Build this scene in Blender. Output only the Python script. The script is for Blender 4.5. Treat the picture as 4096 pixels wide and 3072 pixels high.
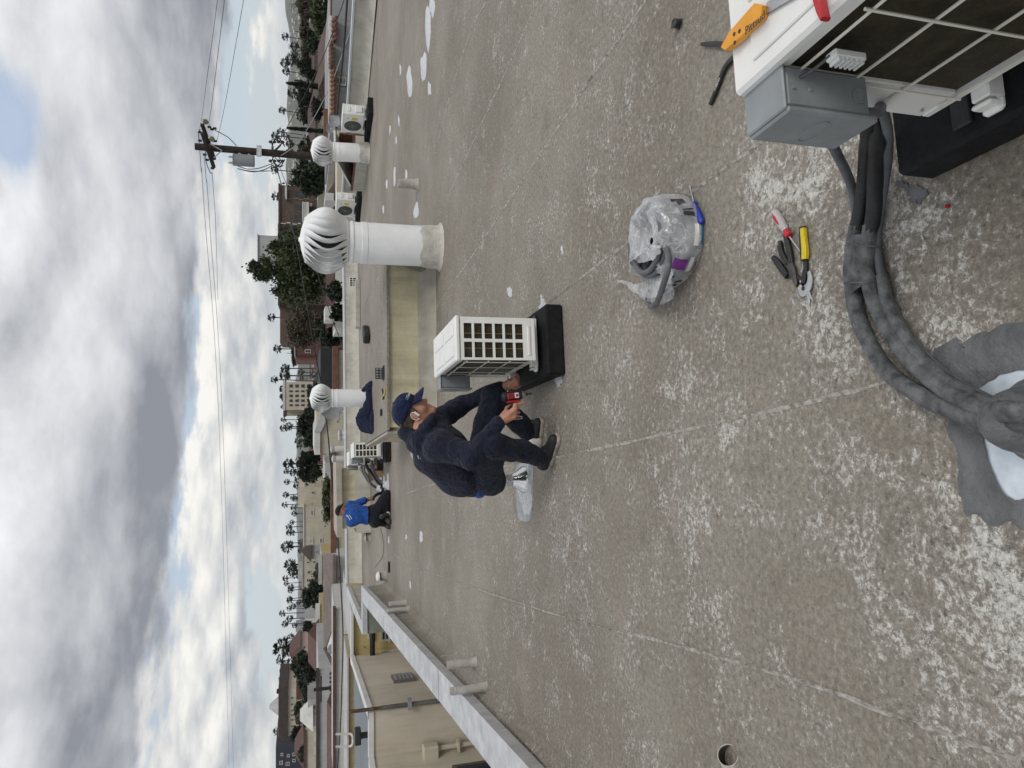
import bpy, bmesh, math, random
import numpy as np
from mathutils import Vector, Matrix, Euler, noise as mnoise
for _o in list(bpy.data.objects): bpy.data.objects.remove(_o)
S = bpy.context.scene
COL = S.collection
R = math.radians
# ------------------------------------------------------------------ camera
CAM_H = 1.6; FPX = 2850.0; PITCH = math.atan((2048-1220)/FPX)
cd = bpy.data.cameras.new('camera'); cam = bpy.data.objects.new('camera', cd); COL.objects.link(cam)
cd.sensor_fit = 'HORIZONTAL'; cd.sensor_width = 36.0; cd.lens = 36.0*FPX/4096; cd.clip_start = .05; cd.clip_end = 30000
_f = Vector((0, math.cos(PITCH), -math.sin(PITCH))); _u = Vector((0, math.sin(PITCH), math.cos(PITCH))); _r = Vector((1, 0, 0))
m3 = Matrix((-_u, _r, -_f)).transposed()          # phone held on its side: picture left is up
cam.matrix_world = Matrix.Translation((0, 0, CAM_H)) @ m3.to_4x4()
S.camera = cam
# ------------------------------------------------------------------ view and sun
S.view_settings.view_transform = 'Standard'; S.view_settings.look = 'None'
S.view_settings.exposure = 0.22; S.view_settings.gamma = 1.0; S.view_settings.use_curve_mapping = False
SUN_EL, SUN_AZ = R(48), R(140)       # high thin sun behind the cloud, coming from the right
sl = bpy.data.lights.new('sun', 'SUN'); sl.energy = 1.1; sl.angle = R(22); sl.color = (1, .97, .92)
sun = bpy.data.objects.new('sun', sl); COL.objects.link(sun)
_sd = Vector((math.sin(SUN_AZ)*math.cos(SUN_EL), math.cos(SUN_AZ)*math.cos(SUN_EL), math.sin(SUN_EL)))
sun.rotation_euler = _sd.to_track_quat('Z', 'Y').to_euler(); sun.location = (0, 0, 60)

C = S.cycles
C.max_bounces = 6; C.diffuse_bounces = 3; C.glossy_bounces = 3; C.transmission_bounces = 4; C.transparent_max_bounces = 12; C.volume_bounces = 1
C.caustics_reflective = False; C.caustics_refractive = False; C.use_denoising = True; C.use_adaptive_sampling = True; C.adaptive_threshold = .02
# ------------------------------------------------------------------ node helper
class NT:
    """tiny expression builder over a node tree"""
    def __init__(s, tree): s.t = tree; s.n = tree.nodes; s.l = tree.links
    def new(s, ty, **kw):
        nd = s.n.new(ty)
        for k, v in kw.items(): setattr(nd, k, v)
        return nd
    def put(s, sock, v):
        if v is None: return
        if hasattr(v, 'is_output') or isinstance(v, bpy.types.NodeSocket): s.l.new(v, sock)
        else:
            try: sock.default_value = v
            except Exception: sock.default_value = (*v, 1) if len(v) == 3 else v
    def math(s, op, a, b=None, c=None, clamp=False):
        nd = s.new('ShaderNodeMath', operation=op, use_clamp=clamp)
        s.put(nd.inputs[0], a)
        if b is not None: s.put(nd.inputs[1], b)
        if c is not None: s.put(nd.inputs[2], c)
        return nd.outputs[0]
    def vmath(s, op, a, b=None, sc=None):
        nd = s.new('ShaderNodeVectorMath', operation=op); s.put(nd.inputs[0], a)
        if b is not None: s.put(nd.inputs[1], b)
        if sc is not None: s.put(nd.inputs['Scale'], sc)
        return nd.outputs[1] if op in ('LENGTH', 'DISTANCE', 'DOT_PRODUCT') else nd.outputs[0]
    def noise(s, vec, scale=5, detail=4, rough=.55, dist=0, dim='3D'):
        nd = s.new('ShaderNodeTexNoise', noise_dimensions=dim)
        s.put(nd.inputs['Vector'], vec); s.put(nd.inputs['Scale'], scale); nd.inputs['Detail'].default_value = detail
        nd.inputs['Roughness'].default_value = rough; nd.inputs['Distortion'].default_value = dist
        return nd.outputs[0]
    def ramp(s, v, a, b, lo=0., hi=1., interp='SMOOTHSTEP'):
        nd = s.new('ShaderNodeMapRange', interpolation_type=interp)
        s.put(nd.inputs[0], v); s.put(nd.inputs[1], a); s.put(nd.inputs[2], b); s.put(nd.inputs[3], lo); s.put(nd.inputs[4], hi)
        return nd.outputs[0]
    def mix(s, f, a, b, mode='MIX'):
        nd = s.new('ShaderNodeMix', data_type='RGBA', blend_type=mode)
        s.put(nd.inputs[0], f); s.put(nd.inputs[6], a); s.put(nd.inputs[7], b)
        return nd.outputs[2]
    def comb(s, x, y, z):
        nd = s.new('ShaderNodeCombineXYZ'); s.put(nd.inputs[0], x); s.put(nd.inputs[1], y); s.put(nd.inputs[2], z); return nd.outputs[0]
    def sep(s, v):
        nd = s.new('ShaderNodeSeparateXYZ'); s.put(nd.inputs[0], v); return nd.outputs
def c4(c): return (c[0], c[1], c[2], 1.0)

# ------------------------------------------------------------------ sky: real sky with a broken cloud layer
W = bpy.data.worlds.new('World'); S.world = W; W.use_nodes = True
nt = NT(W.node_tree); nt.n.clear()
sky = nt.new('ShaderNodeTexSky', sky_type='NISHITA', sun_disc=False, sun_elevation=SUN_EL, sun_rotation=SUN_AZ, altitude=100, air_density=1.0, dust_density=1.5, ozone_density=1.0)
tc = nt.new('ShaderNodeTexCoord').outputs['Generated']
dx, dy, dz = nt.sep(nt.vmath('NORMALIZE', tc))
el = nt.math('ARCSINE', dz)                                     # radians
az = nt.math('ARCTAN2', dx, dy)
sq = nt.math('LOGARITHM', nt.math('ADD', nt.math('MAXIMUM', el, 0.0), 0.16), math.e)    # a flat layer squeezes towards the horizon
cp = nt.comb(nt.math('MULTIPLY', az, 2.5), nt.math('MULTIPLY', sq, 2.3), 0.0)
n1 = nt.noise(cp, 1.5, 9, .57, .15)
n1u = nt.noise(nt.vmath('ADD', cp, (0.06, 0.17, 0)), 1.5, 7, .55, .15)
nb = nt.noise(nt.vmath('ADD', cp, (4.4, 9.1, 0)), .8, 2, .5)
# the deck begins about 8 degrees up with a dark level base; it comes lower on the right
base = nt.math('ADD', nt.math('ADD', .138, nt.math('MULTIPLY', az, -.10)), nt.math('MULTIPLY', nt.math('SUBTRACT', n1, .5), .12))
above = nt.math('SUBTRACT', el, base)
deck = nt.ramp(above, -.006, .014)
relief = nt.math('SUBTRACT', n1, n1u)
lum = nt.math('ADD', .60, nt.math('MULTIPLY', relief, 1.8))
lum = nt.math('ADD', lum, nt.math('MULTIPLY', nt.math('SUBTRACT', nb, .5), .9))
lum = nt.math('ADD', lum, nt.ramp(above, .0, .20, -.46, .10))
deckcol = nt.mix(nt.ramp(lum, .0, .95, interp='LINEAR'), c4((.235, .25, .285)), c4((.80, .81, .83)))
gap = nt.ramp(nt.vmath('DISTANCE', nt.comb(az, nt.math('MULTIPLY', el, 1.3), 0), (.30, .44, 0)), .0, .13, .20, 0)
hole = nt.math('MULTIPLY', nt.ramp(nt.math('ADD', n1, gap), .60, .76), nt.ramp(above, .10, .17))
# lower cumulus under the deck, pale gaps between
cv = nt.comb(nt.math('MULTIPLY', az, 3.6), nt.math('MULTIPLY', el, 11.0), 2.9)
cum = nt.noise(cv, 1.5, 8, .58)
cumu = nt.noise(nt.vmath('ADD', cv, (.04, .20, 0)), 1.5, 5, .54)
cmask = nt.math('MULTIPLY', nt.ramp(cum, .40, .49), nt.ramp(el, .006, .05))
clum = nt.math('ADD', .58, nt.math('MULTIPLY', nt.math('SUBTRACT', cum, cumu), 2.6))
cumcol = nt.mix(nt.ramp(clum, .2, .95, interp='LINEAR'), c4((.37, .40, .44)), c4((.84, .83, .79)))
nish = nt.vmath('SCALE', sky.outputs[0], sc=0.10)
paleblue = nt.mix(nt.ramp(el, .0, .30), c4((.55, .61, .655)), c4((.36, .46, .63)))
clear = nt.mix(.78, nish, paleblue)
low = nt.mix(cmask, clear, cumcol)
low = nt.mix(nt.ramp(el, .05, -.01), low, c4((.56, .60, .635)))
up = nt.mix(nt.math('MULTIPLY', hole, .8), deckcol, clear)
skycol = nt.mix(deck, low, up)
bg = nt.new('ShaderNodeBackground'); nt.put(bg.inputs[0], nt.vmath('SCALE', skycol, sc=10.0)); bg.inputs[1].default_value = 0.1
W.cycles.sampling_method = 'MANUAL'; W.cycles.sample_map_resolution = 256
wo = nt.new('ShaderNodeOutputWorld'); nt.l.new(bg.outputs[0], wo.inputs[0])

# ------------------------------------------------------------------ measuring: where a line of sight meets the roof plane or a distance
def ray(x, y):
    a = (1536-y)/FPX; b = (2048-x)/FPX
    return Vector((a, math.cos(PITCH)+b*math.sin(PITCH), -math.sin(PITCH)+b*math.cos(PITCH)))
def P(x, y, z=0.0):
    d = ray(x, y); return Vector((0, 0, CAM_H)) + d*((z-CAM_H)/d.z)
def PY(x, y, Y):
    d = ray(x, y); return Vector((0, 0, CAM_H)) + d*(Y/d.y)

# ------------------------------------------------------------------ materials
MATS = {}
def mat(name, col, rough=.7, metal=0., var=.12, vscale=6., bump=0., bscale=40., streak=0., col2=None, spec=.5, detail=5, coat=0., island=0.):
    if name in MATS: return MATS[name]
    m = bpy.data.materials.new(name); m.use_nodes = True; t = NT(m.node_tree); b = t.n['Principled BSDF']
    co = t.new('ShaderNodeTexCoord').outputs['Object']
    geo = t.new('ShaderNodeNewGeometry'); pos = geo.outputs['Position']
    n = t.noise(pos, vscale, detail, .6)
    c2 = col2 or tuple(max(0, c*(1-var*2)) for c in col)
    c1 = tuple(min(1, c*(1+var)) for c in col)
    f = t.ramp(n, .3, .7, interp='LINEAR')
    cc = t.mix(f, c4(c2), c4(c1))
    if streak:
        x, y, z = t.sep(pos)
        sv = t.comb(t.math('MULTIPLY', x, 3.), t.math('MULTIPLY', y, 3.), t.math('MULTIPLY', z, .25))
        sn = t.ramp(t.noise(sv, 2.2, 6, .65), .42, .75)
        cc = t.mix(t.math('MULTIPLY', sn, streak), cc, c4(tuple(c*.45 for c in col)))
    if island:
        rr = t.ramp(geo.outputs['Random Per Island'], 0, 1, 1-island, 1+island, interp='LINEAR')
        cc = t.vmath('SCALE', cc, sc=rr)
    t.put(b.inputs['Base Color'], cc)
    rn = t.ramp(t.noise(pos, vscale*3, 4, .6), .3, .7, max(.03, rough-.08), min(1, rough+.08), interp='LINEAR')
    t.put(b.inputs['Roughness'], rn); b.inputs['Metallic'].default_value = metal
    b.inputs['Specular IOR Level'].default_value = spec
    if coat: b.inputs['Coat Weight'].default_value = coat
    if bump:
        bp = t.new('ShaderNodeBump'); bp.inputs['Strength'].default_value = bump; bp.inputs['Distance'].default_value = .02
        t.put(bp.inputs['Height'], t.noise(pos, bscale, 6, .65)); t.put(b.inputs['Normal'], bp.outputs[0])
    MATS[name] = m; return m

# ------------------------------------------------------------------ mesh builder
class MB:
    def __init__(s): s.v = []; s.f = []
    def add(s, vs, fs):
        o = len(s.v); s.v += [tuple(v) for v in vs]; s.f += [tuple(i+o for i in f) for f in fs]; return s
    def box(s, c, size, rz=0., bev=0., M=None):
        hx, hy, hz = size[0]/2, size[1]/2, size[2]/2
        b = min(bev, hx*.9, hy*.9, hz*.9)
        vs = []; fs = []
        if b <= 0:
            vs = [(sx*hx, sy*hy, sz*hz) for sz in (-1, 1) for sy in (-1, 1) for sx in (-1, 1)]
            fs = [(0, 2, 3, 1), (4, 5, 7, 6), (0, 1, 5, 4), (2, 6, 7, 3), (0, 4, 6, 2), (1, 3, 7, 5)]
        else:
            idx = {}
            for sx in (-1, 1):
                for sy in (-1, 1):
                    for sz in (-1, 1):
                        for ax in range(3):
                            p = [sx*(hx-b), sy*(hy-b), sz*(hz-b)]; p[ax] = (sx*hx, sy*hy, sz*hz)[ax]
                            idx[(sx, sy, sz, ax)] = len(vs); vs.append(tuple(p))
            g = lambda a, b_, c_, ax: idx[(a, b_, c_, ax)]
            for q in (-1, 1):
                fs.append(tuple(g(q, a, b_, 0) for a, b_ in ((-1, -1), (1, -1), (1, 1), (-1, 1))))
                fs.append(tuple(g(a, q, b_, 1) for a, b_ in ((-1, -1), (1, -1), (1, 1), (-1, 1))))
                fs.append(tuple(g(a, b_, q, 2) for a, b_ in ((-1, -1), (1, -1), (1, 1), (-1, 1))))
            for p in (-1, 1):
                for q in (-1, 1):
                    fs.append((g(-1, p, q, 1), g(1, p, q, 1), g(1, p, q, 2), g(-1, p, q, 2)))
                    fs.append((g(p, -1, q, 0), g(p, 1, q, 0), g(p, 1, q, 2), g(p, -1, q, 2)))
                    fs.append((g(p, q, -1, 0), g(p, q, 1, 0), g(p, q, 1, 1), g(p, q, -1, 1)))
                    for r in (-1, 1): pass
            for p in (-1, 1):
                for q in (-1, 1):
                    for r in (-1, 1): fs.append((g(p, q, r, 0), g(p, q, r, 1), g(p, q, r, 2)))
        T = Matrix.Translation(c) @ Matrix.Rotation(rz, 4, 'Z') if M is None else M @ Matrix.Translation(c)
        return s.add([T @ Vector(v) for v in vs], fs)
    def tube(s, pts, r, n=8, cap=True, closed=False, twist=0.):
        pts = [Vector(p) for p in pts]; k = len(pts)
        rs = r if isinstance(r, (list, tuple)) else [r]*k
        ref = None; rings = []
        for i in range(k):
            a = pts[(i-1) % k] if (closed or i > 0) else pts[i]; b = pts[(i+1) % k] if (closed or i < k-1) else pts[i]
            t = (b-a); t = t.normalized() if t.length > 1e-9 else Vector((0, 0, 1))
            if ref is None: ref = Vector((0, 0, 1)) if abs(t.z) < .9 else Vector((1, 0, 0))
            x = ref - t*ref.dot(t)
            if x.length < 1e-6: x = t.orthogonal()
            x.normalize(); y = t.cross(x); ref = x
            rings.append([pts[i]+(x*math.cos(2*math.pi*j/n+twist)+y*math.sin(2*math.pi*j/n+twist))*rs[i] for j in range(n)])
        vs = [v for g in rings for v in g]; fs = []
        for i in range(k if closed else k-1):
            for j in range(n):
                a, b = i*n+j, i*n+(j+1) % n; c, d = ((i+1) % k)*n+(j+1) % n, ((i+1) % k)*n+j
                fs.append((a, b, c, d))
        if cap and not closed: fs += [tuple(reversed(range(n))), tuple((k-1)*n+j for j in range(n))]
        return s.add(vs, fs)
    def lathe(s, prof, n=24, c=(0, 0, 0), M=None, cap0=True, cap1=True):
        vs = []; fs = []
        for (r, z) in prof:
            for j in range(n): a = 2*math.pi*j/n; vs.append(Vector((r*math.cos(a), r*math.sin(a), z)))
        k = len(prof)
        for i in range(k-1):
            for j in range(n): fs.append((i*n+j, i*n+(j+1) % n, (i+1)*n+(j+1) % n, (i+1)*n+j))
        if cap0: fs.append(tuple(reversed(range(n))))
        if cap1: fs.append(tuple((k-1)*n+j for j in range(n)))
        T = (M or Matrix.Identity(4)) @ Matrix.Translation(c)
        return s.add([T @ v for v in vs], fs)
    def prism(s, poly, z0, z1, M=None):
        k = len(poly); vs = [Vector((p[0], p[1], z0)) for p in poly]+[Vector((p[0], p[1], z1)) for p in poly]
        fs = [tuple(reversed(range(k))), tuple(range(k, 2*k))]+[(i, (i+1) % k, k+(i+1) % k, k+i) for i in range(k)]
        if M is not None: vs = [M @ v for v in vs]
        return s.add(vs, fs)
    def hexa(s, b, t):            # solid between two quads (bottom, top)
        return s.add(list(b)+list(t), [(3, 2, 1, 0), (4, 5, 6, 7), (0, 1, 5, 4), (1, 2, 6, 5), (2, 3, 7, 6), (3, 0, 4, 7)])
    def wall(s, a, b, z0, z1, th, off=0.):   # straight wall from a to b, thickness to the left-hand side
        a = Vector((a[0], a[1], 0)); b = Vector((b[0], b[1], 0)); d = (b-a).normalized(); nrm = Vector((-d.y, d.x, 0))
        a0, b0 = a+nrm*off, b+nrm*off; a1, b1 = a+nrm*(off+th), b+nrm*(off+th)
        q = [a0, b0, b1, a1]
        return s.hexa([Vector((p.x, p.y, z0)) for p in q], [Vector((p.x, p.y, z1)) for p in q])
    def build(s, name, m, parent=None, smooth=None, M=None):
        me = bpy.data.meshes.new(name); me.from_pydata([tuple(v) for v in s.v], [], s.f); me.validate()
        bmx = bmesh.new(); bmx.from_mesh(me); bmesh.ops.recalc_face_normals(bmx, faces=bmx.faces); bmx.to_mesh(me); bmx.free()
        return link(name, me, m, parent, smooth, M)
def link(name, me, m, parent=None, smooth=None, M=None):
    o = bpy.data.objects.new(name, me); COL.objects.link(o)
    if m is not None: me.materials.append(m)
    if smooth is not None:
        me.polygons.foreach_set('use_smooth', [True]*len(me.polygons))
        if smooth < 179: me.set_sharp_from_angle(angle=R(smooth))
    if parent is not None: o.parent = parent
    if M is not None: o.matrix_local = M
    return o
def tag(o, label=None, cat=None, group=None, kind=None):
    if label: o['label'] = label
    if cat: o['category'] = cat
    if group: o['group'] = group
    if kind: o['kind'] = kind
    return o
def thing(name, label, cat, loc=(0, 0, 0), rz=0., group=None):
    o = bpy.data.objects.new(name, None); COL.objects.link(o); o.empty_display_size = .1
    o.location = loc; o.rotation_euler = (0, 0, rz); return tag(o, label, cat, group)
def copy_tree(o, parent=None):
    c = o.copy(); COL.objects.link(c)
    if parent is not None: c.parent = parent
    for ch in o.children: copy_tree(ch, c)
    return c
def smooth_path(pts, k=6, closed=False):
    pts = [Vector(p) for p in pts]; out = []; n = len(pts)
    for i in range(n if closed else n-1):
        if closed: p0, p1, p2, p3 = pts[(i-1) % n], pts[i], pts[(i+1) % n], pts[(i+2) % n]
        else: p0, p1, p2, p3 = pts[max(i-1, 0)], pts[i], pts[i+1], pts[min(i+2, n-1)]
        for j in range(k):
            t = j/k; out.append(.5*((2*p1)+(p2-p0)*t+(2*p0-5*p1+4*p2-p3)*t*t+(3*p1-p0-3*p2+p3)*t**3))
    if not closed: out.append(pts[-1])
    return out
def text_mesh(txt, size, m, name, parent, M, extrude=.0006, space=1.0):
    cu = bpy.data.curves.new('t', 'FONT'); cu.body = txt; cu.size = size; cu.extrude = extrude; cu.align_x = 'CENTER'; cu.align_y = 'CENTER'; cu.space_character = space
    to = bpy.data.objects.new('t', cu); COL.objects.link(to)
    me = bpy.data.meshes.new_from_object(to); bpy.data.objects.remove(to)
    o = link(name, me, m, parent, None, M); return o
AX = R(7.6)                      # the building's axis is turned a little from the line of view
AV = Vector((-math.sin(AX), math.cos(AX), 0)); BV = Vector((math.cos(AX), math.sin(AX), 0))
# ================================================================== roof membrane
def roof_material():
    m = bpy.data.materials.new('roof_coating'); m.use_nodes = True; t = NT(m.node_tree); b = t.n['Principled BSDF']
    pos = t.new('ShaderNodeNewGeometry').outputs['Position']
    px, py, pz = t.sep(pos)
    fine2 = t.noise(t.vmath('ADD', pos, (31, 4, 0)), 70, 4, .7)
    mid = t.noise(pos, 3.2, 6, .62, .4)
    big = t.noise(t.vmath('ADD', pos, (5, 9, 0)), .55, 5, .55)
    base = t.mix(t.ramp(big, .35, .66), c4((.180, .157, .126)), c4((.250, .226, .188)))
    base = t.mix(t.math('MULTIPLY', t.ramp(mid, .45, .72), .5), base, c4((.215, .190, .160)))
    pinkm = t.math('MULTIPLY', t.ramp(t.noise(t.vmath('ADD', pos, (2, 40, 0)), 1.1, 6, .6), .56, .72), .42)
    base = t.mix(pinkm, base, c4((.30, .245, .225)))
    base = t.mix(t.math('MULTIPLY', t.ramp(fine2, .5, .72), .35), base, c4((.17, .152, .128)))
    # worn white under-coat: strongest in scuffed places
    spots = [(P(3250, 700), .42, .9), (P(3500, 950), .35, 1.), (P(3350, 1250), .34, .85), (P(3050, 1150), .35, .45), (P(3600, 1350), .28, .6), (P(3900, 2300), .28, .75), (P(4060, 2700), .26, .62),
             (P(3700, 2550), .28, .5), (P(4000, 3000), .25, .5), (P(2850, 1500), .5, .35), (P(3300, 1900), .4, .35), (P(2300, 2150), .5, .2), (P(2450, 1650), .45, .25), (P(2900, 1950), .4, .25), (P(2350, 2450), .5, .2)]
    acc = None
    for c, rad, w in spots:
        d = t.vmath('DISTANCE', pos, (c.x, c.y, 0)); g = t.ramp(d, rad*1.25, rad*.15, 0, w)
        acc = g if acc is None else t.math('MAXIMUM', acc, g)
    near = t.ramp(py, 14.0, 2.4, .22, .68)
    patch = t.ramp(t.noise(t.vmath('ADD', pos, (17, 3, 0)), 1.3, 4, .6), .36, .66)
    amt = t.math('ADD', t.math('MULTIPLY', acc, .75), t.math('MULTIPLY', near, t.math('ADD', .22, t.math('MULTIPLY', patch, .78))))
    wa = t.noise(t.vmath('ADD', pos, (11, 23, 0)), 5.0, 9, .80, .4)
    wb = t.noise(t.vmath('ADD', pos, (51, 3, 0)), 13.0, 7, .80, .2)
    wc = t.noise(t.vmath('ADD', pos, (5, 61, 0)), 40.0, 5, .85, .3)
    lump = t.math('ADD', t.math('MULTIPLY', wa, .36), t.math('ADD', t.math('MULTIPLY', wb, .18), t.math('MULTIPLY', wc, .46)))
    th = t.math('SUBTRACT', .572, t.math('MULTIPLY', amt, .080))
    wm = t.ramp(lump, th, t.math('ADD', th, .05))
    salt = t.ramp(wc, .36, .64, .70, 1.34, interp='LINEAR')
    base = t.vmath('SCALE', base, sc=salt)
    haze_ = t.ramp(lump, t.math('SUBTRACT', th, .06), t.math('ADD', th, .03), 0, .32)
    base = t.mix(haze_, base, c4((.33, .315, .28)))
    wcol = t.mix(t.ramp(fine2, .35, .65), c4((.40, .385, .35)), c4((.64, .63, .60)))
    cc = t.mix(t.math('MULTIPLY', wm, .90), base, wcol)
    pit = t.math('MULTIPLY', t.ramp(t.noise(t.vmath('ADD', pos, (3, 77, 0)), 42, 5, .78), .56, .64), t.ramp(amt, .05, .6, .30, .85))
    cc = t.mix(pit, cc, c4((.085, .076, .064)))
    blot = t.math('MULTIPLY', t.ramp(t.noise(t.vmath('ADD', pos, (63, 7, 0)), 3.2, 6, .70), .55, .70), t.ramp(py, 10, 2, .30, .55))
    cc = t.mix(blot, cc, c4((.125, .108, .085)))
    t.put(b.inputs['Base Color'], cc)
    t.put(b.inputs['Roughness'], t.ramp(mid, .3, .7, .62, .85, interp='LINEAR'))
    b.inputs['Specular IOR Level'].default_value = .35
    h = t.math('ADD', t.math('MULTIPLY', wc, .8), t.math('MULTIPLY', mid, .9))
    bp = t.new('ShaderNodeBump'); bp.inputs['Strength'].default_value = .55; bp.inputs['Distance'].default_value = .014
    t.put(bp.inputs['Height'], h); t.put(b.inputs['Normal'], bp.outputs[0])
    return m
M_ROOF = roof_material()
M_PARA = mat('parapet_coating', (.44, .42, .365), .8, var=.1, vscale=2.5, bump=.25, bscale=30, streak=.35)
M_GALV = mat('galvanised', (.54, .55, .56), .45, .45, var=.15, vscale=5, bump=.12, bscale=60, streak=.30, detail=8)
M_WHITEMET = mat('white_metal_trim', (.60, .63, .66), .5, .1, var=.06, vscale=3)
M_SEAL = mat('grey_sealant', (.135, .14, .145), .5, var=.22, vscale=11, bump=.9, bscale=24, detail=7)
M_WPATCH = mat('white_patch', (.56, .58, .60), .6, var=.1, vscale=20, bump=.3, bscale=60)
M_YSTUC = mat('yellow_stucco', (.55, .50, .345), .9, var=.14, vscale=3, bump=.6, bscale=70, streak=.5)
M_WHITEP = mat('white_paint', (.70, .71, .70), .55, var=.05, vscale=5, streak=.10)
M_CANT = mat('cant_coating', (.36, .335, .28), .8, var=.12, vscale=4, bump=.35, bscale=35, streak=.3)
M_BLACKRUB = mat('black_rubber', (.018, .019, .021), .6, var=.3, vscale=20, bump=.15, bscale=90)

def blob_sheet(name, m, pts, z0, h, parent, jit=.012, sub=5, seed=0, kind=None):
    """irregular flat patch with a real thickness, lying on the roof"""
    rnd = random.Random(seed); path = smooth_path(pts, sub, True)
    poly = [(p.x+rnd.uniform(-jit, jit), p.y+rnd.uniform(-jit, jit)) for p in path]
    mb = MB(); k = len(poly); cx = sum(p[0] for p in poly)/k; cy = sum(p[1] for p in poly)/k
    vs = [(x, y, z0) for x, y in poly]+[(cx+(x-cx)*.97, cy+(y-cy)*.97, z0+h*rnd.uniform(.7, 1.)) for x, y in poly]+[(cx, cy, z0+h)]
    fs = [(i, (i+1) % k, k+(i+1) % k, k+i) for i in range(k)]+[(k+i, k+(i+1) % k, 2*k) for i in range(k)]
    mb.add(vs, fs); return mb.build(name, m, parent, 40)

# far corners of our roof
pFL = Vector((-5.85, 21.4, 0)); pFM = Vector((5.2, 23.55, 0)); pFR = Vector((8.8, 16.5, 0)); pNR = Vector((14, 9.3, 0))
pWL0 = Vector((-2.05, 3.6, 0)); wl_dir = Vector((-.177, .984, 0))
pWL1 = Vector((-4.02, 14.6, 0))
mb = MB(); outline = [(-1.41, -3.0), (14, -3), (14, 9.3), (8.8, 16.5), (5.2, 23.55), (-5.9, 21.45), (-5.12, 15.3), (-4.26, 15.17)]
mb.prism(outline, -.35, 0.0); roof = mb.build('roof', M_ROOF); tag(roof, kind='structure')
M_LAP = mat('lap_edge', (.50, .48, .43), .85, var=.3, vscale=34, bump=.6, bscale=90, col2=(.12, .105, .085), detail=7)
# laps between the membrane strips
def seam(px, seed, w=.0042):
    rnd = random.Random(seed); pts = smooth_path([P(*p) for p in px], 10); mb = MB(); L = []; 
    for i, p in enumerate(pts):
        a = pts[max(i-1, 0)]; b = pts[min(i+1, len(pts)-1)]; d = (b-a).normalized(); n = Vector((-d.y, d.x, 0))
        q = p+n*rnd.uniform(-.0025, .0025); ww = w*rnd.uniform(.5, 1.4)
        L += [q-n*ww+Vector((0, 0, .0008)), q-n*ww*.25+Vector((0, 0, .010*rnd.uniform(.5, 1.2))), q+n*ww*2.2+Vector((0, 0, .001))]
    k = len(pts); fs = []
    for i in range(k-1):
        for j in (0, 1): fs.append((i*3+j, i*3+j+1, i*3+j+4, i*3+j+3))
    mb.add(L, fs); return mb.build('membrane_lap', M_LAP, roof, 60)
for i, s_ in enumerate([[(3100, 520), (2982, 611), (2778, 759), (2500, 975), (2220, 1190), (2090, 1290)], [(3620, 1505), (3537, 1528), (2926, 1676), (2278, 1815), (1900, 1890), (1700, 1947), (1575, 1990)],
                       [(4090, 3043), (3600, 2865), (3149, 2704), (2600, 2552), (2186, 2445), (1667, 2269), (1577, 2217)], [(2584, 0), (2280, 440), (1941, 946), (1736, 1242)], [(2156, 0), (1929, 492), (1752, 870)], [(1950, 0), (1878, 139), (1777, 467), (1740, 620)]]):
    seam(s_, i)
# coat scraps and brushed patches of white and grey sealant
rnd = random.Random(5)
def px_blob(cx, cy, rx, ry, seed, m=M_WPATCH, n=9, h=.004):
    r2 = random.Random(seed); pts = []
    for i in range(n):
        a = 2*math.pi*i/n; k = r2.uniform(.6, 1.15); pts.append(P(cx+rx*k*math.cos(a), cy+ry*k*math.sin(a)))
    return blob_sheet('sealant_patch', m, pts, .0005, h, roof, jit=.01*rx/10, seed=seed)
for i, (cx, cy, rx, ry) in enumerate([(1665, 843, 13, 36), (1712, 130, 14, 100), (1695, 260, 12, 60), (1637, 330, 12, 70), (1730, 20, 14, 60), (1718, 355, 8, 30), (1602, 280, 4, 26), (1626, 700, 4, 28), (1547, 735, 4, 20), (1533, 838, 4, 18),
        (1578, 700, 5, 45), (1685, 2146, 8, 22), (1625, 2150, 3, 12), (1733, 1605, 4, 20), (1642, 2338, 3, 18), (1555, 2160, 3, 18), (2040, 1165, 10, 25), (2170, 1240, 7, 14), (2250, 1000, 6, 18), (1560, 520, 3, 22), (1595, 480, 3, 25), (1585, 560, 3, 18)]):
    px_blob(cx, cy, rx, ry, i+3)

# ================================================================== left parapet along the light well
def coping_run(parent, a, b, w, z, panels, over=.03, name='coping_panel', th=.025, m=None, lap=.0):
    a = Vector(a); b = Vector(b); d = (b-a); L = d.length; d.normalize(); n = Vector((-d.y, d.x, 0))
    cuts = [0]+[L*(i+rnd.uniform(-.12, .12))/panels for i in range(1, panels)]+[L]
    for i in range(panels):
        s0, s1 = cuts[i]+.004, cuts[i+1]-.004; mb = MB(); zz = z+(.003 if i % 2 else 0)
        o0, o1 = -over, w+over
        q = lambda s_, o_, z_: a+d*s_+n*o_+Vector((0, 0, z_))
        mb.hexa([q(s0, o0, zz), q(s1, o0, zz), q(s1, o1, zz), q(s0, o1, zz)], [q(s0, o0, zz+th), q(s1, o0, zz+th), q(s1, o1, zz+th), q(s0, o1, zz+th)])
        for o_ in (o0, o1-.006):
            mb.hexa([q(s0, o_, zz-.07), q(s1, o_, zz-.07), q(s1, o_+.006, zz-.07), q(s0, o_+.006, zz-.07)], [q(s0, o_, zz-.001), q(s1, o_, zz-.001), q(s1, o_+.006, zz-.001), q(s0, o_+.006, zz-.001)])
        mb.build(name, m or M_GALV, parent)
wA, wB = Vector((-1.40, -3.0, 0)), Vector((-4.25, 15.18, 0)); pWL1 = wB
PW = .25
cz = lambda Y: .035+.0271*Y            # the roof falls a little towards the front, so the wall stands taller at the far end
lp = thing('parapet_wall', 'low parapet wall with a weathered galvanised metal cap beside the light well', 'parapet')
dW = (wB-wA).normalized(); nW = Vector((-dW.y, dW.x, 0))
z_ = lambda p, z: Vector((p.x, p.y, z))
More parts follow.
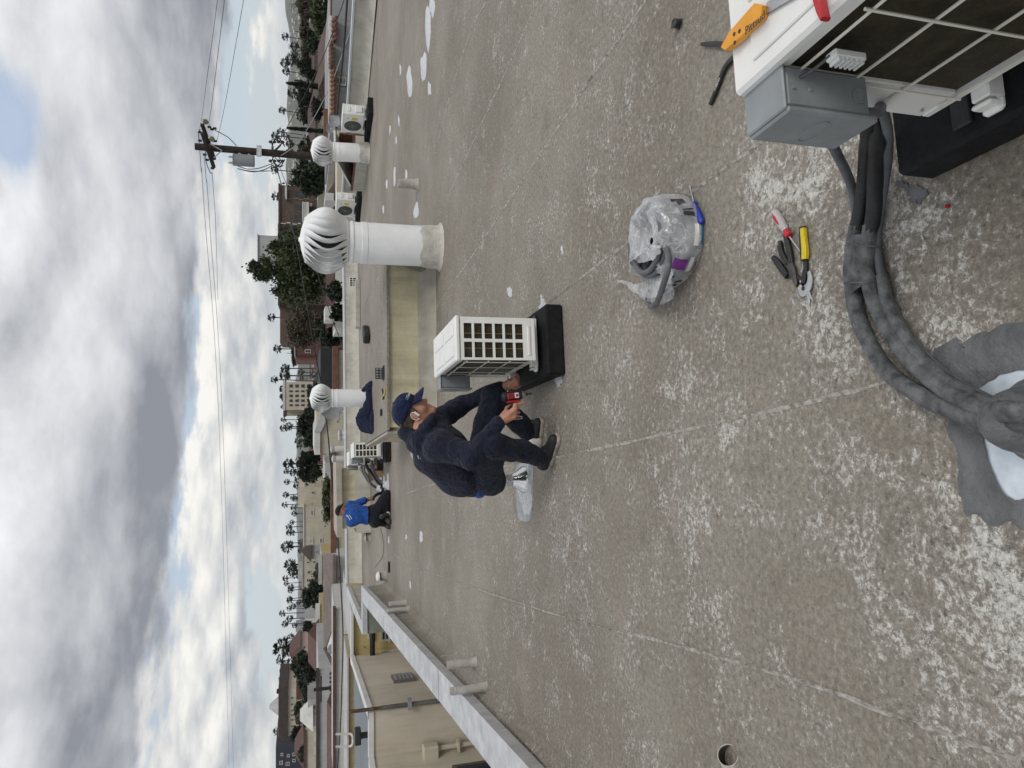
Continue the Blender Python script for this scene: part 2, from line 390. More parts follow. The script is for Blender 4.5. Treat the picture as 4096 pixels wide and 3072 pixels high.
MB().hexa([z_(p, -3.5) for p in (wA, wB, wB+nW*PW, wA+nW*PW)], [z_(wA, cz(wA.y)), z_(wB, cz(wB.y)), z_(wB+nW*PW, cz(wB.y)), z_(wA+nW*PW, cz(wA.y))]).build('wall', M_CANT, lp)
mbc = MB(); N = 90; vs = []
for i in range(N+1):
    p = wA+(wB-wA)*(i/N); j = mnoise.noise((p.y*1.3, 2, 0))*.04; top_ = max(.05, cz(p.y)-.075)
    for k_, (o, z) in enumerate([(.0, top_), (-.008, top_*.6), (-.02, .06), (-.055-j*.4, .018), (-.13-j, .001)]): vs.append(p+nW*(o-.004+mnoise.noise((p.y*4, k_, 9))*.006)+Vector((0, 0, z+mnoise.noise((p.y*5, k_, 5))*.007*(k_ < 4))))
mbc.add(vs, [(i*5+j, i*5+j+1, (i+1)*5+j+1, (i+1)*5+j) for i in range(N) for j in range(4)]).build('cant_strip', M_ROOF, lp, 60)
cuts = [-3, 1.2, 4.35, 7.4, 11.2, 15.22]
for i in range(5):
    s0, s1 = (cuts[i]-wA.y)/(wB.y-wA.y), (cuts[i+1]-wA.y)/(wB.y-wA.y); a_, b_ = wA.lerp(wB, s0+.0004), wA.lerp(wB, s1-.0004); e_ = .004*(i % 2); mb = MB()
    q = lambda p, o, z: p+nW*o+Vector((0, 0, z))
    za, zb = cz(a_.y)+.001+e_, cz(b_.y)+.001+e_; o0, o1 = -.035, PW+.03
    mb.hexa([q(a_, o0, za), q(b_, o0, zb), q(b_, o1, zb), q(a_, o1, za)], [q(a_, o0, za+.02), q(b_, o0, zb+.02), q(b_, o1, zb+.02), q(a_, o1, za+.02)])
    for o_ in (o0-.001, o1-.005): mb.hexa([q(a_, o_, za-.075), q(b_, o_, zb-.075), q(b_, o_+.006, zb-.075), q(a_, o_+.006, za-.075)], [q(a_, o_, za+.019), q(b_, o_, zb+.019), q(b_, o_+.006, zb+.019), q(a_, o_+.006, za+.019)])
    mb.build('coping_panel', M_GALV, lp)
# return at the far end towards the left
COPZ = cz(wB.y)
mb = MB(); mb.wall(wB+nW*PW, wB+nW*.9, -3.5, COPZ, PW); mb.build('return_wall', mat('green_stain', (.20, .215, .17), .8, var=.2, vscale=3), lp)
coping_run(lp, wB+nW*(PW+.035), wB+nW*.9, PW, COPZ, 1)
# far parapet, left part (pale coating, thin white metal trim on top)
fp = thing('parapet_wall', 'cream coated parapet with a thin white metal edge behind the yellow stucco box', 'parapet')
def far_parapet(root, a, b, h, panels, rough=.0, th=.22):
    a = Vector(a); b = Vector(b); d = (b-a).normalized(); n = Vector((-d.y, d.x, 0)); mb = MB(); N = 40; vs = []
    for i in range(N+1):
        p = a+(b-a)*(i/N)
        for k_, (o, z) in enumerate([(.22, h), (.0, h), (-.02, h*.55), (-.06, .16), (-.16, .05), (-.28, .001)]):
            w_ = mnoise.noise((p.x*1.7, p.y*1.7, k_*3.1)); vs.append(p+n*(o+w_*.012*(0 < k_))+Vector((0, 0, z+w_*.01*(1 < k_ < 5))))
    mb.add(vs, [(i*6+j, i*6+j+1, (i+1)*6+j+1, (i+1)*6+j) for i in range(N) for j in range(5)]); mb.build('wall', M_PARA, root, 50)
    mb = MB(); mb.wall(a, b, -3, h-.002, .20, .02); mb.build('wall_core', M_PARA, root)
    L = (b-a).length
    for i in range(panels):
        mb = MB(); mb.wall(a+d*(L*i/panels+.004), a+d*(L*(i+1)/panels-.004), h, h+.05, .25, -.02); mb.build('edge_trim', M_WHITEMET, root)
far_parapet(fp, pFM, pFL, .38, 7) if False else far_parapet(fp, pFL, pFM, .40, 8)
rp = thing('parapet_wall', 'cream coated parapet with grey metal edge beside the grey stucco building', 'parapet')
far_parapet(rp, pFM+Vector((.15, -.2, 0)), pNR, .46, 7)
lf = thing('parapet_wall', 'short parapet stub with metal cap above the yellow wing', 'parapet')
MB().wall(Vector((-5.15, 15.6, 0)), Vector((-5.9, 21.3, 0)), -3.5, .40, .2).build('wall', M_PARA, lf); coping_run(lf, (-5.15, 15.6, 0), (-5.9, 21.3, 0), .2, .40, 3)

# ================================================================== raised roof box (stucco curb) in the middle
rb = thing('raised_roof_box', 'low stucco box with yellow streaked side and flat brown top behind the crouching worker', 'roof box')
DZ = .58
dA, dB, dC, dD = Vector((-.545, 9.03, 0)), Vector((1.55, 9.14, 0)), Vector((1.37, 12.6, 0)), Vector((-1.0, 12.4, 0))
mb = MB(); up_ = lambda v, z: Vector((v.x, v.y, z))
mb.hexa([up_(v, .0) for v in (dA, dB, dC, dD)], [up_(v, DZ) for v in (dA, dB, dC, dD)]); mb.build('wall', M_YSTUC, rb)
mb = MB(); o_ = .035
mb.hexa([up_(v, DZ+.001) for v in (dA+Vector((-o_, -o_, 0)), dB+Vector((o_, -o_, 0)), dC+Vector((o_, o_, 0)), dD+Vector((-o_, o_, 0)))], [up_(v, DZ+.03) for v in (dA+Vector((-o_, -o_, 0)), dB+Vector((o_, -o_, 0)), dC+Vector((o_, o_, 0)), dD+Vector((-o_, o_, 0)))]); mb.build('deck', M_ROOF, rb)
mb = MB(); vs = []; N = 40                     # turned-up membrane along the foot of the front wall
for i in range(N+1):
    p = dA+(dB-dA)*(i/N)+Vector((-.02+.04*i/N, 0, 0))
    for k_, (o, z) in enumerate([(-.0, .215), (-.02, .21), (-.035, .12), (-.07, .03), (-.16, .001)]): vs.append(p+Vector((0, o+mnoise.noise((p.x*4, k_, 1))*.008, z+(.008*mnoise.noise((p.x*5, k_, 7)) if k_ < 4 else 0))))
mb.add(vs, [(i*5+j, i*5+j+1, (i+1)*5+j+1, (i+1)*5+j) for i in range(N) for j in range(4)]).build('turned_up_membrane', M_CANT, rb, 60)
mb = MB(); mb.add([up_(dB, .0)+Vector((-.18, -.03, 0)), up_(dB, DZ)+Vector((.02, -.04, 0)), up_(dB, 0)+Vector((.22, -.12, 0)), up_(dC, DZ)+Vector((.03, 0, 0)), up_(dC, 0)+Vector((.35, 0, 0))], [(0, 1, 2), (1, 3, 4, 2)]).build('saddle', M_ROOF, rb)
# left side board of the box: pale edge above a rusty board
mb = MB(); mb.wall(dD+Vector((-.05, 0, 0)), dA+Vector((-.05, 0, 0)), DZ-.10, DZ+.028, .03, -.03).build('edge_board', M_CANT, rb)
# second stucco box behind the kneeling worker
b2 = thing('raised_roof_box', 'cream stucco roof box with overhanging flat top behind the kneeling worker in blue', 'roof box')
q0 = PY(1480, 2130, 18.2); q1 = PY(1480, 1872, 18.8)
mb = MB(); qa, qb = Vector((q0.x, 18.2, 0)), Vector((q1.x, 18.75, 0)); qn = Vector((-.1, 1, 0))*1.9
mb.hexa([qa, qb, qb+qn, qa+qn], [up_(v, .36) for v in (qa, qb, qb+qn, qa+qn)]); mb.build('curb', M_PARA, b2)
qa2, qb2 = qa+Vector((.12, .06, 0)), qb+Vector((0, .06, 0))
mb = MB(); mb.hexa([up_(v, .362) for v in (qa2, qb2, qb2+qn*.95, qa2+qn*.95)], [up_(v, .70) for v in (qa2, qb2, qb2+qn*.95, qa2+qn*.95)]); mb.build('wall', M_YSTUC, b2)
mb = MB(); ov = Vector((.18, 0, 0)); oy = Vector((0, .16, 0)); mb.hexa([up_(v, .702) for v in (qa2-ov-oy, qb2+ov-oy, qb2+qn+ov, qa2+qn-ov)], [up_(v, .84) for v in (qa2-ov-oy, qb2+ov-oy, qb2+qn+ov, qa2+qn-ov)]); mb.build('roof_slab', M_CANT, b2)
# ================================================================== turbine ventilators
M_VENT = mat('vent_white', (.80, .81, .81), .45, .0, var=.04, vscale=4, streak=.10)
M_SHADE = mat('opening_shade', (.02, .018, .016), .8)  # near-black colour standing in for the shade inside openings
M_COATF = mat('foot_coating', (.56, .54, .48), .75, var=.14, vscale=9, bump=.9, bscale=38)
def ventilator(label, loc, rp, hp, lean=0., foot=True, nv=22):
    v = thing('turbine_ventilator', label, 'roof vent', loc, 0, 'turbine ventilators on the roof'); v.rotation_euler = (0, lean, 0)
    k = rp/.245
    MB().lathe([(rp*1.0, .0), (rp*1.0, hp*.80), (rp*1.02, hp*.80+.004), (rp*1.02, hp*.86), (rp*.99, hp*.86+.003), (rp*.99, hp-.06*k), (rp*1.035, hp-.055*k), (rp*1.035, hp-.035*k), (rp*.985, hp-.03*k), (rp*.985, hp)], 40, cap0=False, cap1=False).build('stack', M_VENT, v, 35)
    if foot:
        pr = [(rp*1.22, .002), (rp*1.13, .012), (rp*1.08, .05*k), (rp*1.06, .16*k), (rp*1.015, .24*k), (rp*1.0, .25*k)]
        mb = MB(); n = 40; vs = []
        for i, (r_, z) in enumerate(pr):
            for j in range(n):
                a = 2*math.pi*j/n; w = mnoise.noise((math.cos(a)*2, math.sin(a)*2, i*.7)); vs.append((r_*(1+.03*w)*math.cos(a), r_*(1+.03*w)*math.sin(a), max(.001, z*(1+.25*w))))
        mb.add(vs, [(i*n+j, i*n+(j+1) % n, (i+1)*n+(j+1) % n, (i+1)*n+j) for i in range(len(pr)-1) for j in range(n)]).build('coated_foot', M_COATF, v, 60)
    H = .50*k; z0 = hp
    MB().lathe([(rp*1.03, z0+.003), (rp*1.06, z0+.005), (rp*1.06, z0+.018*k), (rp*1.02, z0+.02*k)], 40, cap0=False, cap1=False).build('base_ring', M_VENT, v, 35)
    MB().lathe([(rp*.90, z0), (rp*.90, z0+.06*k)], 24, cap0=True, cap1=True).build('throat', M_SHADE, v, 40)
    MB().lathe([(rp*.40, z0+.06*k), (rp*.40, z0+H*.9)], 24).build('shade_core', M_SHADE, v, 40)  # added dark core, painted to stand for the shaded inside of the head
    MB().lathe([(rp*.92, z0+H-.005), (rp*.90, z0+H+.004*k), (rp*.45, z0+H+.035*k), (rp*.12, z0+H+.05*k), (rp*.10, z0+H+.062*k), (.004, z0+H+.064*k)], 32).build('cap', M_VENT, v, 35)
    # vane: bulging strip, its leading edge standing out over the next
    nz = 11; vs = []; fs = []; step = 2*math.pi/nv; nw = 4
    for i in range(nz):
        t = i/(nz-1); s_ = math.sin(math.pi*(t*.90+.06)); r_ = rp*(.90+.70*s_**.85); z = z0+.016*k+(H-.018*k)*t
        tw = .12*(t-.5)-.34*math.cos(math.pi*(t-.5))
        wd = step*(1.0-.46*math.sin(math.pi*t))
        for j in range(nw):
            u = j/(nw-1); rr = r_*(1-.24*math.sin(math.pi*t)**.6*(1-u))+.008*k*math.sin(math.pi*u); a = tw+(u-.5)*wd
            vs.append((rr*math.cos(a), rr*math.sin(a), z))
    for i in range(nz-1):
        for j in range(nw-1): fs.append((i*nw+j, i*nw+j+1, (i+1)*nw+j+1, (i+1)*nw+j))
    base = MB().add(vs, fs).build('vane', M_VENT, v, 180)
    for q in range(1, nv):
        c = base.copy(); COL.objects.link(c); c.parent = v; c.rotation_euler = (0, 0, q*step)
    base.rotation_euler = (0, 0, 0)
    return v
ventilator('large white turbine ventilator on a wide stack, beside the end of the yellow stucco box', (1.69, 8.70, 0), .245, 1.11)
ventilator('small white turbine ventilator on the brown deck with a navy jacket at its foot', P(1478, 1592, .61), .142, .60, foot=False)
ventilator('white turbine ventilator between the open hatch and the condenser beside flat antennas', (6.0, 18.85, 0), .235, .93, lean=R(-2.2))

# ================================================================== condensers
M_ACW = mat('condenser_paint', (.74, .74, .71), .42, var=.04, vscale=6, streak=.05)
M_COIL = mat('coil_fins', (.050, .040, .022), .5, .5, var=.3, vscale=30, bump=.25, bscale=220)
M_WIRE = mat('guard_wire', (.68, .66, .58), .45, var=.05)
M_GBOX = mat('grey_box_paint', (.235, .255, .265), .5, var=.08, vscale=12)
M_COND = mat('grey_conduit', (.105, .112, .122), .5, var=.18, vscale=18)
M_PAD = mat('black_pad', (.013, .0135, .015), .8, var=.3, vscale=14, bump=.25, bscale=80, spec=.2)
M_YEL = mat('yellow_label', (.72, .52, .03), .5, var=.05)
M_STEEL = mat('steel', (.5, .5, .5), .35, .9, var=.1, vscale=30)
M_INK = mat('dark_ink', (.03, .03, .035), .6)
def pad(label, c, L=.95, wd=.46, h=.12, rz=AX, group='condenser pads'):
    p = thing('equipment_pad', label, 'pad', c, rz, group)
    MB().box((0, 0, h/2), (wd, L, h), bev=.012).build('block', M_PAD, p)
    for s_ in (-1, 1): MB().box((0, s_*L*.28, h+.006), (wd*.86, .05, .012), bev=.003).build('rail', M_BLACKRUB, p)
    return p
def condenser(label, loc, rz, w=.77, d=.275, h=.52, z0=.05, extras=True, group='outdoor condensers on the roof', near=False):
    a = thing('condenser_unit', label, 'air conditioner', loc, rz, group)
    zb, zt = z0, z0+h; t = .012; hx, hy = d/2, w/2; zm = (zb+zt)/2
    MB().box((0, 0, zb+.012), (d, w, .024), bev=.004).build('base_tray', M_ACW, a)
    mb = MB(); mb.box((0, 0, zt-.012), (d+.014, w+.014, .03), bev=.008); mb.build('lid', M_ACW, a, 30)
    lid = a.children[-1] if False else [c for c in a.children if c.name.startswith('lid')][0]
    for i, (yy, ll) in enumerate(((-w*.26, w*.36), (w*.20, w*.42))):
        for xx in (-d*.26, d*.22):
            MB().box((xx, yy, zt+.0052), (d*.26, ll, .006), bev=.0028).build('pressed_rib', M_ACW, lid, 30)
    # fan side
    mb = MB(); mb.box((hx-t/2, 0, zm), (t, w-.002, h-.05), bev=.003); mb.build('front_panel', M_ACW, a)
    fr = h*.40; fy = -w*.13; FM = Matrix.Translation((hx+.001, fy, zm)) @ Matrix.Rotation(R(90), 4, 'Y')
    fan = MB().lathe([(fr, 0), (fr, .004)], 32, M=FM).build('fan_shade_disc', M_SHADE, a)  # dark disc on the solid panel, shade of the fan recess as colour
    g = MB()
    for q in range(1, 9): rr = fr*q/8; g.tube([FM @ Vector((rr*math.cos(x_), rr*math.sin(x_), .013)) for x_ in [2*math.pi*j/24 for j in range(24)]], .0026, 4, closed=True)
    for q in range(8): x_ = math.pi*q/8; g.tube([FM @ Vector((fr*s_*math.cos(x_), fr*s_*math.sin(x_), .012)) for s_ in (-1, 1)], .003, 4)
    g.build('fan_guard', M_GBOX, fan)
    MB().box((hx+.002, w*.26, zm-.03), (.003, .10, .14)).build('energy_label', M_YEL, a)
    mk = MB()
    for q in range(3): x_ = 2*math.pi*q/3+math.pi/2; mk.box((hx+.002, w*.26+.018*math.cos(x_), zm+.13+.018*math.sin(x_)), (.003, .016, .016))
    mk.build('badge', M_INK, a)
    # coil side with twelve openings (two columns, six rows)
    sp = MB(); yy = -hy+t/2; ox, oz = d*.36, (h-.13)/6*.80; px_ = d*.435; pz_ = (h-.12)/6; xc = [-px_/2-.012, px_/2-.012]; zc = [zb+.075+pz_*(i+.5) for i in range(6)]
    xs = [-hx+.001]+[v for x_ in xc for v in (x_-ox/2, x_+ox/2)]+[hx-.001]; zs = [zb+.026]+[v for z_ in zc for v in (z_-oz/2, z_+oz/2)]+[zt-.03]
    for i in range(0, len(xs)-1, 2): sp.box(((xs[i]+xs[i+1])/2, yy, (zs[0]+zs[-1])/2), (xs[i+1]-xs[i], t, zs[-1]-zs[0]))
    for i in range(1, len(xs)-1, 2):
        for j in range(0, len(zs)-1, 2): sp.box(((xs[i]+xs[i+1])/2, yy, (zs[j]+zs[j+1])/2), (xs[i+1]-xs[i], t-.001, zs[j+1]-zs[j]))
    sp.build('side_panel', M_ACW, a)
    MB().box((-.01, -hy-.003, zb+.045), (d*.7, .006, .018), bev=.0028).build('pressed_rib', M_ACW, a)
    # valve end
    mb = MB(); mb.box((0, hy-t/2, zm), (d-.004, t, h-.05)); mb.build('end_panel', M_ACW, a)
    MB().box((.0, hy+.018, zm-.12), (d*.6, .036, h*.34), bev=.012).build('valve_cover', M_ACW, a, 30)
    MB().box((.0, hy+.008, zm+.12), (d*.5, .016, h*.16), bev=.007).build('hand_grip', M_ACW, a, 30)
    # coil and its guard on the back
    cm = MB(); cm.box((-hx+.026, -.02, zm-.002), (.03, w-.10, h-.056)); cm.box((-.01, -hy+.036, zm-.002), (d-.06, .03, h-.056)); cm.build('coil', M_COIL, a)
    MB().box((-hx+.008, hy-.052, zm), (.014, .10, h-.054), bev=.003).build('back_panel', M_ACW, a)
    MB().box((-hx+.007, 0, zt-.036), (.014, w-.006, .018)).build('back_rail', M_ACW, a)
    gw = MB(); xw = -hx-.006; r_ = .0034
    ys = [-hy+.03+i*(w-.13)/3 for i in range(4)]; zz = [zb+.03, zb+.03+(h-.10)*.34, zb+.03+(h-.10)*.67, zb+.03+(h-.10)]
    for z_ in zz: gw.tube([(xw, -hy+.004, z_), (xw, hy-.055, z_)], r_, 6)
    for y_ in ys: gw.tube([(xw-.004, y_, zz[0]-.012), (xw-.004, y_, zt-.05)], r_, 6)
    gw.build('wire_guard', M_WIRE, a, 60)
    tb = MB()
    for xx in (-.06, -.015, .035): tb.tube([(xx, -hy+.017, zb+.05), (xx, -hy+.017, zt-.05)], .0035, 6)
    tb.build('coil_tubes', mat('copper', (.32, .22, .09), .4, .8), a, 60)
    for y_ in (-w*.33, w*.33):
        f_ = MB(); f_.box((0, y_, z0*.5), (d+.05, .045, z0*.98), bev=.004); f_.box((-hx-.036, y_, .012), (.034, .05, .022), bev=.008); f_.box((-hx-.036, y_, .036), (.012, .05, .03), bev=.005); f_.build('foot', M_ACW, a)
    for (y_, z_) in ((-hy+.02, zt-.06), (hy-.03, zt-.09), (hy-.03, zb+.05)):
        MB().lathe([(.004, 0), (.0035, .003)], 8, M=Matrix.Translation((-hx-.001, y_, z_)) @ Matrix.Rotation(R(-90), 4, 'Y')).build('screw', M_STEEL, a)
    if extras:
        bz = zt-.235; bx = MB(); bx.box((-hx-.046, hy-.062, bz+.105), (.088, .118, .205), bev=.006); db = bx.build('disconnect_box', M_GBOX, a, 30)
        MB().box((-hx-.098, hy-.062, bz+.101), (.014, .130, .221), bev=.004).build('cover', M_GBOX, db, 30)
        MB().box((-hx-.046, hy-.062, bz+.214), (.105, .128, .008), bev=.003).build('rain_lip', M_GBOX, db)
        lm = Matrix.Translation((-hx-.106, hy-.062, bz+.10)) @ Matrix.Rotation(R(-90), 4, 'Z') @ Matrix.Rotation(R(90), 4, 'X')
        MB().tube([lm @ Vector((.042*math.cos(x_), .022*math.sin(x_), 0)) for x_ in [2*math.pi*j/28 for j in range(28)]], .0014, 5, closed=True).build('embossed_oval', M_GBOX, db, 60)
        MB().lathe([(.017, 0), (.017, .003), (.013, .003), (.013, .001)], 20, M=Matrix.Translation((-hx-.05, hy-.122, bz+.03)) @ Matrix.Rotation(R(90), 4, 'X')).build('knockout', M_GBOX, db, 30)
        for z_ in (bz+.15, bz+.19): MB().lathe([(.005, 0), (.004, .003)], 10, M=Matrix.Translation((-hx-.05, hy-.121, z_)) @ Matrix.Rotation(R(90), 4, 'X')).build('rivet', M_GBOX, db, 30)
    return a
def at_corner(fl, w=.77, d=.275):   # unit centre from its near-left lower corner
    return Vector((fl[0], fl[1], 0)) + BV*(d/2) + AV*(w/2)
c1 = Vector((.63, 1.345, 0)) - AV*.385 + BV*.1375
PADH = .12
pad('black foam pad under the condenser with hoses and tools', Vector((.54, 1.505, 0)) + BV*.23 - AV*.475)
condenser('white condenser with an orange tool on its lid, beside the thick hose bundle', c1+Vector((0, 0, PADH+.012)), AX, near=True)
c2 = at_corner((.15, 4.325))
pad('black foam pad with white sealant dabs, under the condenser being fitted', c2+Vector((-.01, .05, 0)))
condenser('white condenser being bolted down by the crouching worker in navy', c2+Vector((0, 0, PADH+.012)), AX)
c3 = at_corner((-1.395, 13.93))
pad('black foam pad of the condenser beside the cardboard box', c3+Vector((-.02, .02, 0)), h=.13)
condenser('white condenser with slatted side in front of its twin, beside the cardboard box', c3+Vector((0, 0, .142)), AX)
c4_ = at_corner((-1.70, 15.35))
pad('black foam pad of the condenser standing behind its twin', c4_+Vector((-.02, .02, 0)), h=.13)
condenser('white condenser half hidden behind its twin near the kneeling worker', c4_+Vector((0, 0, .142)), AX)
PR = math.atan2(-.59, -.81)-R(22)
c5 = P(1486, 480)+Vector((.02, .10, 0))
pad('black foam pad of the condenser beside the flat antennas', c5, L=1.25, rz=PR, h=.13); condenser('white condenser with yellow label beside the flat grey antennas', c5+Vector((0, 0, .142)), PR, extras=False)
c6 = P(1443, 822)+Vector((0, .05, 0))
pad('black foam pad of the condenser beyond the open hatch', c6, L=1.2, rz=PR+R(12), h=.13); condenser('white condenser with yellow label between the open hatch and large ventilator', c6+Vector((0, 0, .142)), PR+R(12), extras=False)
# white brushed sealant holding the pad corners
dab = random.Random(3)
for (px_, py_) in ((2175, 1215), (2215, 1470), (2235, 1510)):
    px_blob(px_, py_, 16, 36, int(px_), h=.012)
M_DAB = M_WPATCH
for c_, s_ in ((P(2150, 1490, .05), .05), (P(2140, 1235, .05), .045)):
    pass

# ================================================================== hoses and roof jack in the foreground
M_HOSEB = mat('black_insulation', (.009, .009, .010), .55, var=.3, vscale=30)
M_HOSEG = mat('grey_painted_insulation', (.125, .13, .135), .6, var=.45, vscale=24, bump=.6, bscale=70, col2=(.028, .029, .031), detail=8)
def hose(name, pts, r, m, parent, k=8, n=10, wob=.0, seed=0):
    path = smooth_path(pts, k); rs = []
    for i, p in enumerate(path): rs.append(r*(1+wob*mnoise.noise((i*.23+seed*9, seed, 0))))
    return MB().tube(path, rs, n).build(name, m, parent, 60)
ls = thing('refrigerant_line_bundle', 'thick bundle of black hoses brushed with grey sealant curving into the roof flashing', 'hoses')
top = Vector((c1.x, c1.y, 0)) + AV*.41 - BV*.02
H1 = [top+Vector((0, 0, .36)), P(3475, 505, .27), P(3470, 590, .17), P(3462, 700, .085), P(3446, 820, .036), P(3427, 920, .030)]
G1 = [P(3428, 905, .03), P(3414, 1000, .03), P(3408, 1110, .03), P(3440, 1290, .03), P(3548, 1480, .034), P(3700, 1590, .045), P(3830, 1645, .07), P(3950, 1680, .10), P(4050, 1685, .12), P(4140, 1690, .10), P(4180, 1690, .0)]
H2 = [top+BV*.06+Vector((0, 0, .33)), P(3505, 520, .25), P(3506, 610, .15), P(3502, 740, .07), P(3496, 850, .036), P(3483, 930, .030)]
G2 = [P(3485, 900, .03), P(3476, 1000, .03), P(3474, 1110, .03), P(3532, 1275, .03), P(3632, 1425, .034), P(3752, 1535, .05), P(3868, 1605, .085), P(3975, 1640, .115), P(4060, 1650, .15), P(4150, 1660, .11), P(4190, 1665, .0)]
r1 = .0222
hose('black_line', H1, r1, M_HOSEB, ls); hose('black_line', H2, r1*1.02, M_HOSEB, ls)
hose('coated_line', G1, r1*1.07, M_HOSEG, ls, wob=.08, seed=1); hose('coated_line', G2, r1*1.08, M_HOSEG, ls, wob=.08, seed=2)
hose('coated_line', [P(3530, 1100, .03), P(3560, 1240, .028), P(3650, 1390, .03), P(3770, 1510, .045), P(3900, 1590, .08), P(4000, 1625, .12), P(4100, 1640, .10)], .018, M_HOSEG, ls, wob=.1, seed=4)
wp = smooth_path([P(3452, 940, .03), P(3445, 1000, .03), P(3441, 1060, .03), P(3442, 1125, .03), P(3452, 1160, .03)], 5); vs = []; nn_ = 18
for i, p in enumerate(wp):
    a_ = wp[max(i-1, 0)]; b_ = wp[min(i+1, len(wp)-1)]; d_ = (b_-a_).normalized(); s_ = Vector((-d_.y, d_.x, 0)).normalized()
    for j in range(nn_): x_ = 2*math.pi*j/nn_; k_ = 1+.05*mnoise.noise((i*.4, j*.6, 3)); vs.append(p+s_*(.047*k_*math.cos(x_))+Vector((0, 0, max(-.028, .0255*k_*math.sin(x_)*(abs(math.sin(x_))**-.25 if abs(math.sin(x_)) > .05 else 1)))))
MB().add(vs, [(i*nn_+j, i*nn_+(j+1) % nn_, (i+1)*nn_+(j+1) % nn_, (i+1)*nn_+j) for i in range(len(wp)-1) for j in range(nn_)]).build('tape_wrap', M_HOSEG, ls, 60)
for (pa, pb) in ((P(3388, 1135, .035), P(3500, 1130, .035)), (P(3512, 985, .035), P(3398, 975, .035))):
    a_, b_ = Vector(pa), Vector(pb); mid_ = (a_+b_)/2; ww = (b_-a_).length/2; d_ = (b_-a_).normalized()
    MB().tube([mid_+d_*(ww*.98*math.cos(x_))+Vector((0, 0, .037*math.sin(x_))) for x_ in [2*math.pi*j/20 for j in range(20)]], .003, 5, closed=True).build('cable_tie', M_HOSEG, ls, 60)
cw = thing('grey_conduit', 'thin grey flexible conduit looping from the disconnect box beside the hose bundle', 'conduit')
bx0 = Vector((c1.x, c1.y, 0)) + AV*(.385-.062) - BV*(.1375+.05)
hose('tube', [bx0+Vector((0, 0, .47)), bx0+Vector((.005, .0, .40)), P(3525, 430, .32), P(3550, 520, .24), P(3552, 620, .13), P(3540, 720, .06), P(3520, 850, .022), P(3508, 980, .018), P(3535, 1130, .018), P(3620, 1320, .018), P(3740, 1460, .022), P(3850, 1540, .04), P(3960, 1600, .09), P(4060, 1630, .13), P(4120, 1640, .08)], .0125, M_COND, cw)
MB().lathe([(.018, 0), (.018, .02), (.021, .022), (.021, .034), (.016, .036)], 14, c=tuple(bx0+Vector((0, 0, .45)))).build('connector', M_COND, cw, 40)
cw2 = thing('grey_conduit', 'short grey conduit dropping behind the disconnect box to the roof', 'conduit')
hose('tube', [bx0+AV*.05+Vector((0, 0, .46)), P(3310, 535, .32), P(3345, 610, .22), P(3385, 690, .12), P(3410, 760, .05), P(3425, 860, .02), P(3440, 960, .016)], .0135, M_COND, cw2)
rj = thing('roof_jack', 'galvanised roof flashing plate ringed with grey sealant where the hoses enter', 'roof flashing')
outer = [(3735, 1415), (3790, 1372), (3900, 1348), (4010, 1310), (4150, 1262), (4400, 1240), (4650, 1350), (4700, 1700), (4560, 2080), (4300, 2150), (4096, 2110), (3960, 2085), (3880, 2060), (3845, 1990), (3835, 1880), (3800, 1700), (3770, 1560)]
inner = [(3905, 1560), (3950, 1535), (4000, 1505), (4040, 1490), (4150, 1475), (4350, 1460), (4450, 1530), (4470, 1700), (4400, 1900), (4250, 1980), (4110, 1995), (4050, 1992), (4010, 1950), (3975, 1880), (3948, 1790), (3930, 1700), (3905, 1620)]
ro = smooth_path([P(*p) for p in outer], 9, True); ri = smooth_path([P(*p) for p in inner], 9, True); rr_ = random.Random(2)
vs = []; n_ = len(ro); rings = 6
for q in range(rings):
    t_ = q/(rings-1)
    for i in range(n_):
        p = ro[i].lerp(ri[i], t_)+Vector((mnoise.noise((ro[i].x*28, ro[i].y*28, q*.3)), mnoise.noise((ro[i].x*28, ro[i].y*28, 7+q*.3)), 0))*(.022 if q == 0 else .004)
        vs.append((p.x, p.y, .0012 if q == 0 else .0065+.002*mnoise.noise((p.x*16, p.y*45, 1))))
MB().add(vs, [(q*n_+i, q*n_+(i+1) % n_, (q+1)*n_+(i+1) % n_, (q+1)*n_+i) for q in range(rings-1) for i in range(n_)]).build('sealant_ring', M_SEAL, rj, 60)
pc = P(4180, 1720); MB().prism([(p.x, p.y) for p in [ro[i].lerp(ri[i], .70) for i in range(0, n_, 2)]], .0012, .0028).build('flashing_plate', mat('bright_zinc', (.62, .68, .74), .38, .35, var=.12, vscale=16, bump=.1, bscale=50), rj)
cc_ = P(4160, 1680); MB().lathe([(.10, .004), (.088, .012), (.078, .05), (.068, .09), (.055, .12), (.036, .14), (.012, .15)], 24, c=(cc_.x, cc_.y, 0), cap0=False).build('cone', M_SEAL, rj, 50)
# grey smear at the pad corner
blob_sheet('sealant_patch', M_SEAL, [P(3590, 735), P(3640, 725), P(3700, 750), P(3695, 800), P(3650, 790)], .0005, .006, roof, seed=77)
# ================================================================== helpers for small things
def axis_M(p0, p1, roll=0.):
    d = (Vector(p1)-Vector(p0)); q = d.to_track_quat('Z', 'Y').to_matrix().to_4x4()
    return Matrix.Translation(p0) @ q @ Matrix.Rotation(roll, 4, 'Z')
def rod(prof, p0, p1, n=14):
    L = (Vector(p1)-Vector(p0)).length
    return MB().lathe([(r, t*L) for r, t in prof], n, M=axis_M(p0, p1))
def glassy(name, col, alpha=.5):
    m = bpy.data.materials.new(name); m.use_nodes = True; t = NT(m.node_tree); b = t.n['Principled BSDF']
    b.inputs['Base Color'].default_value = c4(col); b.inputs['Roughness'].default_value = .15; b.inputs['Transmission Weight'].default_value = alpha; b.inputs['IOR'].default_value = 1.45
    return m
M_RED = mat('red_plastic', (.42, .012, .02), .4, var=.1); M_BLUE = mat('blue_plastic', (.012, .035, .30), .35, var=.1)
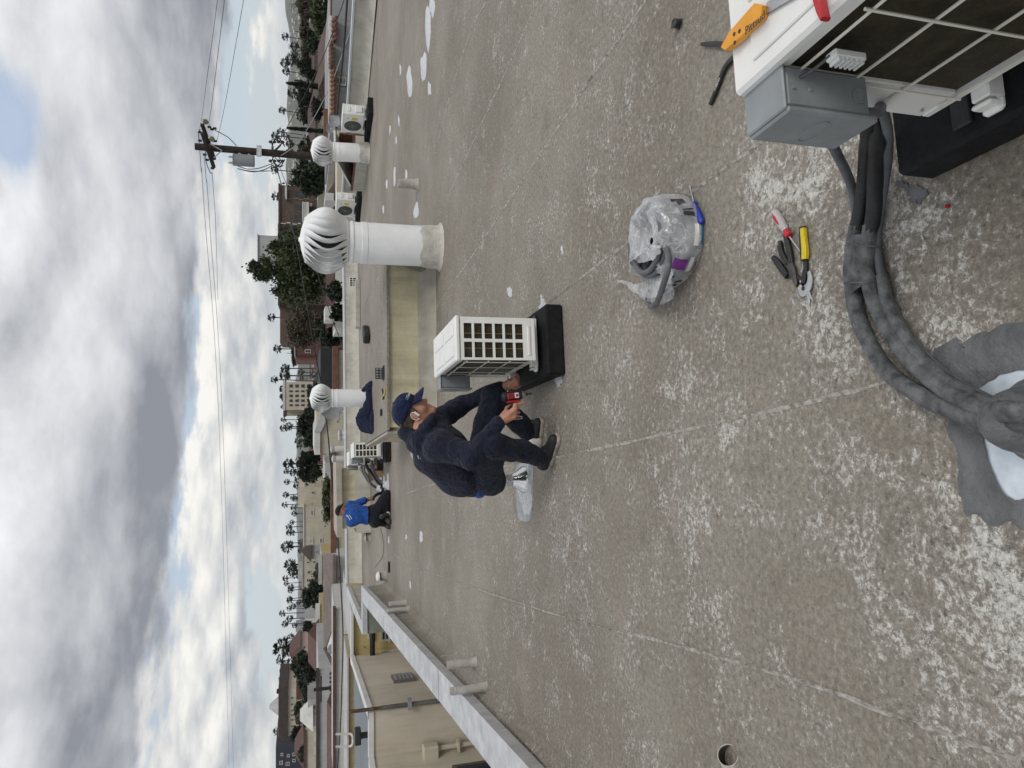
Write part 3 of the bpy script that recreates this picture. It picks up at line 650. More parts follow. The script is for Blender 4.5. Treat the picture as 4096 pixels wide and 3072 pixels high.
M_YELG = mat('yellow_grip', (.62, .48, .015), .5, var=.08, vscale=40); M_BLK = mat('black_plastic', (.014, .014, .015), .5, var=.25, vscale=40)
M_ORNG = mat('orange_plastic', (.72, .31, .02), .5, var=.08, vscale=25)
# ---- screwdrivers
def screwdriver(label, tip, neck, end, mh, mb_, clear=None):
    t = thing('screwdriver', label, 'screwdriver', (tip+end)/2); o = -t.location
    zt = lambda v, z: Vector((v.x, v.y, z))+o
    a, b, c = zt(tip, .006), zt(neck, .015), zt(end, .017)
    rod([(.0015, 0), (.0045, .04), (.0032, .12), (.0032, 1)], a, b, 10).build('shaft', M_STEEL, t, 40)
    L = (c-b).length; bl = b+(c-b)*.22
    rod([(.010, 0), (.013, .1), (.012, .5), (.010, .9), (.010, 1)], b, bl).build('collar', mb_, t, 40)
    rod([(.0105, 0), (.0145, .12), (.0165, .5), (.016, .85), (.011, .97), (.002, 1)], bl, c, 10).build('handle', mh, t, 40)
    if clear:
        s_ = bl.lerp(c, .25)+Vector((0, 0, .0135)); e_ = bl.lerp(c, .85)+Vector((0, 0, .0145)); rod([(.001, 0), (.0045, .2), (.006, .6), (.001, 1)], s_, e_, 8).build('handle_inlay', clear, t, 40)
    return t
s5 = lambda cx, cy: P(2400+cx/2.212, 600+cy/2.212)
screwdriver('clear and red handled screwdriver lying beside the pliers', s5(1805, 925), s5(1708, 765), s5(1572, 540), glassy('clear_handle', (.75, .68, .68), .45), M_RED, M_RED)
screwdriver('blue handled screwdriver lying against the plastic bag', s5(805, 312), s5(858, 470), s5(935, 655), M_BLUE, M_BLUE)
# ---- snips and pliers
def bar(pts, w, z0, z1, name, m, parent, bev=True):
    """flat-ish curved bar through points with widths"""
    path = smooth_path(pts, 5); n = len(path); mb = MB(); L = []; 
    for i, p in enumerate(path):
        a = path[max(i-1, 0)]; b = path[min(i+1, n-1)]; d = (b-a).normalized(); nn = Vector((-d.y, d.x, 0)); ww = np.interp(i/(n-1), np.linspace(0, 1, len(w)), w)
        zc, hh = (z0+z1)/2, (z1-z0)/2
        for j in range(8): t_ = 2*math.pi*j/8+.39; cx_, sy = math.cos(t_), math.sin(t_); L.append(p+nn*ww*(abs(cx_)**.6)*(1 if cx_ > 0 else -1)+Vector((0, 0, zc+hh*(abs(sy)**.6)*(1 if sy > 0 else -1)-p.z)))
    fs = [(i*8+j, i*8+(j+1) % 8, (i+1)*8+(j+1) % 8, (i+1)*8+j) for i in range(n-1) for j in range(8)]+[tuple(range(8)), tuple((n-1)*8+j for j in range(8))]
    return mb.add(L, fs).build(name, m, parent, 45)
q5 = lambda cx, cy: P(3080+cx/3.95, 820+cy/3.95)
sn = thing('tin_snips', 'yellow and black handled tin snips lying open on the worn patch', 'tin snips')
h1 = bar([q5(565, 350), q5(575, 600), q5(595, 880)], [.0125, .014, .0135, .015, .013], .002, .022, 'grip', M_BLK, sn)
bar([q5(588, 375), q5(600, 560), q5(615, 725), q5(612, 860)], [.010, .010, .011, .0125, .011], .004, .0245, 'grip_inlay', M_YELG, h1)
bar([q5(595, 880), q5(600, 1020), q5(560, 1230)], [.010, .009, .012], .003, .014, 'arm', M_BLK, sn)
h2 = bar([q5(95, 830), q5(200, 960), q5(320, 1130)], [.008, .013, .011], .002, .02, 'grip', M_BLK, sn)
bar([q5(95, 850), q5(190, 985), q5(290, 1065)], [.003, .005, .003], .002, .018, 'grip_inlay', M_YELG, h2)
bar([q5(320, 1110), q5(430, 1120), q5(560, 1230)], [.009, .008, .010], .002, .011, 'arm', M_BLK, sn)
bar([q5(655, 1050), q5(670, 1180), q5(640, 1300), q5(560, 1370), q5(500, 1290)], [.007, .012, .016, .018, .010], .004, .013, 'jaw_body', M_STEEL, sn)
bar([q5(610, 1370), q5(640, 1480), q5(657, 1600)], [.008, .006, .001], .003, .010, 'blade', M_STEEL, sn)
bar([q5(640, 1370), q5(680, 1450), q5(730, 1525)], [.008, .005, .001], .006, .012, 'blade', M_STEEL, sn)
for c_ in ((562, 1045), (540, 1210)): MB().lathe([(.004, 0), (.004, .003)], 10, c=tuple(q5(*c_)+Vector((0, 0, .0125)))).build('rivet', M_STEEL, sn)
MB().lathe([(.0075, 0), (.007, .004)], 6, c=tuple(q5(575, 1320)+Vector((0, 0, .0115)))).build('pivot_bolt', M_BLK, sn)
pl = thing('pliers', 'black handled lineman pliers lying beneath the red screwdriver', 'pliers')
bar([q5(195, 580), q5(225, 750), q5(330, 930)], [.009, .0115, .010, .008], .003, .019, 'handle', M_BLK, pl)
bar([q5(285, 470), q5(340, 680), q5(385, 920)], [.008, .011, .012, .009], .003, .0185, 'handle', M_BLK, pl)
mg = mat('dark_steel', (.11, .10, .095), .45, .8, var=.2, vscale=40)
bar([q5(355, 900), q5(400, 1040), q5(440, 1180), q5(470, 1290)], [.014, .016, .011, .003], .004, .017, 'jaw', mg, pl)
bar([q5(355, 1060), q5(395, 1150), q5(468, 1295)], [.004, .006, .002], .003, .015, 'jaw', mg, pl)
MB().box((0, 0, 0), (.003, .012, .0006)).build('steel_band', M_STEEL, pl, M=Matrix.Translation(q5(195, 615)+Vector((0, 0, .0185))) @ Matrix.Rotation(R(90), 4, 'Z'))
# ---- pliers behind the near condenser
p2 = thing('pliers', 'open pair of black pliers half hidden behind the condenser with the orange tool', 'pliers')
s3 = lambda cx, cy, z=0.: P(2700+cx/1.58, cy/1.58, z)
bar([s3(187, 282), s3(260, 280), s3(340, 285), s3(460, 300)], [.007, .010, .011, .010], .003, .02, 'handle', M_BLK, p2)
hb = bar([s3(240, 662), s3(290, 540), s3(345, 410), s3(460, 310)], [.008, .011, .011, .010], .003, .02, 'handle', M_BLK, p2)
tm = s3(293, 535); dirh = (s3(345, 410)-s3(240, 662)); ang = math.atan2(dirh.y, dirh.x)
text_mesh('HUSKY', .016, mat('white_print', (.7, .7, .7), .6), 'lettering', hb, Matrix.Translation((tm.x, tm.y, .0204)) @ Matrix.Rotation(ang+math.pi, 4, 'Z'))
bar([s3(455, 300), s3(560, 300)], [.014, .004], .003, .016, 'jaw', mg, p2)
# ---- scrap, bits
sc = thing('rubber_scrap', 'crumpled black rubber scrap lying alone on the roof near open black pliers', 'scrap'); mb = MB(); rr = random.Random(1); c_ = s3(30, 155)
vs = [c_+Vector((.022*math.cos(2*math.pi*i/8+j)*rr.uniform(.7, 1.2), .03*math.sin(2*math.pi*i/8+j)*rr.uniform(.7, 1.2), (.002, .02, .034)[j]*rr.uniform(.8, 1.1))) for j in range(3) for i in range(8)]
mb.add(vs, [(j*8+i, j*8+(i+1) % 8, (j+1)*8+(i+1) % 8, (j+1)*8+i) for j in range(2) for i in range(8)]+[tuple(range(8)), tuple(range(16, 24))]); mb.build('rubber', M_BLK, sc)
rcap = thing('wire_nut', 'tiny red plastic scrap on bare roof by the black pad', 'scrap', P(3795, 826)); MB().lathe([(.006, .001), (.005, .008), (.002, .013)], 8).build('cone', M_RED, rcap)
# ---- things on the near condenser's lid
ZT = PADH+.012+.05+.52+.003
ok = thing('putty_knife', 'orange handled tool with grey blade and scribbled writing on a condenser lid', 'tool')
kp = [s3(345, 305, ZT), s3(395, 215, ZT), s3(560, 30, ZT), s3(612, 45, ZT), s3(600, 120, ZT), s3(440, 270, ZT), s3(370, 325, ZT)]
mb = MB(); mb.prism([(p.x, p.y) for p in kp], ZT+.006, ZT+.022); oh = mb.build('handle', M_ORNG, ok)
for c_ in ((378, 270), (408, 197), (375, 215)): MB().lathe([(.0045, 0), (.0045, .001)], 10, c=tuple(s3(c_[0], c_[1], ZT+.022))).build('hole', M_INK, oh)
a_ = s3(460, 185, ZT+.0224); b_ = s3(550, 105, ZT+.0224); dv = b_-a_
text_mesh('Pittsud', .024, M_INK, 'handwriting', oh, Matrix.Translation((a_+b_)/2) @ Matrix.Rotation(math.atan2(dv.y, dv.x), 4, 'Z'), .0003)
MB().prism([(p.x, p.y) for p in (s3(600, 95, ZT), s3(612, 20, ZT), s3(760, -90, ZT), s3(800, -20, ZT))], ZT+.009, ZT+.012).build('blade', M_STEEL, ok)
rt = thing('red_handle_tool', 'red handled tool lying over the edge of a condenser lid beside the orange tool', 'tool')
bar([s3(950, 122, ZT+.016), s3(930, 60, ZT+.016), s3(900, -60, ZT+.016), s3(880, -150, ZT+.016)], [.005, .009, .011, .011], ZT+.006, ZT+.026, 'handle', M_RED, rt)
sb = thing('sensor_clip', 'white plastic clip hanging on a thin cable in front of the condenser coil', 'clip')
bk = Vector((c1.x, c1.y, 0)) - BV*(.1375+.022)
cpos = bk+AV*.19+Vector((0, 0, .59)); cm_ = Matrix.Translation(cpos) @ Matrix.Rotation(AX, 4, 'Z')
MB().box((0, 0, 0), (.018, .03, .075), bev=.004, M=cm_).build('body', M_WHITEP, sb)
for i in range(6): MB().box((-.012, 0, -.028+i*.011), (.008, .026, .004), M=cm_).build('rib', M_WHITEP, sb)
MB().tube(smooth_path([bk+AV*.30+Vector((.01, 0, .655)), bk+AV*.28+Vector((-.004, 0, .645)), bk+AV*.235+Vector((-.002, 0, .628)), cpos+Vector((0, 0, .036))], 5), .0035, 6).build('cable', M_COND, sb, 60)
# ================================================================== bag with the coil of conduit
bc = P(2668, 968, .06); bc = Vector((bc.x, bc.y, 0))
coil = thing('conduit_coil', 'coil of dark grey flexible conduit with a loose end looping out of the plastic bag', 'conduit', bc)
pts = []
for i in range(260):
    a = i*2*math.pi/40+2.2; lay = i/40; rr_ = .135+.012*math.sin(lay*2.1)+.028*(int(lay) % 2); pts.append(Vector((rr_*math.cos(a), rr_*1.05*math.sin(a), .018+.0235*lay)))
MB().tube(pts, .0125, 9).build('loops', M_COND, coil, 60)
f5 = lambda cx, cy, z: P(2460+cx/3.318, 740+cy/3.318, z)-bc
MB().tube(smooth_path([f5(690, 850, .16), f5(715, 1000, .19), f5(700, 1130, .20), f5(640, 1330, .17), f5(570, 1530, .10), f5(500, 1610, .05), f5(445, 1580, .03), f5(440, 1480, .02), f5(470, 1400, .03)], 8), .0135, 10).build('loose_end', M_COND, coil, 60)
def bag_material():
    m = bpy.data.materials.new('bag_film'); m.use_nodes = True; t = NT(m.node_tree); t.n.clear()
    pos = t.new('ShaderNodeNewGeometry').outputs['Position']
    n = t.noise(t.vmath('MULTIPLY', pos, (1, 1.6, 1)), 11, 3, .5, 1.6)
    n2 = t.noise(t.vmath('ADD', pos, (3, 1, 0)), 9, 3, .5, .8)
    bp = t.new('ShaderNodeBump'); bp.inputs['Strength'].default_value = .4; bp.inputs['Distance'].default_value = .01; t.put(bp.inputs['Height'], n)
    df = t.new('ShaderNodeBsdfDiffuse'); df.inputs[0].default_value = c4((.86, .87, .89)); t.put(df.inputs['Normal'], bp.outputs[0])
    tl = t.new('ShaderNodeBsdfTranslucent'); tl.inputs[0].default_value = c4((.75, .76, .8)); t.put(tl.inputs['Normal'], bp.outputs[0])
    gl = t.new('ShaderNodeBsdfGlossy'); gl.inputs['Roughness'].default_value = .18; t.put(gl.inputs['Normal'], bp.outputs[0])
    tr = t.new('ShaderNodeBsdfTransparent'); tr.inputs[0].default_value = c4((.93, .94, .96))
    def mx(f, a, b): q = t.new('ShaderNodeMixShader'); t.put(q.inputs[0], f); t.l.new(a, q.inputs[1]); t.l.new(b, q.inputs[2]); return q.outputs[0]
    body = mx(.4, df.outputs[0], tl.outputs[0]); body = mx(.14, body, gl.outputs[0])
    ridge = t.ramp(t.math('ABSOLUTE', t.math('SUBTRACT', n, .5)), .0, .035, 1, 0)
    op = t.math('ADD', t.ramp(n2, .3, .7, .34, .66), t.math('MULTIPLY', ridge, .34), clamp=True)
    out = t.new('ShaderNodeOutputMaterial'); t.l.new(mx(op, tr.outputs[0], body), out.inputs[0]); return m
M_BAG = bag_material()
bag = thing('plastic_bag', 'crumpled clear plastic bag torn open around the coil of conduit', 'plastic bag', bc)
NTH, NS = 110, 26
prof = [(.015, .135), (.05, .15), (.085, .178), (.12, .196), (.155, .19), (.185, .165), (.205, .12), (.215, .065), (.21, .02), (.20, .003)]
pr_r = np.interp(np.linspace(0, 1, NS), np.linspace(0, 1, len(prof)), [p[0] for p in prof]); pr_z = np.interp(np.linspace(0, 1, NS), np.linspace(0, 1, len(prof)), [p[1] for p in prof])
def bag_pt(th, s_, off=0.):
    r_ = np.interp(s_, np.linspace(0, 1, NS), pr_r); z = np.interp(s_, np.linspace(0, 1, NS), pr_z)
    q = Vector((r_*math.cos(th), r_*math.sin(th), z))
    nz = mnoise.noise(q*7)*.026+abs(mnoise.noise(q*13))*-.034+abs(mnoise.noise(q*27+Vector((3, 0, 0))))*-.012
    k = math.sin(math.pi*min(1, s_*1.1))**.5 if s_ < .9 else .3
    dirn = Vector((math.cos(th)*max(0, s_-.3), math.sin(th)*max(0, s_-.3), 1-s_*.8)).normalized()
    bulge = 1+.10*math.cos(th-1.2)
    q = Vector((q.x*bulge, q.y*1.06, q.z)) + dirn*(nz*k+off)
    q.z = max(q.z, .0015+off); return q
vs = []; fs = []; keep = {}
for i in range(NTH):
    for j in range(NS): vs.append(bag_pt(2*math.pi*i/NTH, j/(NS-1)))
for i in range(NTH):
    th = 2*math.pi*i/NTH
    for j in range(NS-1):
        s_ = j/(NS-1); d_ = abs((th-2.95+math.pi) % (2*math.pi)-math.pi)
        if d_ < .80-.30*abs(s_-.35)*2+.10*mnoise.noise((i*.5, j*.5, 0)) and .02 < s_ < .64: continue
        fs.append((i*NS+j, ((i+1) % NTH)*NS+j, ((i+1) % NTH)*NS+j+1, i*NS+j+1))
MB().add(vs, fs).build('film', M_BAG, bag, 180)
# torn tail of film and folded flap on the left
def film_strip(px, w, seed, name='torn_flap'):
    rr = random.Random(seed); path = smooth_path(px, 6); L = []; n = len(path)
    for i, p in enumerate(path):
        a = path[max(i-1, 0)]; b = path[min(i+1, n-1)]; d = (b-a).normalized(); nn = d.cross(Vector((0, 0, 1))).normalized(); ww = np.interp(i/(n-1), np.linspace(0, 1, len(w)), w)
        for k_ in range(5): u = k_/4-.5; L.append(p+nn*ww*u+Vector((0, 0, max(-p.z+.002, .02*mnoise.noise((i*.5, k_*1.3, seed))))))
    return MB().add(L, [(i*5+j, i*5+j+1, (i+1)*5+j+1, (i+1)*5+j) for i in range(n-1) for j in range(4)]).build(name, M_BAG, bag, 180)
film_strip([f5(30, 1275, .02), f5(150, 1300, .03), f5(260, 1370, .05), f5(420, 1380, .09), f5(600, 1330, .13), f5(760, 1250, .14)], [.012, .02, .04, .08, .10, .09], 3)
film_strip([f5(330, 1440, .01), f5(480, 1470, .035), f5(640, 1450, .05), f5(780, 1400, .05)], [.03, .08, .09, .07], 5)
film_strip([f5(240, 960, .14), f5(360, 940, .17), f5(520, 890, .19), f5(600, 850, .2)], [.05, .06, .06, .03], 9)
film_strip([f5(560, 120, .03), f5(480, 240, .1), f5(380, 380, .14), f5(240, 590, .12), f5(220, 800, .1)], [.05, .07, .08, .06, .05], 11)
M_PUR = mat('purple_print', (.16, .018, .22), .45, var=.15, vscale=60); M_CYAN = mat('blue_print', (.02, .20, .42), .45, var=.15, vscale=60)
def bag_print(th0, th1, s0, s1, m, name='printed_label', off=.004):
    vs = []; na, nb = 8, 5
    for i in range(na):
        for j in range(nb): vs.append(bag_pt(th0+(th1-th0)*i/(na-1), s0+(s1-s0)*j/(nb-1), off))
    return MB().add(vs, [(i*nb+j, i*nb+j+1, (i+1)*nb+j+1, (i+1)*nb+j) for i in range(na-1) for j in range(nb-1)]).build(name, m, bag, 180)
bag_print(3.88, 4.12, .66, .79, M_PUR); bag_print(3.86, 4.08, .88, .93, M_PUR); bag_print(4.45, 4.95, .90, .98, M_CYAN); bag_print(4.42, 4.92, .80, .86, M_WHITEP)
bag_print(3.84, 4.18, .81, .855, M_WHITEP)
for (a_, b_, c_, d_) in ((5.45, 5.60, .70, .78), (5.62, 5.70, .66, .74), (5.1, 5.2, .72, .83), (5.24, 5.28, .72, .83), (3.45, 3.55, .78, .86), (3.3, 3.36, .70, .84), (3.62, 3.7, .64, .74)): bag_print(a_, b_, c_, d_, M_INK, 'print_mark')
text_mesh("100'", .028, M_INK, 'lettering', bag, Matrix.Translation(f5(262, 985, .13)) @ Euler((R(35), 0, R(-60))).to_matrix().to_4x4())
# ================================================================== pipes standing on the left
M_PIPE = mat('pipe_coating', (.43, .415, .375), .8, var=.12, vscale=9, bump=.8, bscale=45)
def stub_pipe(label, px, pyb, pxt, pyt, r, wrap=True, group='coated vent pipes on the roof', opening=False):
    b = P(px, pyb); t = thing('vent_pipe', label, 'vent pipe', b, 0, group)
    h = PY(pxt, pyt, b.y).z; mb = MB(); n = 20; vs = []; prof = [(r*1.5, .002), (r*1.28, .02), (r*1.15, .07), (r*1.07, h*.5), (r*1.04, h*.8), (r, h*.97), (r*.9, h), (r*.82, h-.002), (r*.8, h-.05), (.001, h-.05)]
    for i, (q, z) in enumerate(prof):
        for j in range(n): a = 2*math.pi*j/n; w = mnoise.noise((math.cos(a)*1.5+px, math.sin(a)*1.5, i*1.3)); vs.append((q*(1+.09*w)*math.cos(a), q*(1+.09*w)*math.sin(a), max(.001, z*(1+.04*w))))
    mb.add(vs, [(i*n+j, i*n+(j+1) % n, (i+1)*n+(j+1) % n, (i+1)*n+j) for i in range(len(prof)-1) for j in range(n)]).build('pipe', M_PIPE, t, 60)
    return t
stub_pipe('straight white coated pipe with a thin metal rod at its side', 1905, 2648, 1788, 2646, .036)
stub_pipe('lumpy white coated pipe with a swollen foot close to the metal cap', 1948, 2748, 1801, 2736, .035)
stub_pipe('stubby white pipe standing alone on the open roof before the far hatch', 1672, 738, 1592, 722, .065)
stub_pipe('short smooth white pipe of the far pair near the parapet corner', 1625, 2412, 1555, 2409, .042)
stub_pipe('rough pale pipe leaning on the parapet beside the short smooth pipe', 1640, 2436, 1545, 2430, .036)
rodb = P(1830, 2618); MB().tube([(rodb.x, rodb.y, .0), (rodb.x, rodb.y, .18)], .006, 6).build('metal_rod', M_GALV, [o for o in COL.objects if o.get('label', '').startswith('straight white coated')][0], 40, M=Matrix.Translation(-P(1905, 2648)))
# open sleeve with dark mouth near the left edge
M_ = PY(2911, 3020, 2.42); nm = Vector((.66, -.40, .64)).normalized(); sl_ = thing('roof_sleeve', 'open sleeve pipe with a dark mouth lying low on the bare roof', 'vent pipe', (M_.x-.06, M_.y+.04, 0))
Ms = axis_M(M_-sl_.location-nm*.14, M_-sl_.location); Lm = .14
MB().lathe([(.062, 0), (.052, Lm*.5), (.043, Lm*.9), (.0415, Lm), (.039, Lm), (.038, Lm-.10), (.001, Lm-.10)], 24, M=Ms, cap0=False, cap1=False).build('pipe', M_COATF, sl_, 40)
MB().lathe([(.0375, Lm-.099), (.0385, Lm-.006)], 24, M=Ms, cap1=False).build('dark_inside', mat('sleeve_dark', (.05, .048, .045), .7, var=.3, vscale=20), sl_, 40)  # darker inner face of the mouth
# mushroom vents
def mushroom(label, px, py, r, h, capm, tilt=0.):
    t = thing('mushroom_vent', label, 'roof vent', P(px, py))
    MB().lathe([(r*1.15, .001), (r*.95, .03), (r*.86, .05), (r*.84, h*.55)], 20, cap0=False).build('base', M_CANT, t, 40)
    MB().lathe([(r*.80, h*.55), (r*.80, h*.72)], 20).build('throat', M_BLK, t, 40)
    MB().lathe([(r*1.02, h*.70), (r*1.05, h*.74), (r*.9, h*.9), (r*.5, h*.98), (.004, h)], 20).build('cap', capm, t, 40, M=Matrix.Rotation(tilt, 4, 'X'))
    return t
mushroom('round roof vent with a bright white cap close to the parapet corner', 1545, 2304, .10, .21, M_WHITEP, R(6))
mushroom('low round vent with a dark slot behind the kneeling worker', 1482, 2147, .12, .16, M_PARA)
mushroom('beige dome vent on the roof behind the back of the crouching worker', 1690, 1806, .10, .17, M_COATF)
# shiny flashing behind the crouching worker's heel
sj = thing('pipe_flashing', 'shiny metal cone flashing wrapped in foil tape behind the crouching worker', 'roof flashing', P(2098, 1918))
MF = mat('foil', (.62, .62, .62), .28, .9, var=.15, vscale=40, bump=.7, bscale=55)
MB().box((-.02, .0, .003), (.34, .24, .004)).build('plate', MF, sj)
MB().lathe([(.105, .005), (.10, .02), (.06, .07), (.045, .10)], 24, cap0=False, cap1=False).build('cone', mat('bright_metal', (.66, .66, .66), .18, .95, var=.08, vscale=20), sj, 50)
mb = MB(); vs = []
for i in range(7):
    for j in range(16): a = 2*math.pi*j/16; w = 1+.16*mnoise.noise((math.cos(a)*3, math.sin(a)*3, i*1.1)); vs.append((.043*w*math.cos(a), .043*w*math.sin(a), .09+.011*i))
mb.add(vs, [(i*16+j, i*16+(j+1) % 16, (i+1)*16+(j+1) % 16, (i+1)*16+j) for i in range(6) for j in range(16)]).build('foil_wrap', MF, sj, 30)
MB().tube(smooth_path([(0, 0, .02), (0, 0, .15), (.02, .01, .22), (.08, .03, .27), (.2, .08, .26)], 5), .026, 10).build('pipe_lagging', M_HOSEB, sj, 60)
blob_sheet('sealant_patch', M_WPATCH, [P(2070, 1950), P(2085, 2000), P(2095, 2050), P(2120, 2055), P(2128, 1990), P(2122, 1940), P(2090, 1930)], .001, .004, roof, seed=21)
blob_sheet('sealant_patch', mat('grey_patch', (.33, .35, .37), .6, var=.15, vscale=18), [P(2062, 1880), P(2066, 2000), P(2078, 2080), P(2120, 2080), P(2132, 1960), P(2128, 1850), P(2095, 1840)], .0004, .003, roof, seed=22)
bcp = thing('plumbing_fitting', 'small grey pipe cap lying on the roof by the left shoe', 'pipe cap', P(2135, 1686)); MB().lathe([(.016, .001), (.018, .012), (.016, .04), (.011, .041), (.011, .02), (.001, .02)], 14).build('cap', M_GBOX, bcp, 40)
# ================================================================== things on the brown deck
ZD = .611
tbx = thing('toolbox', 'small black plastic tool case lying on the brown deck near its back edge', 'tool case', P(1478, 1338, ZD), R(58))
MB().box((0, 0, .055), (.34, .17, .10), bev=.018).build('case', M_BLK, tbx, 30); MB().box((0, 0, .098), (.30, .14, .02), bev=.008).build('lid_panel', M_BLK, tbx, 30)
for s_ in (-1, 1): MB().box((s_*.1, -.087, .06), (.04, .01, .03), bev=.003).build('latch', M_BLK, tbx)
try_ = thing('bit_tray', 'black plastic bit tray with square pockets standing on the brown deck', 'tray', P(1536, 1492, ZD), R(12))
mb = MB(); mb.box((0, 0, .01), (.17, .13, .02), bev=.004); mb.build('base', M_BLK, try_)
mb = MB(); mb.box((0, .03, .06), (.15, .015, .10), bev=.004); upf = mb.build('upright_panel', M_BLK, try_)
for i in range(4):
    for j in range(2): MB().box((-.054+.036*i, .018, .04+.042*j), (.024, .012, .026), bev=.003).build('pocket', M_GBOX, upf)
dp = thing('pliers', 'small yellow and black pliers lying on the brown deck', 'pliers'); d5 = lambda x, y: P(x, y, ZD)
bar([d5(1542, 1560), d5(1541, 1575), d5(1536, 1588), d5(1534, 1596)], [.010, .012, .012, .004], ZD+.002, ZD+.02, 'handle', M_YELG, dp)
bar([d5(1533, 1557), d5(1536, 1572), d5(1538, 1586), d5(1536, 1598)], [.012, .014, .010, .004], ZD+.004, ZD+.024, 'handle', M_BLK, dp)
bt = thing('battery_pack', 'pair of dark tool bits lying together on the brown deck', 'tool bits', P(1528, 1650, ZD), R(8))
for s_ in (-1, 1): MB().box((0, s_*.028, .014), (.09, .03, .026), bev=.006).build('bit', M_BLK, bt)
# ---- cardboard box and the far hoses
M_CARD = mat('cardboard', (.34, .22, .125), .85, var=.08, vscale=6)
cb = thing('cardboard_box', 'brown cardboard box with a dark tape strip behind the hoses', 'cardboard box', P(1532, 1878), AX)
MB().box((0, .16, .16), (.46, .30, .32), bev=.004).build('carton', M_CARD, cb); MB().box((.0, .008, .165), (.045, .006, .322)).build('tape', M_BLK, cb); MB().box((-.19, .007, .06), (.05, .006, .07)).build('label', M_WHITEP, cb)
s7 = lambda cx, cy, z: P(1350+cx/3.686, 1700+cy/3.686, z)
Yh = 14.4
y7 = lambda cx, cy, Y=Yh: PY(1350+cx/3.686, 1700+cy/3.686, Y)
fh = thing('hose_group', 'looping grey and black hoses from the twin condensers into white flashings', 'hoses')
for i, (pts, r_, m_) in enumerate([([y7(405, 500), y7(470, 515), y7(520, 570), y7(545, 680), y7(610, 800), y7(690, 900)], .018, M_COND), ([y7(310, 585, 15.2), y7(360, 590, 15.1), y7(430, 640, 14.9), y7(510, 740, 14.7), y7(600, 820, 14.5), y7(690, 890)], .018, M_BLK),
        ([y7(345, 610, 15.3), y7(370, 680, 15.3), y7(420, 770, 15.3), y7(480, 860, 15.3), y7(570, 925, 15.2)], .03, M_HOSEG), ([y7(390, 600, 15.1), y7(395, 680, 15.1), y7(440, 760, 15.1), y7(500, 880, 15.1), y7(575, 925, 15.15)], .024, M_HOSEG),
        ([y7(430, 520), y7(420, 580), y7(450, 650), y7(530, 750), y7(600, 850), y7(690, 905)], .03, M_HOSEB), ([y7(520, 520), y7(500, 590), y7(530, 690), y7(590, 800), y7(670, 880), y7(700, 905)], .026, M_HOSEG)]):
    hose('hose', pts, r_, m_, fh, k=5, n=8)
for (cx, cy, Y) in ((575, 930, 15.15), (700, 905, Yh)):
    p = y7(cx, cy, Y); f_ = thing('pipe_flashing', 'small white coated cone flashing under the looping hoses', 'roof flashing', (p.x, p.y, 0), 0, 'white flashings of the twin condensers')
    MB().lathe([(.17, .001), (.13, .02), (.07, .09), (.05, max(.11, p.z))], 18, cap0=False).build('cone', M_WPATCH, f_, 40)
    MB().box((-.1, 0, .004), (.7, .3, .005)).build('plate', M_WPATCH, f_)
bh = thing('black_hose', 'thick black hose end held in front of the kneeling worker', 'hose')
hose('tube', [y7(640, 915, 14.3), y7(668, 955, 14.25), y7(650, 1000, 14.2), y7(590, 1020, 14.15), y7(540, 1060, 14.1), y7(520, 1110, 14.1)], .03, M_HOSEB, bh, k=5, n=8)
cbl = thing('thin_cable', 'thin brown wire trailing over the roof behind the kneeling worker', 'wire'); MB().tube(smooth_path([P(1523, 2112, .006), P(1534, 2170, .006), P(1533, 2215, .006), P(1522, 2240, .006), P(1500, 2268, .006)], 8), .005, 5).build('wire', mat('brown_wire', (.14, .09, .06), .6), cbl, 60)
cg = thing('caulking_tool', 'black hand tool lying flat on the roof near the white capped vent', 'tool', P(1560, 2268), R(4))
MB().box((0, 0, .022), (.22, .05, .04), bev=.014).build('body', M_BLK, cg, 40); MB().box((.0, .06, .02), (.05, .10, .03), bev=.01).build('grip', M_BLK, cg, 40)
# ---- far right: roof block, wall grille, hatch, antennas
blk = thing('roof_sleeper', 'long low pale block lying on the roof below the wall grille', 'roof block', P(1442, 1212), R(6)); MB().box((0, .2, .075), (1.45, .3, .15), bev=.015).build('block', M_PARA, blk, 30)
gr = thing('wall_grille', 'small white metal vent grille on the parapet behind the long pale block', 'vent grille', PY(1411, 1128, 22.35), R(11))
MB().box((0, 0, 0), (.30, .03, .22)).build('frame', M_WHITEP, gr)
for i in range(4):
    for j in range(2): MB().box((-.105+.07*i, -.017, -.05+.1*j), (.045, .012, .07)).build('slot', M_SHADE, gr)
ht = thing('roof_hatch', 'open roof hatch with raised white lid and brown wooden frame', 'roof hatch')
yh = 20.6; A_ = PY(1440, 765, yh); B_ = PY(1440, 655, yh-1.3); za = .30
a2, b2_ = Vector((A_.x, A_.y, 0)), Vector((B_.x, B_.y, 0)); dh = (b2_-a2).normalized(); nh = Vector((-dh.y, dh.x, 0))
M_WOOD = mat('brown_wood', (.13, .06, .035), .7, var=.3, vscale=8, bump=.2); 
mb = MB(); mb.wall(a2, b2_, 0, za, .9); mb.build('curb', M_PARA, ht)
mb = MB(); mb.wall(a2+dh*.08, b2_-dh*.08, za, za+.012, .75, .06); mb.build('opening', M_SHADE, ht)  # dark sheet over the solid curb in place of the opening's shade
for s0, s1 in ((0.0, .07), (.93, 1.0)):
    L_ = (b2_-a2).length; mb = MB(); mb.wall(a2+dh*L_*s0, a2+dh*L_*s1, za, za+.07, .85, .02); mb.build('frame_board', M_WOOD, ht)
mb = MB(); mb.wall(a2, b2_, za, za+.05, .05, .0); mb.build('frame_board', M_WOOD, ht)
mb = MB(); p0 = a2+nh*.1; p1 = b2_+nh*.1; hgt = .52
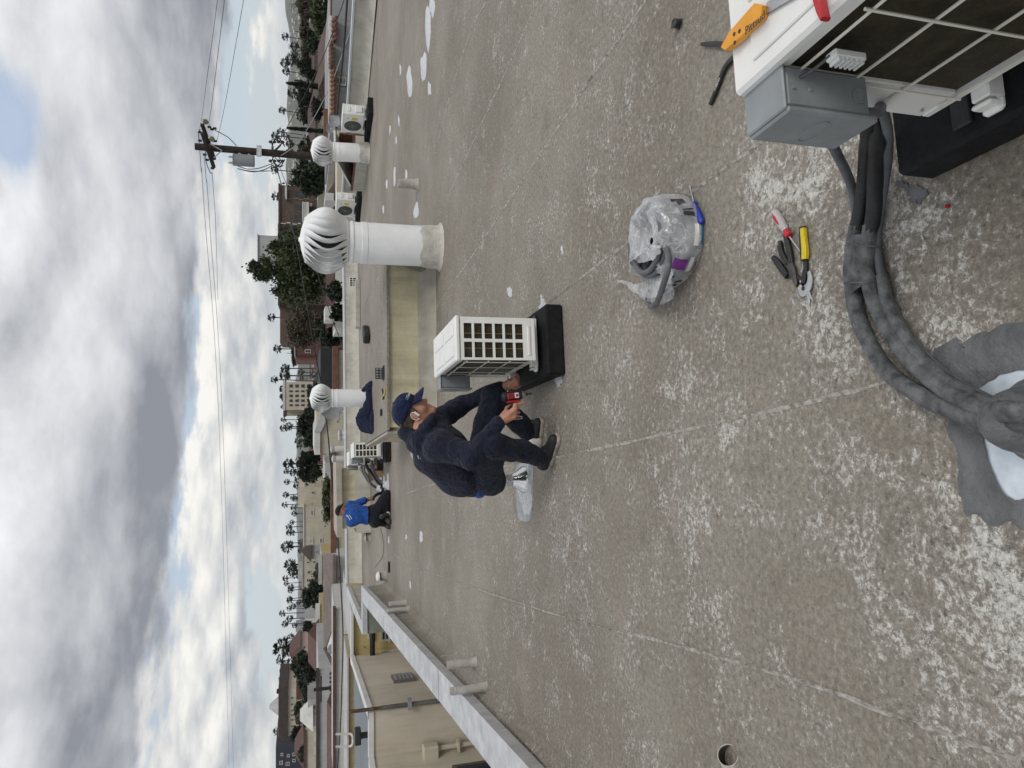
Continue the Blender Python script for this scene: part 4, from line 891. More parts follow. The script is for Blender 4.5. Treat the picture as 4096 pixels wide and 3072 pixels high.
mb.hexa([p0+Vector((0, 0, za+.02)), p1+Vector((0, 0, za+hgt)), p1+nh*.85+Vector((0, 0, za+hgt)), p0+nh*.85+Vector((0, 0, za+.02))], [p0+Vector((0, 0, za+.07)), p1+Vector((0, 0, za+hgt+.05)), p1+nh*.85+Vector((0, 0, za+hgt+.05)), p0+nh*.85+Vector((0, 0, za+.07))]); mb.build('lid', M_WHITEP, ht)
mb = MB(); mb.tube([a2+dh*.2+nh*.15+Vector((0, 0, za)), a2+dh*1.0+nh*.5+Vector((0, 0, za+.28))], .03, 4); mb.build('prop', M_WOOD, ht)
mb = MB(); mb.wall(a2+nh*.86, b2_+nh*.86, 0, za+.42, .05); mb.build('back_board', M_WOOD, ht)
M_ANT = mat('antenna_grey', (.27, .28, .285), .5, var=.06)
def flat_antenna(label, px, py, Y, w, h, yaw, sq):
    c = PY(px, py, Y); t = thing('antenna', label, 'antenna', c, yaw)
    mb = MB(); n = 24; vs = []
    for k_, (s_, y_) in enumerate(((.0, .03), (.5, .022), (.9, .0), (1., -.006), (1., .008))):
        for j in range(n):
            a = 2*math.pi*j/n; e = (abs(math.cos(a))**sq+abs(math.sin(a))**sq)**(-1/sq); vs.append((w*s_*e*math.cos(a), y_, h*s_*e*math.sin(a)))
    mb.add(vs, [(i*n+j, i*n+(j+1) % n, (i+1)*n+(j+1) % n, (i+1)*n+j) for i in range(4) for j in range(n)]).build('panel', M_ANT, t, 50)
    MB().tube([(0, .03, 0), (0, .12, -.05), (0, .12, -(c.z-.35))], .02, 8).build('mast', M_GALV, t, 50)
    return t
flat_antenna('larger grey rounded antenna panel beside the condenser with yellow label', 1338, 484, 20.4, .19, .15, R(20), 3.2)
flat_antenna('smaller grey square antenna panel beside the larger rounded one', 1322, 513, 20.6, .13, .12, R(-5), 4)
# navy jacket thrown over the ventilator's foot
def crumple(name, m, ctrl, parent, seed, nth=36, nl=60):
    path = smooth_path([c[0] for c in ctrl], max(2, nl//(len(ctrl)-1))); rs = np.interp(np.linspace(0, 1, len(path)), np.linspace(0, 1, len(ctrl)), [c[1] for c in ctrl]); hs = np.interp(np.linspace(0, 1, len(path)), np.linspace(0, 1, len(ctrl)), [c[2] for c in ctrl])
    vs = []; n = len(path)
    for i, p in enumerate(path):
        a = path[max(i-1, 0)]; b = path[min(i+1, n-1)]; d = (b-a).normalized(); nn = Vector((-d.y, d.x, 0)).normalized()
        for j in range(nth):
            t_ = math.pi*j/(nth-1); q = p+nn*rs[i]*math.cos(t_)+Vector((0, 0, hs[i]*math.sin(t_)**.8))
            f_ = mnoise.noise(q*7+Vector((seed, 0, 0)))*.5+abs(mnoise.noise(q*15+Vector((0, seed, 0))))*.9
            q += (nn*math.cos(t_)+Vector((0, 0, math.sin(t_))))*(-.045*f_)*min(1, hs[i]/.1); q.z = max(q.z, p.z+.002); vs.append(q)
    return MB().add(vs, [(i*nth+j, i*nth+j+1, (i+1)*nth+j+1, (i+1)*nth+j) for i in range(n-1) for j in range(nth-1)]+[tuple(range(nth)), tuple((n-1)*nth+j for j in range(nth))]).build(name, m, parent, 60)
M_NAVY = mat('navy_cloth', (.012, .016, .040), .9, var=.2, vscale=30, bump=.3, bscale=120, spec=.25)
jk = thing('jacket', 'navy jacket thrown in a heap at the foot of the small ventilator', 'jacket')
e5 = lambda x, y: P(x, y, ZD)
crumple('heap', M_NAVY, [(e5(1492, 1722), .05, .03), (e5(1488, 1700), .16, .22), (e5(1486, 1670), .17, .25), (e5(1488, 1635), .12, .15), (e5(1487, 1600), .10, .11), (e5(1486, 1565), .09, .10), (e5(1487, 1540), .08, .08), (e5(1488, 1529), .03, .02)], jk, 2)
crumple('sleeve', M_NAVY, [(e5(1495, 1726), .04, .03), (e5(1494, 1700), .05, .06), (e5(1494, 1665), .05, .06), (e5(1493, 1640), .03, .03)], jk, 7)
crumple('sleeve', M_NAVY, [(PY(1455, 1562, 11.5), .04, .04), (PY(1470, 1548, 11.45), .06, .06), (PY(1482, 1540, 11.4), .06, .07), (e5(1489, 1533), .04, .04)], jk, 8)
# ================================================================== the town beyond the roof
M_GROUND = mat('town_ground', (.13, .13, .115), .9, var=.25, vscale=.02, detail=6)
gnd = MB().box((0, 3990, -10.05), (16000, 8400, .1)).build('ground', M_GROUND); tag(gnd, kind='structure')
def stucco(name, col, streak=.3): return mat(name, col, .9, var=.08, vscale=.7, bump=.15, bscale=12, streak=streak)
S_CREAM = stucco('cream_stucco', (.50, .455, .36)); S_BEIGE = stucco('beige_stucco', (.52, .46, .37)); S_TAN = stucco('tan_stucco', (.46, .385, .24)); S_WHITE = stucco('white_stucco', (.60, .59, .56)); S_GREY = stucco('grey_stucco', (.27, .275, .28)); S_LGREY = stucco('light_grey_stucco', (.42, .42, .41)); S_NAVY = stucco('navy_cladding', (.035, .04, .055), .1); S_YEL = stucco('yellow_paint', (.50, .40, .18)); S_DARK = stucco('dark_slate', (.022, .026, .028), .1); S_PINK = stucco('pink_stucco', (.48, .36, .31))
M_TILE = mat('red_clay_tile', (.105, .053, .043), .85, var=.25, vscale=3, bump=.3, bscale=20, col2=(.06, .034, .03)); M_TILEO = mat('orange_clay_tile', (.165, .078, .052), .85, var=.25, vscale=4, bump=.3, bscale=20)
M_BROOF = mat('brown_roofing', (.062, .046, .040), .9, var=.2, vscale=2); M_GROOF = mat('blue_grey_roofing', (.16, .18, .20), .85, var=.12, vscale=1.2)
M_GLASS = mat('window_glass', (.035, .042, .05), .12, var=.3, vscale=.6); M_FRAME = mat('window_frame', (.55, .54, .50), .6); M_DFRAME = mat('dark_window_frame', (.06, .055, .05), .6); M_BLIND = mat('window_blind', (.36, .36, .34), .7)
def brick_mat(name, c):
    m = bpy.data.materials.new(name); m.use_nodes = True; t = NT(m.node_tree); b = t.n['Principled BSDF']; co = t.new('ShaderNodeTexCoord').outputs['Object']; x, y, z = t.sep(co)
    br = t.new('ShaderNodeTexBrick'); t.put(br.inputs['Vector'], t.comb(t.math('ADD', x, y), z, 0)); br.inputs['Scale'].default_value = 2.2; br.inputs['Color1'].default_value = c4(c); br.inputs['Color2'].default_value = c4(tuple(v*.62 for v in c)); br.inputs['Mortar'].default_value = c4(tuple(v*.8+.03 for v in c)); br.inputs['Mortar Size'].default_value = .015
    t.put(b.inputs['Base Color'], t.mix(t.ramp(t.noise(co, .9, 5), .3, .75, 0, .55), br.outputs[0], c4(tuple(v*.55 for v in c)))); b.inputs['Roughness'].default_value = .9; return m
M_BRICK = brick_mat('brown_brick', (.125, .084, .064)); M_RBRICK = brick_mat('red_brick', (.135, .058, .048))
def block(name, label, y0, y1, xt, Y, depth=10., m=None, wins=(), rz=0., cap=None, caph=.3, wm=None, cat='building', zb=-10., roof=None, rm=None, rh=2., group=None, xb=None, over=.15):
    a = PY(xt, y0, Y); b = PY(xt, y1, Y); xc = (a.x+b.x)/2; w = (a.x-b.x); zt = a.z
    if xb is not None: zb = PY(xb, y0, Y).z
    t = thing(name, label, cat, (xc, Y, zb), rz, group); h = zt-zb
    MB().box((0, depth/2, h/2), (w, depth, h)).build('wall', m or S_CREAM, t)
    if cap:
        fd = .4 if zt < CAM_H else depth
        MB().box((0, fd/2-over, h+caph/2), (w+over*2, fd, caph)).build('coping', cap, t)
        if fd < depth: MB().box((0, depth/2+fd/2-over*.5, h+.02), (w, depth-fd, .04)).build('flat_roof', S_LGREY, t)
    if roof == 'hip':
        o = over+.3; i_ = min(w, depth)*.45; q = [(-w/2-o, -o), (w/2+o, -o), (w/2+o, depth+o), (-w/2-o, depth+o)]; r_ = [(-w/2+i_, i_), (w/2-i_, i_), (w/2-i_, depth-i_), (-w/2+i_, depth-i_)]
        MB().hexa([(x, y, h+.002) for x, y in q], [(x, y, h+rh) for x, y in r_]).build('roof', rm or M_TILE, t)
    if roof == 'gable':
        o = over+.3; MB().add([(-w/2-o, -o, h), (w/2+o, -o, h), (w/2+o, depth+o, h), (-w/2-o, depth+o, h), (-w/2-o, depth/2, h+rh), (w/2+o, depth/2, h+rh)], [(0, 1, 5, 4), (2, 3, 4, 5), (0, 4, 3), (1, 2, 5), (0, 3, 2, 1)]).build('roof', rm or M_TILE, t)
    for wn in wins:
        xa, xb_, ya, yb = wn[:4]; p = PY(xa, ya, Y); q = PY(xb_, yb, Y); x0, x1 = sorted((p.x-xc, q.x-xc)); z0, z1 = sorted((p.z-zb, q.z-zb)); fw = min(.14, (x1-x0)*.13); kind = wn[4] if len(wn) > 4 else 'g'
        f = MB()
        f.box(((x0+x1)/2, -.02, z1-fw/2), (x1-x0, .10, fw)); f.box(((x0+x1)/2, -.03, z0+fw/2), (x1-x0+.1, .14, fw)); f.box((x0+fw/2, -.02, (z0+z1)/2), (fw, .10, z1-z0-2*fw)); f.box((x1-fw/2, -.02, (z0+z1)/2), (fw, .10, z1-z0-2*fw))
        if kind != 'v': f.box(((x0+x1)/2, -.015, (z0+z1)/2), (x1-x0-2*fw, .07, fw*.6))
        fo = f.build('window', wm or M_FRAME, t)
        MB().box(((x0+x1)/2, -.004, (z0+z1)/2), (x1-x0-2*fw-.001, .04, z1-z0-2*fw-.001)).build('pane', M_BLIND if kind == 'b' else M_GLASS, fo)
    return t
K = lambda x0, y0, s: (lambda xa, xb, ya, yb, *k: (x0+xa/s, x0+xb/s, y0+ya/s, y0+yb/s, *k))
# ------------------------------------------------------------------ light well neighbour on the left (walls seen over the coping)
nb = thing('apartment_wing', 'cream stucco building wing with stained walls and louvre across the light well', 'building')
z_n = 0.0
n1_ = P(1490, 2848, z_n); n0 = P(1413, 2623, z_n); n2_ = P(1491, 3033, z_n)
dwn = (n0-n1_).normalized(); lw = Vector((-dwn.y, dwn.x, 0))
def quadwall(a, b, zt, zb, th, m, name, parent): mb = MB(); mb.wall(a, b, zb, zt, th); return mb.build(name, m, parent)
mb = MB(); far_l = n0+lw*6; left_l = n2_+Vector((-1.2, -1.6, 0))
mb.prism([(n1_.x, n1_.y), (n0.x, n0.y), (far_l.x, far_l.y), (far_l.x-2, far_l.y-5), (n2_.x-4, n2_.y+1.2), (n2_.x, n2_.y)], -9.9, z_n-.03).build('wall', S_BEIGE, nb)
mb = MB(); mb.prism([(n1_.x-.25, n1_.y+.2), (n0.x-.2, n0.y-.2), (far_l.x, far_l.y), (far_l.x-2, far_l.y-5), (n2_.x-4, n2_.y+1.4), (n2_.x-.1, n2_.y+.25)], z_n-.028, z_n-.02).build('flat_roof', M_GROOF, nb)
for a_, b_ in ((n1_, n0), (n2_, n1_)):
    mb = MB(); mb.wall(a_, b_, z_n-.028, z_n+.10, .22, -.04); mb.build('coping', S_WHITE, nb)
wl = thing('apartment_wing', 'cream stucco wall block with rain head and downspout across the light well', 'building')
mb = MB(); mb.prism([(n2_.x, n2_.y), (n2_.x-.6, n2_.y-3.5), (n2_.x-4, n2_.y-3.5), (n2_.x-4, n2_.y+1.1)], -9.9, z_n-.035).build('wall', S_TAN if False else S_CREAM, wl)
mb = MB(); mb.wall(Vector((n2_.x-.6, n2_.y-3.5, 0)), n2_, z_n-.033, z_n+.10, .22, -.04); mb.build('coping', S_WHITE, wl)
# louvre vent, pipe, downspout
lv = n1_.lerp(n0, .42); pz = PY(1612, 2710, lv.y).z
lo = thing('wall_louvre', 'dark rectangular louvre vent set in the cream wall across the light well', 'louvre', lv-lw*.03+Vector((0, 0, pz)), math.atan2(dwn.y, dwn.x))
MB().box((0, 0, 0), (.85, .08, .62)).build('frame', mat('brown_frame', (.14, .12, .10), .7), lo)
for i in range(5): MB().box((0, -.05, -.22+i*.11), (.7, .05, .07)).build('slat', S_GREY, lo)
pp = thing('drain_pipe', 'tall rusty and black drain pipe standing at the corner of the cream wing', 'pipe', (n1_.x+.12, n1_.y-.1, 0))
ztop = PY(1400, 2843, n1_.y).z; MB().tube([(0, 0, z_n-.2), (0, 0, ztop)], .045, 12).build('rusty_top', mat('rust', (.10, .062, .04), .9, var=.3, vscale=10), pp, 50)
MB().tube([(0, 0, -6), (0, 0, z_n-.201)], .055, 12).build('black_length', mat('tarred_pipe', (.05, .045, .042), .8, var=.5, vscale=5, col2=(.14, .13, .11)), pp, 50)
MB().box((0, .02, z_n-.9), (.24, .2, .1)).build('bracket', M_GBOX, pp)
ds = thing('downspout', 'beige downspout with a box shaped rain head on the cream wall', 'downspout', PY(1722, 3005, n2_.y-.22))
mb = MB(); mb.box((0, 0, 0), (.34, .28, .40), bev=.03).build('rain_head', S_CREAM, ds, 30); MB().tube([(.05, 0, -.2), (.05, 0, -5)], .06, 10).build('pipe', S_CREAM, ds, 50); MB().box((.05, 0, -.7), (.24, .24, .05)).build('strap', S_CREAM, ds)
wq = n2_+Vector((-.22, -1.3, 0)); wz = PY(1925, 3048, wq.y).z; wfr = MB().box((wq.x+.03, wq.y, wz), (.10, 1.1, 1.2), rz=R(-9.7)).build('window', mat('dark_sash', (.10, .085, .07), .6), wl); MB().box((wq.x+.06, wq.y, wz), (.07, .9, 1.0), rz=R(-9.7)).build('pane', M_GLASS, wfr)
bv = thing('roof_vent_box', 'dark square vent standing on the blue grey neighbouring roof', 'roof vent', P(1478, 2938, z_n)); MB().tube([(0, 0, -.02), (0, 0, .22)], .08, 10).build('neck', M_BLK, bv, 50); MB().box((0, 0, .30), (.36, .32, .16), bev=.02).build('hood', M_BLK, bv)
yw = block('apartment_wing', 'yellow stucco wing with white framed windows at the end of the light well', 2455, 2640, 1413, 25.3, 6, S_YEL, [(1470, 1492, 2508, 2552, 'b'), (1522, 1560, 2510, 2560), (1522, 1600, 2602, 2640)], cap=S_WHITE, caph=.08)
wb = thing('cable_tray', 'black pipe crossing in front of the yellow wing', 'pipe'); MB().tube([PY(1489, 2465, 24.9), PY(1490, 2622, 24.9)], .09, 8).build('tube', M_BLK, wb, 50)
# ------------------------------------------------------------------ nearer neighbours beyond the far parapet
block('low_building', 'long white parapet building with stained wall and dark red cap beyond the light well', 2440, 3200, 1343, 38, 5, S_WHITE, cap=M_TILE, caph=.14, zb=-9.9)
for (ya, yb, xa) in ((2655, 2700, 1402), (2560, 2600, 1398)):
    pass
rbb = block('gabled_building', 'white building under a brown ribbed roof with a round attic vent', 2222, 2475, 1343, 47, 9, S_WHITE, [(1352, 1362, 2305, 2318)], zb=-9.9)
ra, rb_ = PY(1300, 2215, 52), PY(1304, 2590, 52); ea, eb = PY(1341, 2222, 46.6), PY(1341, 2480, 46.6); el_ = PY(1341, 2664, 45.5)
off = rbb.location
MB().add([Vector(v)-off for v in (ra, rb_, eb, ea)], [(0, 1, 2, 3)]).build('roof', M_BROOF, rbb)
MB().add([Vector(v)-off for v in (rb_, el_, eb)], [(0, 1, 2)]).build('gable', S_WHITE, rbb)
rib = MB(); nr = 42
for i in range(nr+1):
    f_ = i/nr; p = ra.lerp(rb_, f_); q = ea.lerp(eb, min(1, f_*1.0)); rib.tube([p-off+Vector((0, -.05, .05)), q-off+Vector((0, -.05, .05))], .13, 5)
tag(rib.build('roof_ribs', mat('rib_brown', (.20, .165, .145), .9, var=.2, vscale=2), rbb, 50), kind='stuff')
gc = PY(1333, 2596, 46); MB().lathe([(.36, 0), (.33, .05)], 20, M=Matrix.Translation(gc-off) @ Matrix.Rotation(R(90), 4, 'X')).build('round_vent', S_GREY, rbb)
MB().tube([rb_-off+Vector((0, -.1, .06)), el_-off+Vector((0, -.1, .06))], .14, 5).build('rake_board', M_BROOF, rbb)
block('low_building', 'tan walled low roof strip between the white parapet and blue grey roof', 2640, 3200, 1394, 29.5, 3, S_TAN, zb=-9.9, cap=S_LGREY, caph=.06)
fr = thing('bent_pipe_railing', 'white bent pipe railing standing on the tan neighbouring roof', 'railing')
zf = PY(1394, 2990, 29.5).z
for yy in (2935, 2985): MB().tube([PY(1402, yy, 29.3), PY(1343, yy+2, 29.3)], .05, 8).build('post', S_WHITE, fr, 50)
MB().tube(smooth_path([PY(1402, 2935, 29.3), PY(1411, 2945, 29.2), PY(1411, 2975, 29.2), PY(1402, 2985, 29.3)], 4), .05, 8).build('bend', S_WHITE, fr, 50)
block('warehouse', 'long pale grey windowless wall with a row of narrow dark slits', 2683, 3200, 1277, 60, 12, S_LGREY, [(1318, 1334, 2690+i*17, 2696+i*17, 'v') for i in range(9)]+[(1320, 1331, 2974, 2995, 'v')], cap=M_BROOF, caph=.25, wm=M_DFRAME)
block('tiled_roof_house', 'house with a dark red tiled roof below the long grey wall', 2900, 3200, 1356, 45, 5, S_WHITE, roof='gable', rm=M_TILE, rh=.65)
# grey building on the right with red tile caps
gb = block('stucco_building', 'smooth grey stucco building with red tile caps and stepped white parapet', -260, 455, 1327, 28, 10, S_GREY, zb=-9.9)
for (ya, yb, xa, xb, m_) in ((60, 95, 1316, 1328, S_WHITE), (160, 226, 1312, 1328, S_WHITE), (-200, 58, 1323, 1329, M_TILEO), (96, 159, 1318, 1328, S_WHITE), (227, 268, 1319, 1328, S_WHITE), (272, 455, 1316, 1328, S_CREAM)):
    p, q = PY(xa, ya, 27.98), PY(xb, yb, 27.98); MB().box(((p.x+q.x)/2-gb.location.x, .3, (p.z+q.z)/2-gb.location.z+.004), (p.x-q.x, .6, p.z-q.z)).build('parapet_step', m_, gb)
for (ya, yb, xa, xb) in ((60, 162, 1331, 1347), (163, 266, 1322, 1328), (267, 470, 1326, 1341)):
    p, q = PY(xa, ya, 27.7), PY(xb, yb, 27.7); n_ = int((p.x-q.x)/.16); mb = MB()
    for i in range(n_): cx_ = q.x+(p.x-q.x)*(i+.5)/n_-gb.location.x; mb.tube([(cx_, .05, p.z-gb.location.z), (cx_, -.35, q.z-gb.location.z)], .07, 6)
    tag(mb.build('tile_cap', M_TILEO, gb, 50), kind='stuff')
vp = PY(1363, 325, 27.95)-gb.location; fo = MB().box(tuple(vp), (.32, .06, .40)).build('wall_vent', M_FRAME, gb)
for i in range(6): MB().box((vp.x, vp.y-.035, vp.z-.14+i*.056), (.22, .02, .024)).build('vent_slot', M_SHADE, fo)
block('stucco_building', 'cream stepped parapet building edge behind the right turbine ventilator', 455, 640, 1322, 33, 8, S_CREAM, zb=-9.9, cap=M_TILEO, caph=.3)
block('flat_roof_annex', 'beige flat annex roof just beyond the parapet near the open hatch', 520, 800, 1348, 25.2, 1.5, S_CREAM, zb=-9.9)
# pale wall and tile band in front of the brick building
block('low_building', 'white low wall under a dark red scalloped tile band before the brick building', 770, 1330, 1341, 34, 3, S_WHITE, [(1375, 1392, 1115, 1150), (1360, 1376, 1232, 1268)], zb=-9.9)
tb_ = thing('tile_band_roof', 'dark red scalloped clay tile roof in front of the brick building', 'tiled roof'); p, q = PY(1308, 780, 36.5), PY(1342, 1300, 34.2)
mb = MB(); n_ = 62
MB().add([(q.x, 36.5, p.z), (p.x, 36.5, p.z), (p.x, 34.1, q.z), (q.x, 34.1, q.z)], [(0, 1, 2, 3)]).build('slope', M_TILE, tb_)
for i in range(n_): cx_ = q.x+(p.x-q.x)*(i+.5)/n_; mb.tube([(cx_, 36.5, p.z+.03), (cx_, 34.0, q.z+.03)], .045, 5)
tag(mb.build('tile_rows', M_TILE, tb_, 50), kind='stuff')
block('white_gable_wall', 'white curved parapet end of the tiled roof near the dark trees', 1225, 1280, 1300, 33, 2, S_WHITE, zb=-9.9)
block('white_gable_wall', 'white parapet end between the brick building and cypress', 770, 800, 1300, 33, 2, S_WHITE, zb=-9.9)
block('dark_roof_building', 'dark slate sided building behind the small ventilator', 1392, 1560, 1282, 46, 8, S_DARK, zb=-9.9)
block('low_building', 'beige parapet with curved ends capped in orange tile before the dark building', 1400, 1600, 1352, 30, 2, S_BEIGE, cap=M_TILEO, caph=.22, zb=-9.9)
gbl = block('cream_shed_building', 'tall cream wall building with a white sloping roof edge', 1646, 1815, 1265, 40, 7, S_CREAM, zb=-9.9)
mb = MB(); p = PY(1257, 1728, 40)-gbl.location; q = PY(1285, 1640, 40)-gbl.location; r_ = PY(1258, 1818, 40)-gbl.location
mb.hexa([(q.x, -.2, q.z-.5), (p.x, -.2, p.z-.35), (p.x, 7.2, p.z-.35), (q.x, 7.2, q.z-.5)], [(q.x, -.2, q.z), (p.x, -.2, p.z), (p.x, 7.2, p.z), (q.x, 7.2, q.z)]); mb.build('sloping_roof', S_LGREY, gbl)
MB().box(((p.x+r_.x)/2, 3.5, (p.z+r_.z)/2-.15), (p.x-r_.x, 7.3, .3)).build('ridge_cap', S_WHITE, gbl)
block('low_building', 'beige low parapet with long orange tile coping behind the roof boxes', 1810, 2195, 1344, 31, 3, S_BEIGE, cap=M_TILEO, caph=.22, zb=-9.9)
block('low_building', 'pale low roof behind the tile coping near the round dark tree', 1850, 1950, 1300, 44, 5, S_LGREY, zb=-9.9)
for (yy, xa, lb_) in ((1733, 1365, 'short white flue with a bent outlet beyond the white parapet edge'), (1750, 1366, 'short white flue under a wire cage beyond the white parapet edge'), (1795, 1335, 'tall thick white flue pipe before the cream wall building'), (1834, 1340, 'thin white flue pipe beside the twin condensers')):
    v_ = PY(1378, yy, 26.5); hp_ = PY(xa, yy, 26.5).z; t_ = thing('flue_pipe', lb_, 'flue', (v_.x, 26.5, v_.z-.6), 0, 'white flues beyond the parapet')
    MB().tube([(0, 0, 0), (0, 0, hp_-v_.z+.6)], .11, 10).build('pipe', S_WHITE, t_, 50); MB().lathe([(.13, hp_-v_.z+.6), (.14, hp_-v_.z+.68), (.05, hp_-v_.z+.72)], 10).build('cowl', M_GALV, t_, 50)
dish = thing('satellite_dish', 'grey satellite dish on the beige neighbour beside the small ventilator', 'satellite dish', PY(1327, 1644, 28.5), R(-25))
mb = MB(); n = 24; vs = [(.34*s_*math.cos(2*math.pi*j/n), .12*s_*s_*-1+.1, .40*s_*math.sin(2*math.pi*j/n)) for s_ in (.05, .4, .75, 1.) for j in range(n)]
mb.add(vs, [(i*n+j, i*n+(j+1) % n, (i+1)*n+(j+1) % n, (i+1)*n+j) for i in range(3) for j in range(n)]).build('reflector', M_ANT, dish, 60); MB().tube([(0, .1, -.3), (-.2, -.5, -.25)], .02, 6).build('feed_arm', M_ANT, dish); MB().box((-.2, -.5, -.22), (.08, .1, .1)).build('feed_horn', M_ANT, dish); MB().tube([(0, .1, 0), (0, .2, -.9)], .03, 6).build('mast', M_ANT, dish)
# ------------------------------------------------------------------ brick apartment houses
k3 = K(1000, 750, 3.687)
bb = block('brick_apartment', 'brown brick apartment house with white corner stones and a white balcony', 740, 900, 1122, 92, 14, M_BRICK, [k3(655, 805, 50, 140), k3(970, 1050, 80, 165, 'b'), k3(650, 770, 258, 322), k3(650, 770, 388, 492), k3(970, 1120, 270, 372, 'b')], cap=M_BROOF, caph=.25, wm=M_DFRAME)
bl = bb.location
for (ya, yb, xa, xb) in ((793, 803, 1150, 1300), (742, 748, 1150, 1300), (890, 900, 1122, 1235)):
    p, q = PY(xa, ya, 92), PY(xb, yb, 92); nq = int((p.z-q.z)/.62)
    for i in range(nq): MB().box(((p.x+q.x)/2-bl.x+(.06 if i % 2 else -.06), -.05, q.z-bl.z+(i+.5)*(p.z-q.z)/nq), ((p.x-q.x)*(1.25 if i % 2 else .85), .14, (p.z-q.z)/nq*.86)).build('corner_stone', S_WHITE, bb)
p, q = PY(1140, 750, 92), PY(1148, 800, 92); MB().box(((p.x+q.x)/2-bl.x, -.3, (p.z+q.z)/2-bl.z), (p.x-q.x, .6, p.z-q.z)).build('ledge', S_WHITE, bb)
p, q = PY(1211, 808, 91.2), PY(1235, 891, 91.2); bal = MB().box(((p.x+q.x)/2-bl.x, -.5, q.z-bl.z+.08), (p.x-q.x, 1.0, .2)).build('balcony', S_WHITE, bb); MB().box(((p.x+q.x)/2-bl.x, -.9, p.z-bl.z), (p.x-q.x, .2, .14)).build('rail', S_WHITE, bal)
for i in range(17): MB().tube([(q.x-bl.x+(i+.5)*(p.x-q.x)/17, -.9, q.z-bl.z+.18), (q.x-bl.x+(i+.5)*(p.x-q.x)/17, -.9, p.z-bl.z-.07)], .07, 6).build('baluster', S_WHITE, bal)
for yy in (820, 870): p = PY(1240, yy, 91.5); MB().box((p.x-bl.x, -.4, p.z-bl.z), (.3, .7, .5)).build('bracket', S_WHITE, bb)
block('brick_apartment', 'brown brick apartment wing half hidden by the big green tree', 900, 1215, 1120, 94, 12, M_BRICK, [k3(640, 710, 605, 645), (1178, 1205, 1152, 1180), (1235, 1250, 1060, 1085)], cap=M_BROOF, caph=.25, wm=M_DFRAME)
block('brick_apartment', 'plain brown rendered block with a stepped roof line behind the bare brown tree', 1215, 1372, 1120, 96, 12, stucco('brown_render', (.105, .070, .057)), [(1183, 1200, 1255, 1268), (1183, 1200, 1300, 1312), (1183, 1200, 1340, 1350)], wm=M_DFRAME)
block('brick_apartment', 'narrow dark red brick block with a lighter side', 1372, 1420, 1181, 90, 10, M_RBRICK, [(1220, 1243, 1398, 1412)], cap=S_LGREY, caph=.12)
block('brick_apartment', 'lighter red side part of the dark red brick block', 1420, 1450, 1182, 90.5, 9, stucco('lighter_red', (.185, .095, .078)))  # separate block for the lighter side of the red brick block
block('roof_penthouse', 'pale grey penthouse box standing on the brick apartment roof', 940, 1043, 1033, 100, 6, S_LGREY, xb=1125, cap=S_LGREY, caph=.1)
# ------------------------------------------------------------------ middle distance
k4 = K(1050, 1200, 4.1475)
block('apartment_block', 'beige four storey apartment block with rows of dark windows and fire stairs', 1527, 1640, 1140, 150, 15, S_BEIGE, [k4(445+i*98, 500+i*98, c0, c1_) for i in range(4) for c0, c1_ in ((1400, 1452), (1500, 1528), (1570, 1610), (1650, 1690), (1730, 1760))], cap=M_FRAME, caph=.4, wm=M_DFRAME)
fs_ = block('apartment_block', 'set back beige apartment bay with brown roof eave and fire stairs', 1640, 1664, 1145, 156, 12, stucco('dull_beige', (.40, .33, .25)), cap=M_BROOF, caph=.6)
k5 = K(1050, 1600, 4.1475); k6 = K(1050, 2000, 4.1475)
block('apartment_block', 'cream apartment block taller end with a plain blank wall', 1955, 2030, 1193, 110, 14, S_CREAM, [k6(805, 820, 45, 80), (1245, 1258, 1965, 1975)])
block('apartment_block', 'long cream apartment block with four small paned windows', 2030, 2182, 1217, 108, 14, S_CREAM, [k6(795, 852, 160, 258), k6(955, 1010, 150, 250), k6(780, 840, 635, 722, 'b'), k6(945, 1000, 630, 716)], cap=S_WHITE, caph=.15)
block('apartment_block', 'cream apartment block end with brown roof house behind the round dark tree', 1905, 1956, 1222, 112, 12, S_CREAM, [k5(810, 862, 1325, 1386), k5(965, 1000, 1320, 1380)], cap=S_LGREY, caph=.2)
block('white_house', 'white two storey house with a brown hipped roof and dark porch', 2180, 2236, 1246, 120, 10, S_LGREY, [(1282, 1300, 2190, 2200), (1282, 1300, 2212, 2222), (1262, 1270, 2203, 2212)], roof='hip', rm=M_BROOF, rh=1.6)
block('apartment_block', 'tan flat apartment block with three dark windows behind the palm trunks', 2236, 2350, 1212, 130, 12, S_CREAM, [(1228, 1243, 2282, 2296), (1226, 1242, 2315, 2327), (1228, 1242, 2332, 2346), (1226, 1237, 2246, 2252), (1250, 1262, 2244, 2252)], cap=S_LGREY, caph=.2)
block('apartment_block', 'pale upper block standing above the tan flat apartment block', 2288, 2325, 1192, 140, 8, S_LGREY)
block('low_building', 'yellow low building under a grey roof behind the ribbed roof', 2225, 2330, 1288, 75, 6, S_YEL, [(1295, 1300, 2244, 2250)], cap=S_LGREY, caph=.35)
block('low_building', 'white flat topped building strip beyond the ribbed roof', 2420, 2585, 1280, 85, 5, S_YEL, cap=S_WHITE, caph=.5)
block('white_house', 'white house with a red roof and dark cellar windows near the tall palm', 2530, 2600, 1221, 170, 10, S_WHITE, [(1224, 1236, 2552, 2566), (1232, 1238, 2590, 2597)], cap=M_TILE, caph=.6)
block('red_house', 'dark red house standing between white houses below the palms', 2540, 2572, 1217, 165, 8, stucco('dark_red_wall', (.17, .06, .055)), [(1222, 1231, 2550, 2560)])
block('pink_house', 'pink stucco house with a sloping red roof beside the dark tree', 2590, 2660, 1202, 150, 10, S_PINK, [(1225, 1236, 2612, 2620)], roof='hip', rm=M_TILE, rh=2.2)
block('white_house', 'light grey house with dark window row behind the palms', 2470, 2525, 1218, 180, 9, S_LGREY, [(1226, 1240, 2478+i*5, 2481+i*5, 'v') for i in range(5)])
